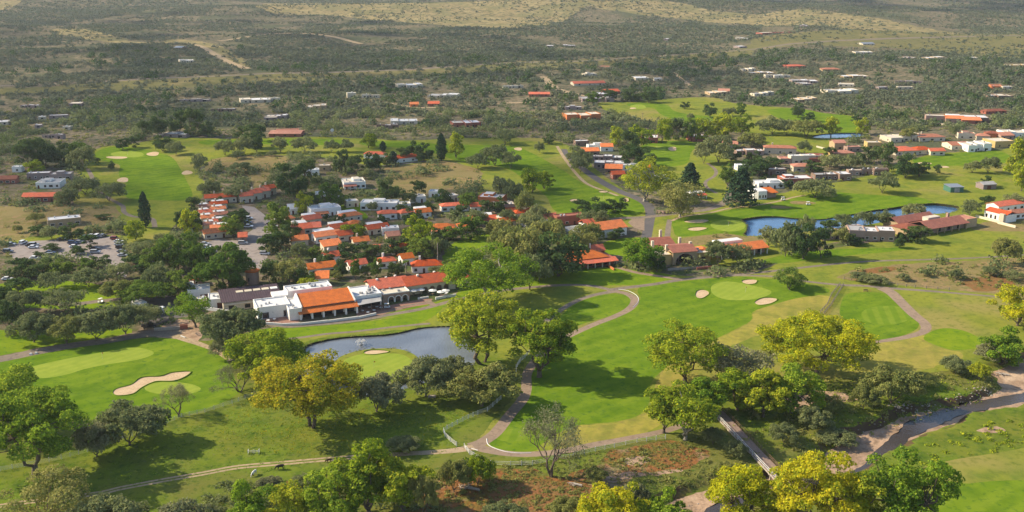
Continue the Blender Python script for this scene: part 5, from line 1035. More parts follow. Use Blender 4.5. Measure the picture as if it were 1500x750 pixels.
MESF = [ # mesquites of the foreground
(190,650,60,112,'mes','wide grey-green mesquite throwing a long shadow beside the left rail fence'),(142,668,50,66,'grey','small dark mesquite between the big green cottonwood and the wide mesquite'),
(262,607,42,46,'grey','small rounded leafless tree on the left fairway near the fence'),(350,572,42,62,'grey','thin grey bush between left fairway and near pond'),(340,508,60,98,'mes','wide mesquite in front of the purple-roofed hall'),(330,522,30,50,'grey','low grey bush left of the yellow-green cottonwood at the pond'),
(552,604,52,84,'grey','grey half-bare mesquite below the pond island'),(624,582,56,86,'mes','dark grey-green mesquite right of the pond island'),(706,596,60,116,'olive','wide olive mesquite left of the cart path bend'),(660,560,38,60,'mes','smaller mesquite behind the wide olive one'),
(592,662,23,52,'mes','low round bush beside the dirt track'),(1084,562,58,112,'grey','wide grey mesquite between the fairway and the golden cottonwood'),(1305,592,52,90,'olive','olive bushy tree on the upper river bank'),(1264,600,34,44,'olive','small olive bush left of the bushy tree on the river bank'),
(1458,526,26,62,'grey','grey thicket beside the oval tee above the river'),(1434,556,26,32,'yg','small bright bush on the rim of the river'),(1400,545,24,50,'mes','green brush on the slope left of the small bright bush'),(1352,566,20,44,'olive','olive brush on the slope under the yellow rough'),
(1078,668,24,34,'mes','bush touching the left side of the bridge, half way down'),(1148,648,28,46,'mes','bush on the right side of the bridge, half way down'),(1192,628,34,56,'mes','dark bush between the bright green tree and the bridge'),(1044,650,26,34,'mes','dark bush under the head of the bridge'),(1066,694,22,36,'olive','bush touching the left railing of the bridge'),
(1212,604,26,50,'olive','small bush in the shade right of the bright green tree'),(1226,640,22,60,'mes','low bush on the grass slope left of the sand bar'),(1186,694,26,46,'mes','bush below the bridge beside the sand bar'),
(665,722,46,54,'olive','dark olive bush left of the fallen logs'),(700,714,44,54,'yg','yellow-green bush above the fallen logs'),(622,762,64,52,'olive','pale feathery bush at the bottom edge left of the fallen logs'),(690,706,30,30,'mes','small dark bush by the gate of the lower rail fence'),
(160,800,72,120,'mes','grey-green thicket at the bottom edge, lower left'),(262,800,62,110,'grey','greyish thicket at the bottom edge left of the lime bushes'),(310,790,50,70,'mes','dull green bush at the bottom edge beside the greyish thicket'),(452,720,26,60,'mes','low grey bush above the brown bank at the bottom'),(395,716,20,40,'grey','low scrub beside the wooden post'),(505,705,20,50,'grey','low scrub left of the tallest thicket tree'),
(740,770,34,70,'mes','low green bush at the bottom edge in the rust-coloured weeds'),(835,764,36,60,'olive','low bush at the bottom edge left of the bright yellow tree'),(872,706,20,40,'olive','brown bush on the eroded bank'),(930,752,44,46,'grey','grey bush between the bright yellow and lime trees at the bottom'),(1128,742,26,40,'olive','bush under the golden tree at the lower end of the bridge'),
(95,458,38,70,'mes','mesquite with forked dark trunk on the lawn by the left drive'),(36,462,36,58,'mes','mesquite left of the forked one by the left drive'),(50,500,42,66,'mes','mesquite at the left end of the row along the cart path'),(98,502,42,64,'olive','second mesquite of the row along the cart path, yellowish'),(142,498,44,66,'mes','third mesquite of the row along the cart path'),(184,488,44,62,'mes','fourth mesquite of the row along the cart path'),(212,482,38,48,'mes','last mesquite of the row, by the dark pickup'),
(214,446,34,72,'green','broad green mesquite above the white camper'),(178,440,30,60,'olive','olive mesquite between the lawn and the broad green one'),(14,486,46,50,'dark','dark tree at the left edge above the cart path'),(6,452,32,40,'dark','clipped dark tree at the left edge'),(1052,388,36,46,'mes','mesquite on the lawn in front of the mansion'),(1082,386,30,44,'mes','mesquite between mansion and orange wing'),
(1472,386,37,42,'olive','brownish round tree on the grass right of the dry field'),(1282,416,12,40,'mes','low bush row at the left of the dry field'),(1262,412,12,38,'mes','low bush at the left end of the dry field'),(1398,410,14,18,'mes','small bush in the middle of the dry field'),(1450,404,14,26,'mes','bush among the red weeds'),(1486,412,16,34,'mes','bush at the right edge of the dry field'),(1354,406,10,18,'mes','little bush near the center of the dry field'),(1322,412,10,20,'mes','little bush beside the cart path at the dry field')]
mp = []
for i in range(6): mp.append(make_tree('mes', 300 + i, 7, 13, 8500 if i < 5 else 5000, .36, 42 + 6 * i, 'mes', base=.22, flat=.6, tr=.22, open_=.02 * i))
bare = [make_bare(5, 18, 10, 'grey', 5000), make_bare(8, 9, 9, 'grey', 6500)]
for i, (x, y, h, w, mk, lb) in enumerate(MESF):
    pr = mp[i % 6]; 
    if lb.startswith('small rounded leafless'): plant('bare_tree', 'bare tree', *bare[1], x, y, h * 1.15, w, 9, 9, lb); continue
    if lb.startswith('thin grey'): plant('bare_tree', 'bare tree', *bare[1], x, y, h, w, 9, 9, lb); continue
    is_t = w > 54; plant('mesquite_tree' if is_t else 'shrub', 'mesquite tree' if is_t else 'shrub', pr[0], pr[1], x, y, h, w, 7, 13, lb, recol=mk)
plant('bare_tree', 'bare tree', *bare[0], 808, 700, 96, 72, 18, 13, 'tall nearly leafless grey tree below the tee circle')

# ---- mid-distance trees: shared prototypes
PR = dict(
 G=[make_tree('cot', 400 + i, 12, 12, 3600, .62, 30, 'green', base=.12) for i in range(3)],
 D=[make_tree('cot', 410 + i, 12, 12, 3600, .62, 28, 'dark', base=.08) for i in range(3)],
 Y=[make_tree('cot', 420 + i, 12, 12, 3600, .62, 30, 'yg', base=.14) for i in range(3)],
 M=[make_tree('mes', 430 + i, 7, 12, 3600, .50, 34, 'mes', base=.16, flat=.65) for i in range(4)],
 O=[make_tree('mes', 440 + i, 7, 12, 3400, .50, 34, 'olive', base=.16, flat=.65) for i in range(2)],
 P=[make_cone(450 + i, 14, 8, 3000, .60, 'pine', 'pine') for i in range(2)],
 C=[make_cone(455, 15, 5, 3800, .45, 'pine', 'cyp')], A=[make_palm(460, 9), make_palm(461, 7)])
DIM = dict(G=(12, 12), D=(12, 12), Y=(12, 12), M=(7, 12), O=(7, 12), P=(14, 8), C=(15, 5), A=(9, 4))
NMS = dict(G=('broadleaf_tree', 'green broadleaf tree', 'broadleaf tree'), D=('evergreen_tree', 'dark evergreen tree', 'evergreen tree'), Y=('young_cottonwood', 'yellow-green tree', 'cottonwood tree'), M=('mesquite_tree', 'grey-green mesquite', 'mesquite tree'), O=('mesquite_tree', 'olive-brown mesquite', 'mesquite tree'), P=('pine_tree', 'dark pine', 'pine tree'), C=('cypress_tree', 'slim dark cypress', 'cypress'), A=('palm_tree', 'palm', 'palm tree'))
MID = '''45,246,46,42,D 66,244,42,40,D 90,241,36,36,D 116,238,30,38,G 52,254,22,28,Y 120,247,34,42,M 143,241,12,10,D 164,248,13,10,D 180,219,19,20,D 196,216,17,18,D 238,221,24,28,D 258,226,20,28,M 125,286,25,46,M 160,296,28,52,M 100,300,24,36,M
151,321,8,24,D 54,327,16,26,O 26,340,11,15,O 55,343,15,26,D 76,349,20,30,M 106,351,26,34,D 162,341,10,11,D 177,343,17,22,M 199,352,32,30,Y 237,360,17,24,M 76,367,12,24,D 58,376,10,20,D 131,362,20,26,D 115,372,14,24,D 146,392,22,30,D 125,397,20,32,G
205,368,16,42,M 215,383,25,42,M 198,388,16,36,D 256,398,54,56,G 287,402,46,36,G 278,347,40,34,Y 268,333,26,26,D 210,402,20,32,D 30,403,28,38,D 62,403,27,48,D 92,402,24,42,G 237,432,46,54,M 266,438,42,48,G 214,334,52,18,C
214,206,30,26,D 236,201,36,26,D 262,198,38,28,D 285,200,42,34,D 304,201,22,22,D 352,203,20,22,D 376,206,26,26,D 370,217,32,30,D 330,228,22,30,M 358,226,26,30,M 376,223,30,22,D 411,223,22,26,M 446,223,22,40,M 486,223,18,24,M 507,223,18,22,M
348,233,12,22,M 398,229,9,17,M 540,217,23,26,Y 561,222,15,11,C 292,252,26,26,M 350,254,16,38,M 308,287,25,36,M 346,292,22,42,M 430,287,52,46,D 452,272,40,30,D 446,312,42,32,Y 462,302,32,32,D 482,306,48,46,G 498,302,30,22,G 500,252,36,26,D
521,256,30,28,D 546,251,28,28,D 551,244,20,11,C 576,241,20,15,C 569,299,40,36,D 536,262,14,24,M 404,347,50,46,G 430,352,36,32,D 342,347,32,38,G 352,326,22,34,D 336,332,22,26,D 478,321,12,12,D 395,371,30,32,D 412,362,32,36,D 424,414,42,64,O
395,416,34,24,D 441,419,32,28,D 453,427,22,32,Y 456,419,24,24,G 500,406,34,24,D 521,411,42,20,G 536,411,30,24,D 551,406,36,26,G 491,409,18,34,O 576,406,26,24,D 478,387,26,32,D 520,380,36,62,D 547,381,32,42,D 515,347,26,52,Y 440,380,30,32,M
462,380,26,26,G 612,366,64,56,Y 646,351,24,34,D 612,287,24,24,D 650,302,32,36,D 686,307,32,42,G 711,313,22,22,D 731,312,24,26,D 736,292,34,32,M 752,296,30,32,M 768,317,36,30,O 768,336,22,22,O 790,327,26,32,M 605,335,40,38,D 647,236,40,17,C
668,232,36,28,Y 604,231,24,24,D 621,236,28,30,D 590,237,22,20,D 566,242,18,20,D 725,242,30,42,M 700,246,22,36,M 748,246,24,30,M 780,282,38,34,Y 797,277,26,32,Y 790,223,16,16,M 804,211,15,20,D 740,211,20,36,M 850,252,24,32,M 840,236,16,22,M
690,352,34,46,G 731,348,28,46,O 584,372,34,50,D 620,378,38,56,G 641,372,30,44,M 660,352,26,40,G 595,399,26,22,A 641,386,44,15,A 581,402,26,28,D 640,402,16,34,M 658,398,24,30,G 905,216,32,24,Y 921,232,42,32,D 936,217,34,38,Y 970,209,38,28,Y
990,205,34,26,D 1008,206,34,26,G 1030,206,36,32,Y 1058,206,40,42,Y 1086,196,30,32,Y 1101,216,22,42,O 926,242,32,32,D 946,246,28,34,D 851,246,28,34,M 1031,241,30,32,M 1052,240,38,48,M 1071,237,26,28,D 1010,277,40,38,P 1084,300,56,52,P 1066,272,32,28,G
1112,264,26,26,D 1107,256,26,42,D 870,332,26,46,M 850,314,22,28,D 872,318,28,38,D 900,312,24,34,D 861,357,32,46,O 898,350,16,18,D 905,347,16,22,D 840,378,44,44,O 858,374,34,34,O 962,397,27,24,D 760,402,66,74,O 818,404,66,82,D 776,424,50,60,M
745,382,54,60,O 800,372,50,60,O 790,410,40,50,M 800,350,30,36,M 1194,289,26,62,M 1150,276,15,20,D 1150,376,50,46,M 1176,380,54,44,D 1126,362,30,32,M 1202,379,48,34,D 1232,358,26,28,O 1250,358,16,32,D 1236,333,20,34,M 1266,331,24,34,M 1296,331,24,28,M
1292,282,30,44,M 1336,322,24,36,M 1330,353,22,30,D 1346,354,26,34,D 1317,363,19,16,D 1420,316,22,30,M 1446,305,20,22,D 1486,303,20,34,M 1444,273,17,16,D 1298,252,46,30,D 1326,260,36,36,D 1346,258,24,32,D 1373,254,14,13,D 1424,253,17,24,M 1447,253,24,34,M
1488,264,58,44,Y 1496,280,50,30,Y 1396,201,16,16,M 1330,206,18,24,O 1131,196,26,48,M 1152,198,22,34,M 1181,201,28,50,O 1169,172,20,20,D 1183,178,15,22,D 1217,200,28,28,Y 1262,197,26,24,Y 1178,225,18,22,M 1131,246,16,34,D 1104,241,20,22,D 1190,253,20,34,D
1215,246,20,38,M 1245,248,22,38,M 1271,239,28,34,D 1215,232,18,20,D 1040,172,22,20,D 1003,160,12,14,D 1012,176,10,12,M 1064,171,12,14,M 1073,170,12,14,M 868,152,17,22,G 950,150,22,26,D 925,148,20,28,D 890,148,18,26,D 1085,170,20,16,G 1255,182,16,20,D
780,340,30,40,M 700,330,24,30,M 560,330,22,26,D 545,310,18,22,M 590,312,20,24,D 500,330,22,26,D 415,330,24,24,G 470,345,16,18,D 530,340,20,24,M 600,300,18,22,M 628,312,22,28,D 670,318,24,30,D 745,330,22,28,M 812,345,26,30,O 1180,345,30,30,M 1215,345,26,28,D
270,455,24,28,G 225,470,26,34,M 306,392,30,30,D 240,380,30,36,D 225,400,36,40,G 175,412,26,44,M 130,420,28,50,M 80,424,26,50,M 30,432,28,46,D 320,300,14,18,D 284,335,28,24,D 283,310,24,22,D 280,370,30,28,G'''.split()
seen = {}
items = []
for t in MID:
    x, y, h, w, k = t.split(','); x, y, h, w = map(float, (x, y, h, w)); q = .8 if 420 < x < 690 and 300 < y < 420 else 1; items.append((x, y, h * q, w * q, k))
def zone(x, y):
    if y < 185: return 'on the far golf hole'
    if x < 130 and y < 262: return 'behind the mauve house at the left edge'
    if x < 300 and y < 262: return 'around the far left golf hole'
    if x < 300 and y < 345: return 'on the dry ground beside the left golf hole'
    if x < 235 and y < 455: return 'around the left car park'
    if x < 320: return 'between left car park and purple-roofed hall'
    if y < 262 and x < 830: return 'along the long upper fairway'
    if x < 480 and y < 360: return 'around the rows of tiled cottages'
    if x < 680 and y < 360: return 'between the village houses'
    if x < 680: return 'behind the clubhouse'
    if x < 860 and y < 345: return 'below the curved fairway'
    if x < 930 and y > 340: return 'between the chapel and the big lawn'
    if x < 1120 and y < 262: return 'around the central putting green'
    if x < 1120: return 'near the road junction'
    if y < 262: return 'among the villas at upper right'
    return 'around the blue pond'
cnt = {}
for x, y, h, w, k in items: cnt.setdefault((zone(x, y), k), []).append((x, y))
for v in cnt.values(): v.sort()
TREES = []
for i, (x, y, h, w, k) in enumerate(items):
    pr = PR[k][i % len(PR[k])]; nm, ad, cat = NMS[k]; l = cnt[(zone(x, y), k)]; j = l.index((x, y)); sz = 'large ' if h > 38 else 'small ' if h < 17 else ''
    lb = '%s%s %s' % (sz, ad, zone(x, y)) + ('' if len(l) == 1 else ', %s' % ordw(j))
    plant(nm, cat, pr[0], pr[1], x, y, h, w, *DIM[k], lb, 'trees ' + zone(x, y)); TREES.append((x, y, h, w))

# ---- the thickets: what nobody could count
gx = np.random.default_rng(11)
def lab_at(xs, ys):
    r = np.full(len(xs), -1)
    for i, (_, _, pg) in enumerate(REG):
        a = np.asarray(pg); lo = a.min(0); hi = a.max(0); m = np.where((xs > lo[0]) & (xs < hi[0]) & (ys > lo[1]) & (ys < hi[1]))[0]
        if len(m): ii = inside(xs[m], ys[m], pg); r[m[ii]] = i
    return r
nogo = np.zeros(len(REG) + 1, bool)
for i in NOGO: nogo[i] = True
meadow_i = [i for i, r in enumerate(REG) if r[0] == 'meadow'][0]; 
thin = {i: .22 for i, r in enumerate(REG) if r[0] in ('dry_field', 'dry_grassland', 'tan_hills', 'roadside_grass', 'brown_bank')}
def pix(x, y, z=0):
    zc = y * cp - (z - CAMH) * sp; yc = y * sp + (z - CAMH) * cp; return 750 + FPX * x / zc, 375 - FPX * yc / zc
def scatter(n, d0, d1, spread=.56):
    y = np.sqrt(gx.uniform(d0 ** 2, d1 ** 2, n)); x = gx.uniform(-1, 1, n) * (y * spread + 30); return x, y
def dens(x, y, sc_):
    return np.array([mnoise.fractal(Vector((a / sc_, b / sc_, 5.5)), .8, 2.1, 3) for a, b in zip(x, y)])
def keep_clear(x, y, hm, wm):
    """drop brush that would stand on lawns, roads, houses, or hide a house front"""
    l = lab_at(x, y); ok = ~nogo[l]; ok &= l != meadow_i
    for i, p in thin.items(): ok &= (l != i) | (gx.uniform(0, 1, len(x)) < p)
    px, py = pix(x, y); s = cp * (py + 60.7) / CAMH
    for x0, x1, yt, yb in BOX:
        wp = wm * s * .42; tp = py - hm * s * .9
        ok &= ~((px + wp > x0) & (px - wp < x1) & (py > yt - 1) & (tp < yb - (1.2 if yb > 415 else .42 * (yb - yt))))
    return ok, px, py
def brush(name, x, y, hm, wm, nleaf, lsz, label, mk='scrub'):
    n = len(x); z = hgt(x, y); k = nleaf
    d = gx.normal(size=(n, k, 3)); d[..., 2] = np.abs(d[..., 2]) * .9 + .05; d /= np.linalg.norm(d, axis=2)[..., None]
    r = gx.uniform(.62, 1.05, (n, k, 1)) * (1 + .25 * np.sin(d[..., :1] * 6 + x[:, None, None]) * np.sin(d[..., 1:2] * 6 + y[:, None, None]))
    c = d * r * np.stack([wm * .5, wm * .5, hm], 1)[:, None, :] + np.stack([x, y, z], 1)[:, None, :]
    v, f = quads(c.reshape(-1, 3), (d + [0, 0, .4]).reshape(-1, 3), np.repeat(lsz * wm, k), gx)
    o = link(name, np_mesh(name, v, f, L[mk])); tag(o, label, 'brush', None, 'stuff'); return o
def do(name, n, d0, d1, h, w, k, lsz, label, mk, thr, nsc, clear=True, spread=.56):
    x, y = scatter(n, d0, d1, spread); dn = dens(x, y, nsc) + gx.normal(0, .18, n); m = dn > thr; x = x[m]; y = y[m]
    hm = gx.uniform(h[0], h[1], len(x)); wm = gx.uniform(w[0], w[1], len(x))
    if clear: ok, _, _ = keep_clear(x, y, hm, wm); x, y, hm, wm = x[ok], y[ok], hm[ok], wm[ok]
    return brush(name, x, y, hm, wm, k, lsz, label, mk)
do('mesquite_thicket', 4600, 330, 900, (3, 6.5), (5, 12), 110, .115, 'dense grey-green mesquite brush between houses and golf holes', 'mes', -.30, 60)
do('dark_thicket', 700, 330, 1000, (3.5, 8), (5, 10), 120, .12, 'dark green clumps mixed into the mesquite brush of the village', 'dark', .02, 45)
do('mesquite_thicket', 26000, 820, 1500, (1.8, 4.6), (3, 8), 26, .25, 'grey-green brush covering the valley behind the village', 'scrub', -.26, 110)
do('dark_thicket', 2400, 820, 1500, (4, 8), (6, 12), 50, .19, 'darker trees dotted through the valley brush', 'dark', .1, 90)
do('desert_scrub', 70000, 1350, 2600, (1.2, 3.2), (2.6, 7), 9, .42, 'fine dark scrub covering the far plain', 'scrub', -.12, 120, spread=.54)
do('desert_scrub', 42000, 2500, 4200, (1.6, 3.6), (4, 10), 7, .48, 'scrub fading out toward the top of the view', 'scrub', -.1, 260, spread=.54)
do('shrubs', 5200, 420, 900, (.8, 2.2), (1.6, 4.2), 26, .24, 'low scattered shrubs on the bare ground between houses', 'olive', -.5, 30)
# low growth of the near river bank and meadow
def near_brush(name, pgpx, n, h, w, k, lsz, label, mk):
    pg = poly(pgpx, False); a = np.asarray(pg); lo = a.min(0); hi = a.max(0)
    x = gx.uniform(lo[0], hi[0], n); y = gx.uniform(lo[1], hi[1], n); m = inside(x, y, pg); x = x[m]; y = y[m]
    l = lab_at(x, y); ok = ~np.isin(l, [i for i, r in enumerate(REG) if r[0] in ('river_water', 'cart_path', 'fairway', 'sand_bunker', 'river_meadow', 'yellow_rough')])
    rb = [i for i, r in enumerate(REG) if r[0] == 'river_bed']; ok &= ~np.isin(l, rb)
    x = x[ok]; y = y[ok]; return brush(name, x, y, gx.uniform(*h, len(x)), gx.uniform(*w, len(x)), k, lsz, label, mk)
near_brush('bank_brush', [(1040,600),(1180,560),(1300,555),(1430,535),(1500,520),(1500,545),(1440,580),(1330,600),(1240,640),(1190,690),(1080,700),(1040,690),(1060,640)], 420, (.4, 1.6), (1.2, 3.4), 60, .16, 'low green growth covering the upper river bank', 'olive')
near_brush('bank_brush', [(640,690),(760,680),(880,665),(1040,640),(1050,700),(980,715),(880,760),(620,770)], 420, (.25, .9), (.8, 2.4), 36, .2, 'low weeds on the brown eroded ground at the bottom', 'olive')
near_brush('bank_brush', [(1290,690),(1340,660),(1420,625),(1500,605),(1500,655),(1400,672),(1350,684),(1310,760)], 260, (.3, .9), (1, 2.6), 40, .2, 'short green growth on the lower river bank', 'yg')
near_brush('bank_brush', [(300,712),(420,700),(520,690),(560,700),(640,720),(640,790),(300,800)], 260, (.5, 2.2), (1.5, 4), 60, .15, 'tangled low growth under the bottom thicket', 'mes')
near_brush('bank_brush', [(1235,406),(1300,392),(1400,386),(1500,382),(1500,428),(1300,412)], 160, (.4, 1.2), (1.5, 3.5), 40, .18, 'tufts scattered over the dry field', 'olive')
near_brush('hedge_growth', [(640,438),(700,425),(760,415),(860,400),(860,412),(760,420),(700,432)], 10, (.5, 1), (1, 2), 40, .18, 'low plants beside the lawn path', 'green')
# leaf litter and tufts scattered over the pasture
def tufts(name, pgpx, n, s, mk, label):
    pg = poly(pgpx, False); a = np.asarray(pg); lo = a.min(0); hi = a.max(0)
    x = gx.uniform(lo[0], hi[0], n); y = gx.uniform(lo[1], hi[1], n); m = inside(x, y, pg); x = x[m]; y = y[m]; z = hgt(x, y) + .06
    c = np.repeat(np.stack([x, y, z], 1), 5, 0) + gx.normal(0, .22, (len(x) * 5, 3)) * [1, 1, .25] + [0, 0, .06]
    v, f = quads(c, np.tile([0, 0, 1.0], (len(c), 1)) + gx.normal(0, .4, (len(c), 3)), np.full(len(c), s), gx)
    tag(link(name, np_mesh(name, v, f, L[mk])), label, 'grass', None, 'stuff')
tufts('fallen_leaves', [(330,590),(480,590),(700,600),(640,650),(420,668),(320,640)], 1500, .2, 'autumn', 'yellow fallen leaves under the golden cottonwood')
tufts('grass_tufts', [(0,640),(240,626),(380,590),(620,610),(680,660),(300,700),(0,745)], 1500, .22, 'lime', 'grass tufts in the pasture')
tufts('grass_tufts', [(700,690),(820,672),(1030,640),(1040,700),(900,740),(700,750)], 1800, .35, 'olive', 'dry grass tufts on the brown ground')
tufts('grass_tufts', [(1100,560),(1300,552),(1430,545),(1440,580),(1240,640),(1100,700)], 2200, .35, 'yg', 'bright grass tufts on the river slope')

xs_, ys_ = [], []
for nm, mt, pg in REG:
    if nm in PONDS or nm == 'island':
        for i in range(len(pg)):
            a, b = pg[i], pg[(i + 1) % len(pg)]; d = math.dist(a, b)
            for k in range(int(d / 1.1) + 1):
                if rnd.random() < .45:
                    t = rnd.random(); xs_.append(a[0] + (b[0] - a[0]) * t + rnd.gauss(0, .35)); ys_.append(a[1] + (b[1] - a[1]) * t + rnd.gauss(0, .35))
xs_, ys_ = np.array(xs_), np.array(ys_); brush('shore_grass', xs_, ys_, gx.uniform(.15, .7, len(xs_)), gx.uniform(.5, 1.5, len(xs_)), 16, .22, 'uneven grass and reeds along the pond edges', 'olive')
# ---------------------------------------------------------------- vehicles
def copy_tree(o):
    c = o.copy(); C.objects.link(c)
    for ch in [q for q in bpy.data.objects if q.parent == o]:
        d = ch.copy(); C.objects.link(d); d.parent = c
        for g2 in [q for q in bpy.data.objects if q.parent == ch]:
            e = g2.copy(); C.objects.link(e); e.parent = d
    return c
def wheel(parent, x, y, r=.34, w=.22):
    t = link('wheel', MB().tube([(0, -w / 2, 0), (0, w / 2, 0)], r, 14).mesh('wheel', M['tyre'], False), parent, loc=(x, y, r))
    link('rim', MB().tube([(0, -w / 2 - .01, 0), (0, w / 2 + .01, 0)], r * .55, 10).mesh('rim', M['metal']), t)
def car_proto(kind, paint):
    o = empty('parked_car'); P_ = {'sedan': ([(-2.3,.35),(-2.32,.75),(-2.2,.95),(-1.5,1.0),(1.0,.98),(2.05,.86),(2.3,.68),(2.3,.35)], [(-1.75,.97),(-1.2,1.42),(.35,1.45),(1.15,.96)]),
        'suv': ([(-2.25,.4),(-2.3,.8),(-2.25,1.1),(1.0,1.1),(2.1,1.0),(2.3,.8),(2.3,.4)], [(-2.2,1.08),(-2.0,1.72),(.5,1.76),(1.2,1.08)]),
        'pickup': ([(-2.8,.45),(-2.8,1.1),(-.9,1.1),(1.3,1.15),(2.5,1.05),(2.65,.8),(2.65,.45)], [(-.85,1.1),(-.7,1.8),(.7,1.82),(1.4,1.12)])}[kind]
    hw = .9 if kind != 'pickup' else .97
    m = MB().prism(P_[0], -hw, hw, 'y'); me = m.mesh('body', M[paint]); bm = bmesh.new(); bm.from_mesh(me); bmesh.ops.bevel(bm, geom=bm.edges[:], offset=.06, segments=2, affect='EDGES'); bm.to_mesh(me); bm.free()
    link('body', me, o)
    cab = P_[1]; MB().prism(cab, -hw + .12, hw - .12, 'y').build('windows', M['glass'], o)
    rz = max(z for _, z in cab); xs = [x for x, z in cab if z > rz - .08]
    MB().box(min(xs) - .05, max(xs) + .05, -hw + .1, hw - .1, rz - .02, rz + .06).build('car_roof', M[paint], o)
    if kind == 'pickup': MB().box(-2.7, -1.0, -.8, .8, .9, 1.11).build('cargo_bed', M['dark'], o)
    fx = max(x for x, _ in P_[0]); wx = 1.38 if kind != 'pickup' else 1.7
    for y in (-hw + .05, hw - .05):
        for x in (-wx, wx): wheel(o, x, y)
        MB().box(fx - .12, fx + .02, y - .16 if y > 0 else y - .02, y + .02 if y > 0 else y + .16, .66, .8).build('headlight', M['white'], o)
    return o
CW = dict(carwhite='white', carsilver='silver', carblack='black', carblue='dark blue', carred='dark red', cargrey='grey')
protos = {}
CARS = [(34,356,'suv','carwhite',80,'left car park, nearest its upper left corner'),(45,360,'sedan','carblack',5,'left car park beside two white ones'),(49,363,'sedan','carwhite',5,'left car park, lower of the left pair'),(50,359.5,'suv','carsilver',5,'left car park, upper of the left pair'),(91,352,'sedan','carblack',10,'alone at the top of the left car park'),
(125,349,'sedan','carwhite',80,'first of the row at the top of the left car park'),(134,348.5,'suv','carwhite',82,'second of the row at the top of the left car park'),(143,348,'suv','carwhite',80,'third of the row at the top of the left car park'),(151,347.5,'sedan','cargrey',82,'last of the row at the top of the left car park'),
(169,352,'suv','carred',-5,'top of the right-hand row in the left car park'),(174,356,'sedan','carwhite',-4,'second down in the right-hand row of the left car park'),(175,360,'sedan','carsilver',-6,'third down in the right-hand row of the left car park'),(177,364.5,'suv','carblack',-3,'fourth down in the right-hand row of the left car park'),(179,370,'sedan','cargrey',-5,'fifth down in the right-hand row of the left car park'),(180,375.5,'sedan','carsilver',-3,'lowest in the right-hand row of the left car park'),
(107,358,'suv','carblue',0,'middle rank of the left car park, upper left'),(117,356.5,'sedan','carsilver',4,'middle rank of the left car park, upper right'),(109,363,'sedan','carwhite',2,'middle rank of the left car park, below the blue one'),(117,372,'sedan','carwhite',8,'under a small tree in the left car park'),(139,366,'sedan','carblack',4,'right of the middle trees in the left car park'),(140,371,'suv','carsilver',4,'below the black one right of the middle trees'),
(74,371,'sedan','carblue',0,'between two small trees in the left car park'),(76,375,'suv','cargrey',0,'below the dark blue one between the small trees'),(51,379,'sedan','carwhite',0,'lower left edge of the left car park'),(16,358,'sedan','carsilver',0,'left end of the left car park'),(12,369,'suv','cargrey',0,'left end of the left car park, lower'),(232,387,'sedan','carwhite',30,'alone under trees right of the left car park'),
(48,404,'sedan','carsilver',5,'in the shade below the left car park'),(11,409,'sedan','carwhite',5,'at the left edge below the left car park'),
(363,332,'pickup','carwhite',2,'parked across from the stepped tiled cottages'),(362,326,'suv','carblue',2,'behind the white pickup by the stepped cottages'),(364,320,'suv','carwhite',0,'topmost by the stepped cottages'),(356,358,'suv','carsilver',3,'beside the planting bed in the central car park'),(388,374,'suv','carwhite',-3,'right side of the central car park, lowest'),(300,359,'sedan','carsilver',5,'left bay of the central car park, top'),(303,364,'sedan','carwhite',5,'left bay of the central car park, middle'),(307,369,'suv','carsilver',5,'left bay of the central car park, lowest'),(401,331,'sedan','carwhite',-5,'right kerb of the central car park'),(397,327,'sedan','carblack',-5,'right kerb of the central car park, upper'),
(219,478,'pickup','carblack',15,'dark under the mesquites by the cart path'),(1098,243,'suv','carwhite',20,'near the white-roofed house at the end of the lane'),(424,398,'sedan','carwhite',0,'under the mesquite behind the purple-roofed hall')]
for x, y, kd, pt, a, lb in CARS:
    if (kd, pt) not in protos: o = protos[(kd, pt)] = car_proto(kd, pt)
    else: o = copy_tree(protos[(kd, pt)])
    o.name = 'parked_car'; o.location = gp(x, y); o.rotation_euler = (0, 0, R(a))
    tag(o, '%s %s %s' % (CW[pt], dict(sedan='car', suv='sport utility car', pickup='pickup truck')[kd], lb if lb[:2] in ('al', 'un') else lb), 'pickup truck' if kd == 'pickup' else 'car', 'parked cars')
# camper and box trailer in the service drive
loc, rz, W = frame((218, 464), (241, 461)); o = tag(empty('camper_van', loc, rz), 'white motor home parked in the service drive', 'motor home')
MB().prism([(0,.5),(0,2.9),(5.6,3.0),(6.2,2.6),(6.2,1.9),(7.0,1.5),(7.2,.5)], 0, 2.3, 'y').build('body', M['carwhite'], o)
for x in (1, 2.6, 4.2): MB().box(x, x + .9, -.03, .02, 1.6, 2.3).build('window', M['glass'], o)
MB().box(2, 3.4, .6, 1.6, 2.95, 3.3).build('roof_unit', M['metal'], o); MB().box(0, 6.2, -.02, .01, 1.1, 1.25).build('stripe', M['cargrey'], o)
for x in (1.3, 5.6):
    for y in (.1, 2.2): wheel(o, x, y, .4, .25)
loc, rz, W = frame((203, 456), (215, 453)); o = tag(empty('box_trailer', loc, rz), 'white open-backed carport box left of the motor home', 'shed')
MB().box(0, 3.6, 0, .1, .3, 2.8).box(3.6, 3.7, 0, 6, .3, 2.9).box(0, .1, 0.1, 6, .3, 2.8).build('body', M['white'], o); MB().box(-.1, 3.8, -.1, 6.1, 2.9, 3.0).build('roof', M['whiteroof'], o)
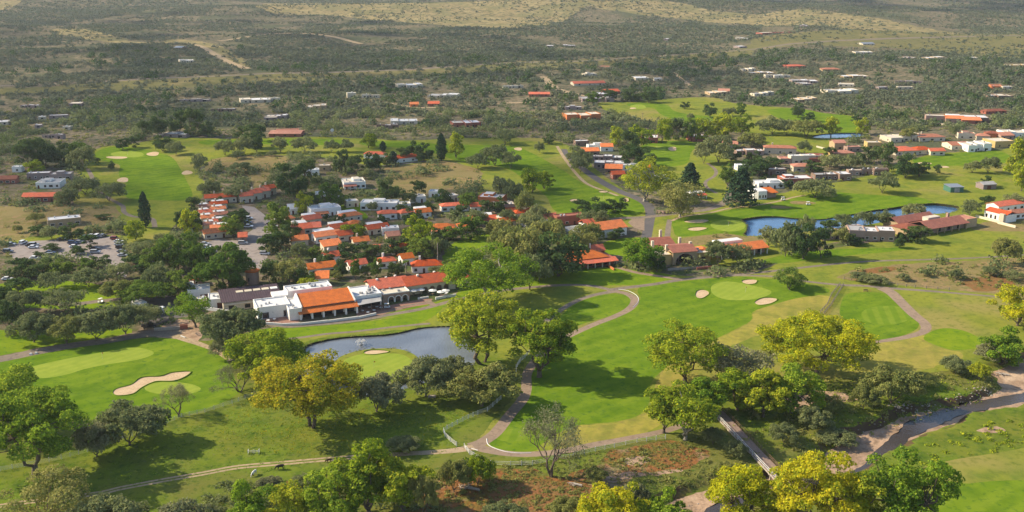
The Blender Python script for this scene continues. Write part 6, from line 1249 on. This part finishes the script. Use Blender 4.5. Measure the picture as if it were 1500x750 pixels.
# golf carts
def cart():
    o = empty('golf_cart'); MB().prism([(-1.1,.35),(-1.15,.85),(-.5,.9),(-.45,.6),(.4,.5),(.75,.95),(1.15,.75),(1.2,.35)], -.55, .55, 'y').build('body', M['carwhite'], o)
    MB().box(-.75, -.2, -.5, .5, .9, 1.0).box(-.85, -.72, -.5, .5, 1.0, 1.4).build('seat', M['cream'], o); MB().box(-1.0, .75, -.58, .58, 1.85, 1.93).build('roof', M['canvas'], o)
    for x, x2 in ((-.85, -.9), (.7, .6)):
        for y in (-.5, .5): MB().tube([(x, y, .8), (x2, y, 1.86)], .03, 5).build('roof_post', M['metal'], o)
    for x in (-.75, .8):
        for y in (-.55, .55): wheel(o, x, y, .25, .18)
    return o
c0 = cart()
for i, (x, y, a, lb) in enumerate([(654,433.5,70,'parked on the grass below the white terrace wall'),(1147,293,5,'on the pale path above the blue pond'),(1184,299.5,0,'on the far fairway near the mud patch'),(148,444,60,'on the lawn path beside the broad mesquite'),(567,450.5,10,'at the edge of the clubhouse patio')]):
    o = c0 if i == 0 else copy_tree(c0); o.location = gp(x, y); o.rotation_euler = (0, 0, R(a)); tag(o, 'white golf cart with canopy ' + lb, 'golf cart', 'golf carts')
# ---------------------------------------------------------------- terrace things
def umbrella():
    o = empty('umbrella'); MB().tube([(0, 0, 0), (0, 0, 2.6)], .05, 6).build('pole', M['paint'], o)
    m = MB(); n = 8; v = [(0, 0, 2.75)] + [(1.7 * math.cos(2 * math.pi * k / n), 1.7 * math.sin(2 * math.pi * k / n), 2.15) for k in range(n)] + [(0, 0, 2.68)] + [(1.7 * math.cos(2 * math.pi * k / n), 1.7 * math.sin(2 * math.pi * k / n), 2.05) for k in range(n)]
    m.add(v, [(0, 1 + k, 1 + (k + 1) % n) for k in range(n)] + [(n + 1, n + 2 + (k + 1) % n, n + 2 + k) for k in range(n)] + [(1 + k, n + 2 + k, n + 2 + (k + 1) % n, 1 + (k + 1) % n) for k in range(n)]); m.build('canopy', M['canvas'], o)
    MB().tube([(0, 0, .72), (0, 0, .78)], .6, 12).build('table_top', M['wood'], o); return o
u0 = umbrella()
for i, (x, y, lb) in enumerate([(606,431.5,'leftmost, half behind the small trees'),(617,430,'second, beside the terrace steps'),(634,431,'in front of the second arch'),(646,433,'lowest of the three by the terrace wall'),(653,431,'rightmost by the terrace wall')]):
    o = u0 if i == 0 else copy_tree(u0); o.location = gp(x, y); tag(o, 'white umbrella over a table on the terrace, ' + lb, 'umbrella', 'white terrace umbrellas')
def table():
    o = empty('patio_table'); MB().tube([(0, 0, .7), (0, 0, .76)], .65, 12).build('table_top', M['canvas'], o); MB().tube([(0, 0, 0), (0, 0, .7)], .07, 6).build('pedestal', M['metal'], o)
    for k in range(4):
        a = k * 1.57 + .4; x, y = 1.0 * math.cos(a), 1.0 * math.sin(a); ch = MB().box(x - .22, x + .22, y - .22, y + .22, .42, .48).box(x + .2 * math.cos(a) - .2, x + .2 * math.cos(a) + .2, y + .2 * math.sin(a) - .05, y + .2 * math.sin(a) + .05, .48, .9)
        for q in (-.18, .18):
            for w_ in (-.18, .18): ch.box(x + q - .02, x + q + .02, y + w_ - .02, y + w_ + .02, 0, .42)
        ch.build('chair', M['brownw'], o)
    return o
t0 = table()
for i, (x, y, lb) in enumerate([(531,457,'first, beside the last porch column'),(539,459,'second, near the low wall'),(541,452,'third, under the grey canopy'),(548,456,'fourth, near the low wall end'),(552,451,'fifth, at the canopy edge'),(558,452,'sixth, outermost by the golf cart'),(393,473,'on the small patio of the white annex'),(402,471,'on the small patio, nearer the clubhouse')]):
    o = t0 if i == 0 else copy_tree(t0); o.location = gp(x, y); o.rotation_euler = (0, 0, i * .7); tag(o, 'round patio table with four dark chairs, ' + lb, 'patio table', 'patio tables')
def wall_run(name, pts, h, w, mk, label, cat='wall', capk=None):
    a = [gp(*p) for p in pts]; x0, y0, z0 = a[0]; o = tag(empty(name, a[0]), label, cat); m = MB(); cpm = MB()
    for p, q in zip(a[:-1], a[1:]):
        dx, dy = q[0] - p[0], q[1] - p[1]; l = math.hypot(dx, dy); nx, ny = -dy / l * w / 2, dx / l * w / 2
        c = [(p[0] + nx - x0, p[1] + ny - y0), (q[0] + nx - x0, q[1] + ny - y0), (q[0] - nx - x0, q[1] - ny - y0), (p[0] - nx - x0, p[1] - ny - y0)]
        zt = max(p[2], q[2]) - z0 + h; m.prism(c, -1, zt, 'z'); 
        c2 = [(cx * 1 + (nx * .3 if k < 2 else -nx * .3), cy + (ny * .3 if k < 2 else -ny * .3)) for k, (cx, cy) in enumerate(c)]; cpm.prism(c2, zt + .002, zt + .08, 'z')
    m.build('masonry', M[mk], o); cpm.build('coping', M[capk or mk], o); return o
wall_run('patio_wall', [(384,476),(412,478),(440,477),(480,472.5),(525,466.5),(551,460.5)], .75, .3, 'white', 'long low white wall curving in front of the clubhouse patio')
wall_run('terrace_wall', [(638,437),(668,432)], .9, .35, 'white', 'short white wall in front of the umbrellas'); wall_run('terrace_wall', [(612,437),(628,434.5)], .6, .3, 'white', 'short low white wall left of the terrace steps')
wall_run('stone_wall', [(226,484),(248,483),(264,482)], .9, .6, 'stone', 'rough stone wall between service drive and cart path')
wall_run('yard_wall', [(284,452),(306,455.5),(350,462)], 1.0, .25, 'white', 'low white yard wall below the service buildings')
wall_run('entrance_wall', [(962,312),(972,314),(984,313)], 1.5, .5, 'pink', 'curved pinkish entrance wall at the road junction')
wall_run('garden_wall', [(1355,180),(1372,182),(1400,186)], 1.2, .4, 'cream', 'pale garden wall below the big orange-roofed villa'); wall_run('garden_wall', [(1196,216),(1222,222),(1240,223)], 1.0, .4, 'cream', 'pale garden wall between golf hole and golden villa')
loc, rz, W = frame((264, 483), (275, 482)); o = tag(empty('refuse_bin', loc, rz), 'dark red refuse container at the end of the stone wall', 'container'); MB().box(0, W, 0, 1.8, 0, 1.4).build('bin', M['redw'], o); MB().box(-.05, W + .05, -.05, 1.85, 1.402, 1.5).build('lid', M['doorwood'], o)
x, y, z = gp(265, 493); o = tag(MB().tube([(0, 0, .25), (2.1, -1.6, .25)], [.2, .17], 8).build('barrier_log', M['paint']), 'white log lying at the start of the dirt path', 'log'); o.location = (x, y, z)
for k, (px, py) in enumerate([(45, 518), (53, 516.5)]):
    o = tag(MB().prism([(-.5, 0), (.5, 0), (.35, .5), (-.35, .55)], -.3, .3, 'y').build('marker_block', M['paint']), ['left', 'right'][k] + ' one of two white blocks beside the cart path', 'marker'); o.location = gp(px, py)
# fountain
x, y = G(529, 503); z = H1(x, y) - .5; o = tag(empty('fountain', (x, y, z)), 'white water jet splashing in the near pond', 'fountain')
MB().tube([(0, 0, -.1), (0, 0, .2)], .7, 12).build('float', M['metal'], o)
rg = np.random.default_rng(5); t = rg.uniform(0, 1, 900); a = rg.choice([0, 2.1, 4.2, 1.0, 3.1, 5.2], 900) + rg.normal(0, .15, 900); rr = t * 2.3
c = np.column_stack([np.cos(a) * rr, np.sin(a) * rr, .15 + 5.6 * t * (1 - t) * rg.uniform(.8, 1.1, 900)]) + rg.normal(0, .07, (900, 3)); v, f = quads(c, rg.normal(size=(900, 3)), .16, rg); link('spray', np_mesh('spray', v, f, M['canvas']), o)
# ---------------------------------------------------------------- fences
def post_mesh(h, r, mk): return MB().box(-r, r, -r, r, -.3, h).mesh('post', M[mk])
def fence(name, pts, h, rails, sp_, mk, label, r=.07, rr=.04, maxp=95):
    w = []; 
    for p, q in zip(pts[:-1], pts[1:]):
        a, b = gp(*p), gp(*q); n = max(1, round(math.dist(a[:2], b[:2]) / sp_))
        w += [(a[0] + (b[0] - a[0]) * i / n, a[1] + (b[1] - a[1]) * i / n) for i in range(n)]
    w.append(gp(*pts[-1])[:2]); w = [(x, y, H1(x, y)) for x, y in w]; o = tag(empty(name, w[0]), label, 'fence'); pm = post_mesh(h + .12, r, mk)
    w2 = w if len(w) <= maxp else w[::2]
    for p in w2: link('post', pm, o, loc=(p[0] - w[0][0], p[1] - w[0][1], p[2] - w[0][2]))
    for k in range(rails):
        z = h * (k + 1) / rails - .06
        MB().tube([(p[0] - w[0][0], p[1] - w[0][1], p[2] - w[0][2] + z) for p in w], rr, 4).build('rail', M[mk], o)
    return o
fence('rail_fence', [(-14,696),(0,690),(54,680),(90,672),(128,661),(180,642),(234,622),(266,609),(300,602),(340,590),(378,576)], 1.25, 4, 2.6, 'paint', 'long pale rail fence between the left fairway and the pasture', .06, .028)
fence('rail_fence', [(734,586),(722,597),(714,604),(700,609),(686,615),(670,623),(655,631),(650,635),(652,641),(660,649),(669,656)], 1.35, 4, 2.6, 'paint', 'white rail fence curving down beside the cart path bend', .09, .045)
fence('rail_fence', [(680,658),(688,668),(700,675),(712,681),(722,684)], 1.3, 4, 2.4, 'paint', 'short white rail fence from the gate down to the corner post', .09, .045)
fence('rail_fence', [(722,684),(748,685),(780,684),(800,680),(816,674),(840,671),(872,663),(900,657),(933,649),(975,643)], 1.3, 3, 3.4, 'paint', 'rail fence below the lower cart path', .08, .035)
fence('rail_fence', [(756,556),(756,540),(762,530),(769,524),(776,516)], 1.4, 4, 2.4, 'paint', 'short white rail fence between the two big cottonwoods', .09, .045)
fence('split_rail_fence', [(1230,419),(1218,433),(1212,447),(1202,458)], 1.2, 3, 2.6, 'post', 'weathered rail fence left of the striped tee, left of the pair', .1, .06)
fence('split_rail_fence', [(1235,420),(1226,434),(1217,448),(1207,460)], 1.2, 3, 2.6, 'post', 'weathered rail fence left of the striped tee, right of the pair', .1, .06)
fence('split_rail_fence', [(1236,411),(1258,413),(1302,419),(1340,423),(1390,427)], 1.2, 2, 4, 'post', 'rustic fence along the lower edge of the dry field', .12, .05)
# ---------------------------------------------------------------- bridge
a = G(1050, 600, .8); b = G(1166, 724, .4); L_ = math.dist(a, b); rz = math.atan2(b[1] - a[1], b[0] - a[0]); o = tag(empty('footbridge', (a[0], a[1], .45), rz), 'long plank bridge with one white and one brown railing over the river', 'bridge')
m = MB(); n = int(L_ / .3)
for k in range(n): m.box(k * .3, k * .3 + .27, -1.7, 1.7, .02, .08 + .012 * math.sin(k * 2.3))
m.build('deck_planks', M['bridgewood'] if 'bridgewood' in M else M['wood'], o)
MB().box(0, L_, -1.84, -1.72, -.4, .08).build('girder', M['stone'], o); MB().box(0, L_, 1.72, 1.84, -.45, .1).build('girder', M['wood'], o)
for sd, mk in ((-1, 'paint'), (1, 'wood')):
    pm = MB().box(-.05, .05, -.05, .05, 0, 1.15).mesh('railing_post', M[mk])
    for k in range(int(L_ / 2.4) + 1): link('railing_post', pm, o, loc=(k * 2.4, sd * 1.78, .1))
    for z in (.65, 1.2): MB().box(0, L_, sd * 1.78 - .045, sd * 1.78 + .045, z, z + .09).build('handrail', M[mk], o)
for k in range(6):
    x = 3 + k * (L_ - 6) / 5; MB().box(x - .2, x + .2, -1.3, -.9, -4, -.45).box(x - .2, x + .2, .9, 1.3, -4, -.45).box(x - .25, x + .25, -1.7, 1.7, -.75, -.46).build('pier', M['stone'], o)
# ---------------------------------------------------------------- animals
def cow(loc, ang, s, coat, label, cat='cow', patch=None):
    J = dict(pel=(0,0,1.12), bl=(.45,0,1.08), ch=(1.0,0,1.06), nk=(1.35,0,.98), nk2=(1.62,0,.62), hd=(1.78,0,.34), mz=(1.92,0,.10), rp=(-.28,0,1.15), tl1=(-.42,0,1.0), tl2=(-.46,0,.45))
    V = []; E = []; Rr = []; ix = {}
    def add(nm, p, r, par=None, ry=None):
        ix[nm] = len(V); V.append(tuple(c * s for c in p)); Rr.append((r * s, (ry or r) * s))
        if par: E.append((ix[par], ix[nm]))
    add('pel', J['pel'], .29, ry=.33); add('bl', J['bl'], .31, 'pel', .36); add('ch', J['ch'], .29, 'bl', .35); add('nk', J['nk'], .19, 'ch', .24); add('nk2', J['nk2'], .14, 'nk', .17); add('hd', J['hd'], .13, 'nk2', .14); add('mz', J['mz'], .085, 'hd'); add('rp', J['rp'], .2, 'pel'); add('tl1', J['tl1'], .05, 'rp'); add('tl2', J['tl2'], .03, 'tl1')
    for sd, q in ((1, .06), (-1, -.06)):
        k = str(sd)
        add('f0' + k, (1.02, .17 * sd, .72), .13, 'ch'); add('f1' + k, (1.02 + q, .18 * sd, .42), .075, 'f0' + k); add('f2' + k, (1.0 + q, .18 * sd, .1), .055, 'f1' + k); add('f3' + k, (1.05 + q, .18 * sd, .03), .065, 'f2' + k)
        add('h0' + k, (.0 - q, .18 * sd, .75), .17, 'pel'); add('h1' + k, (-.16 - q, .18 * sd, .45), .08, 'h0' + k); add('h2' + k, (-.08 - q, .18 * sd, .1), .055, 'h1' + k); add('h3' + k, (-.02 - q, .18 * sd, .03), .065, 'h2' + k)
        add('e' + k, (1.66, .22 * sd, .50), .035, 'nk2')
    me = bpy.data.meshes.new('cow_body'); me.from_pydata(V, E, []); me.materials.append(coat)
    o = link('cow', me); o.location = loc; o.rotation_euler = (0, 0, ang)
    md = o.modifiers.new('skin', 'SKIN'); sv = me.skin_vertices[0].data
    for i, r in enumerate(Rr): sv[i].radius = r; sv[i].use_root = (i == 0)
    sb = o.modifiers.new('sub', 'SUBSURF'); sb.levels = 2; sb.render_levels = 2
    for sd in (1, -1): link('horn', MB().tube([(1.66 * s, .1 * s * sd, .52 * s), (1.70 * s, .24 * s * sd, .60 * s), (1.78 * s, .27 * s * sd, .66 * s)], [.03 * s, .022 * s, .008 * s], 6).mesh('horn', M['cream']), o)
    return tag(o, label, cat, 'grazing cattle')
M['blackcoat'] = plain('black_cow_coat', (.018, .015, .013), .3, 2, .6); M['browncoat'] = plain('dark_brown_cow_coat', (.05, .022, .014), .3, 2, .6)
m_, t_, ns_, ls_ = nt('white_and_dark_cow_coat'); tc_ = N(ns_, 'ShaderNodeTexCoord'); out_bsdf(m_, t_, ns_, ls_, mixc(ns_, ls_, noise_fac(ns_, ls_, tc_.outputs['Object'], 1.4, 1, .5, .52, .56), (.72, .70, .64), (.03, .025, .02)), .7); M['patchcoat'] = m_
cow(gp(414, 686), R(186), 1.12, M['blackcoat'], 'black cow grazing below the dirt track, facing left'); cow(gp(484, 676), R(190), .8, M['browncoat'], 'small dark brown calf grazing at the edge of the dirt track'); cow(gp(374, 693), R(-112), 1.0, M['patchcoat'], 'white cow with dark patches grazing head down toward the viewer')
# riding jump
x, y, z = gp(372, 663); o = tag(empty('riding_jump', (x, y, z), R(4)), 'white wooden riding jump standing in the pasture', 'jump')
for q in (-1.55, 1.35):
    m = MB().box(q, q + .1, -.7, -.6, 0, 1.4).box(q, q + .1, .6, .7, 0, 1.1).box(q, q + .1, -.6, .6, .2, .32).box(q, q + .1, -.6, .6, .62, .72).box(q, q + .1, -.6, .6, 1.0, 1.1); m.tube([(q + .05, -.6, .3), (q + .05, .6, 1.0)], .05, 4).tube([(q + .05, .6, .3), (q + .05, -.6, 1.0)], .05, 4).build('wing', M['paint'], o)
for zz in (.45, .8): MB().tube([(-1.45, 0, zz), (1.35, 0, zz)], .05, 6).build('pole', M['paint'], o)
MB().tube([(.42 * math.cos(t), -.05, .6 + .5 * math.sin(t)) for t in [2 * math.pi * k / 14 for k in range(15)]], .06, 5, False).build('ring', M['paint'], o)
x, y, z = gp(406, 709); o = tag(MB().tube([(0, 0, -.3), (0, 0, 1.7)], [.17, .15], 8).build('wooden_post', M['post']), 'single weathered wooden post at the lower edge of the pasture', 'post'); o.location = (x, y, z)
x, y, z = gp(633, 583); o = tag(MB().prism([(-1.1, 0), (1.1, 0), (1.25, .6), (-1.25, .6)], -.5, .5, 'y').build('water_trough', M['stone']), 'pale water trough under the mesquite right of the pond island', 'trough'); o.location = (x, y, z)
# fallen timber
def logs(px, py, n, sz, label, seed):
    g = random.Random(seed); x, y, z = gp(px, py); o = tag(empty('fallen_tree', (x, y, z)), label, 'fallen tree')
    MB().tube([(-sz * .5, sz * .2, .5), (0, 0, .45), (sz * .6, -sz * .25, .3)], [.12, .28, .34], 8).build('log', M['deadwood'], o)
    for i in range(n):
        a = g.uniform(0, 6.28); l = sz * g.uniform(.25, .7); p = (g.uniform(-sz * .5, sz * .1), g.uniform(-.8, .8), g.uniform(.1, .6)); e = (p[0] + math.cos(a) * l, p[1] + math.sin(a) * l, p[2] + g.uniform(-.1, .5) * l)
        mid = tuple((u + w) / 2 + g.uniform(-.2, .2) for u, w in zip(p, e)); MB().tube([p, mid, e], [.1, .07, .02], 5).build('branch', M['deadwood'], o)
logs(688, 718, 22, 4.2, 'tangle of bleached fallen branches and one log on the brown bank', 4); logs(1468, 541, 16, 3.6, 'bleached driftwood tangle at the rim of the sandy riverbed', 5); logs(1068, 742, 12, 3, 'dead branches caught under the bridge', 6)
logs(842, 712, 6, 3, 'weathered stump roots beside the nearly leafless tree', 7)
# pins on the greens
f0 = None
for i, (x, y, lb) in enumerate([(1067,332,'green beside the blue pond'),(1092,427,'green at the top of the big fairway'),(962,217,'central green'),(187,226,'far left green'),(548,540,'island green'),(884,293,'green by the main road bend'),(150,524,'long green at lower left'),(935,157,'farthest green')]):
    if f0 is None: o = f0 = empty('golf_flag'); MB().tube([(0, 0, 0), (0, 0, 2.3)], .03, 5).build('pole', M['paint'], o); MB().prism([(0.02, 1.8), (.02, 2.28), (.62, 2.04)], -.01, .01, 'y').build('flag', M['carred'] if i else M['tile_red'], o)
    else: o = copy_tree(f0)
    o.location = gp(x, y); tag(o, 'thin golf flag standing on the ' + lb, 'golf flag', 'golf flags')
def upole(x, y, h, lb):
    o = tag(empty('utility_pole', gp(x, y)), lb, 'utility pole'); MB().tube([(0, 0, -.3), (0, 0, h)], [.2, .13], 7).build('pole', M['post'], o); MB().box(-1.2, 1.2, -.07, .07, h - 1.0, h - .85).build('crossarm', M['wood'], o)
for x, y, h, lb in [(1238.6,163,12,'utility pole above the far right golf hole'),(803.6,197,9,'utility pole beyond the curved fairway'),(941,181,9,'utility pole above the central green'),(400,100,9,'utility pole by the highway, upper left'),(503,105,10,'utility pole by the highway, upper centre')]: upole(x, y, h, lb)
x, y, z = gp(487, 195); o = tag(empty('satellite_dish', (x, y, z)), 'white dish on a post beside the long upper fairway', 'dish'); MB().tube([(0, 0, 0), (0, 0, 1.6)], .08, 6).build('post', M['metal'], o)
MB().tube([(0, -.35, 2.4), (0, -.15, 2.4), (0, 0, 2.4)], [1.35, 1.0, .2], 16).build('dish', M['canvas'], o)
# stones in the riverbed and planting beds
def rocks(name, pts, n, sz, label, mk='stone'):
    g = np.random.default_rng(9); V = []; F = []; n0 = 0
    base = [(1, 0, 0), (-1, 0, 0), (0, 1, 0), (0, -1, 0), (0, 0, 1), (0, 0, -1)]; fs = [(0, 2, 4), (2, 1, 4), (1, 3, 4), (3, 0, 4), (2, 0, 5), (1, 2, 5), (3, 1, 5), (0, 3, 5)]
    P0 = [G(px, py, RZ) for px, py in pts]
    for i in range(n):
        k = g.integers(0, len(P0) - 1); t = g.uniform(); x = P0[k][0] * (1 - t) + P0[k + 1][0] * t + g.normal(0, 1.6); y = P0[k][1] * (1 - t) + P0[k + 1][1] * t + g.normal(0, 1.2); r = sz * g.uniform(.3, 1) ** 2 + .1; z = H1(x, y); ro = g.uniform(.6, 1.2, 6)
        for q, b_ in zip(ro, base): V.append((x + b_[0] * r * q, y + b_[1] * r * q, z + b_[2] * r * q * .6))
        F += [tuple(n0 + j for j in f_) for f_ in fs]; n0 += 6
    tag(link(name, np_mesh(name, V, F, M[mk])), label, 'stones', None, 'stuff')
rocks('river_stones', [(1300,606),(1340,604),(1370,601),(1430,583),(1470,570)], 170, .5, 'pale stones along the upper edge of the river')
rocks('river_stones', [(1215,660),(1260,642),(1300,625),(1330,612)], 70, .35, 'small stones on the sand bar')
rocks('river_stones', [(1000,745),(1040,725),(1080,712)], 30, .4, 'stones at the river bend near the bottom')
# ---------------------------------------------------------------- thin broken clouds (they shade the middle distance) and the air
def cloud(pts, cov, r, alt, seed):
    rg = np.random.default_rng(seed); pg = poly(pts, False); a = np.asarray(pg); lo = a.min(0); hi = a.max(0); area = (hi[0] - lo[0]) * (hi[1] - lo[1]); n = int(area * cov / (math.pi * r * r * .8))
    x = rg.uniform(lo[0], hi[0], n); y = rg.uniform(lo[1], hi[1], n); m = inside(x, y, pg); x, y = x[m], y[m]; dn = np.array([mnoise.fractal(Vector((p / 260, q / 260, seed)), .8, 2, 3) for p, q in zip(x, y)]); m = dn + rg.normal(0, .25, len(x)) > -.25; x, y = x[m], y[m]; n = len(x)
    off = alt / math.tan(SUN_EL); x = x - off * math.cos(SUN_AZ); y = y + off * math.sin(SUN_AZ); z = alt + rg.normal(0, 25, n)
    bm = bmesh.new(); bmesh.ops.create_icosphere(bm, subdivisions=1, radius=1); b = np.array([v.co[:] for v in bm.verts]); f = np.array([[v.index for v in q.verts] for q in bm.faces]); bm.free()
    rr = r * rg.uniform(.55, 1.35, n); V = b[None] * (rr[:, None, None] * np.array([1, 1, .6])) + np.stack([x, y, z], 1)[:, None, :]; F = f[None] + (np.arange(n) * len(b))[:, None, None]
    tag(link('cloud', np_mesh('cloud', V.reshape(-1, 3), F.reshape(-1, 3), M['canvas'], True)), kind='stuff')
SUN_EL, SUN_AZ = R(33), R(12)
cloud([(-120,62),(300,52),(700,58),(1050,74),(1180,90),(1100,130),(960,150),(880,200),(820,330),(600,352),(300,335),(-120,335)], .30, 15, 2300, 3)
cloud([(820,3),(1600,6),(1600,34),(1300,22),(1000,14)], .8, 26, 2300, 4)
cloud([(-60,22),(380,26),(600,34),(740,48),(700,60),(-120,60)], .25, 24, 2300, 6)
bpy.ops.mesh.primitive_cube_add(size=1, location=(0, 3500, 66)); hz = bpy.context.object; hz.name = 'haze'; hz.scale = (9400, 8400, 138)
hm = bpy.data.materials.new('haze'); hm.use_nodes = True; hn = hm.node_tree; hn.nodes.clear(); ho = hn.nodes.new('ShaderNodeOutputMaterial'); hv = hn.nodes.new('ShaderNodeVolumePrincipled'); hv.inputs['Density'].default_value = HAZE; hv.inputs['Color'].default_value = (.86, .92, 1, 1); hv.inputs['Anisotropy'].default_value = .2; hn.links.new(hv.outputs[0], ho.inputs['Volume']); hz.data.materials.append(hm); tag(hz, kind='stuff')

# grassy lips round the sand
for nm, mt, pg in REG:
    if nm == 'sand_bunker' and P(pg[0][0], pg[0][1], 0)[1] > 280:
        cx = sum(p[0] for p in pg) / len(pg); cy = sum(p[1] for p in pg) / len(pg)
        pts = [(x + (x - cx) * .01, y + (y - cy) * .01, H1(x, y) + (.10 if y > cy else .0)) for x, y in pg]; pts.append(pts[0])
        tag(link('bunker_lip', MB().tube(pts, .22, 6, False).mesh('bunker_lip', M['fairway'], True)), kind='structure')

for pts, lb in (([(713,645),(715,653.5),(724.5,659),(741,664.3),(760,666.3),(778,666)], 'pale kerb round the tee circle'), ([(906,423.5),(921,426),(933,433),(935,441),(927,450)], 'pale kerb outside the loop of the cart path'), ([(700,662),(690,659)], 'pale kerb at the gate')):
    a = [gp(*p) for p in crom(pts, False, 5)]
    tag(link('kerb', MB().tube([(x, y, z + .03) for x, y, z in a], .13, 5, False).mesh('kerb', M['paint'])), kind='structure')

x, y, z = gp(1268, 428); o = tag(empty('tee_bench', (x, y, z), R(5)), 'small dark bench and rack at the top edge of the striped tee', 'bench')
MB().box(-.9, .9, -.2, .2, .42, .48).box(-.9, .9, .2, .25, .6, .95).build('seat', M['wood'], o)
for q in (-.8, .72): MB().box(q, q + .08, -.2, .25, 0, .42).build('leg', M['wood'], o)
MB().box(1.3, 1.36, -.05, .05, 0, 1.0).box(2.1, 2.16, -.05, .05, 0, 1.0).box(1.3, 2.16, -.04, .04, 1.0, 1.06).build('rack', M['redw'], o)
# ---------------------------------------------------------------- camera, light, air
cam = bpy.data.cameras.new('camera'); co = bpy.data.objects.new('camera', cam); C.objects.link(co)
cam.sensor_width = 36; cam.lens = 36 * FPX / 1500; cam.clip_start = .5; cam.clip_end = 40000
co.location = (0, 0, CAMH); co.rotation_euler = (math.pi / 2 - PITCH, 0, 0); sc.camera = co
SUN_EL, SUN_AZ = R(33), R(12)      # light travels towards +x and a little towards the camera
w = bpy.data.worlds.new('World'); sc.world = w; w.use_nodes = True
wn = w.node_tree.nodes; wl = w.node_tree.links; bg = wn['Background']
sky = wn.new('ShaderNodeTexSky'); sky.sky_type = 'NISHITA'; sky.sun_disc = False; sky.sun_elevation = SUN_EL
d = Vector((-math.cos(SUN_AZ) * math.cos(SUN_EL), math.sin(SUN_AZ) * math.cos(SUN_EL), math.sin(SUN_EL)))   # towards the sun
sky.sun_rotation = math.atan2(d.x, d.y); sky.altitude = 1000; sky.dust_density = 2.0
wl.new(sky.outputs[0], bg.inputs[0]); bg.inputs[1].default_value = SKYS
sl = bpy.data.lights.new('sun', 'SUN'); sl.energy = SUNS; sl.angle = R(.55); sl.color = (1, .87, .64)
so = bpy.data.objects.new('sun', sl); C.objects.link(so); so.rotation_euler = (-d).to_track_quat('-Z', 'Y').to_euler()
sc.view_settings.view_transform = 'Standard'; sc.view_settings.look = 'None'; sc.view_settings.gamma = 1; sc.view_settings.exposure = EXPO
sc.cycles.max_bounces = 5; sc.cycles.diffuse_bounces = 3; sc.cycles.glossy_bounces = 2; sc.cycles.transmission_bounces = 2; sc.cycles.volume_bounces = 0
sc.cycles.use_denoising = True
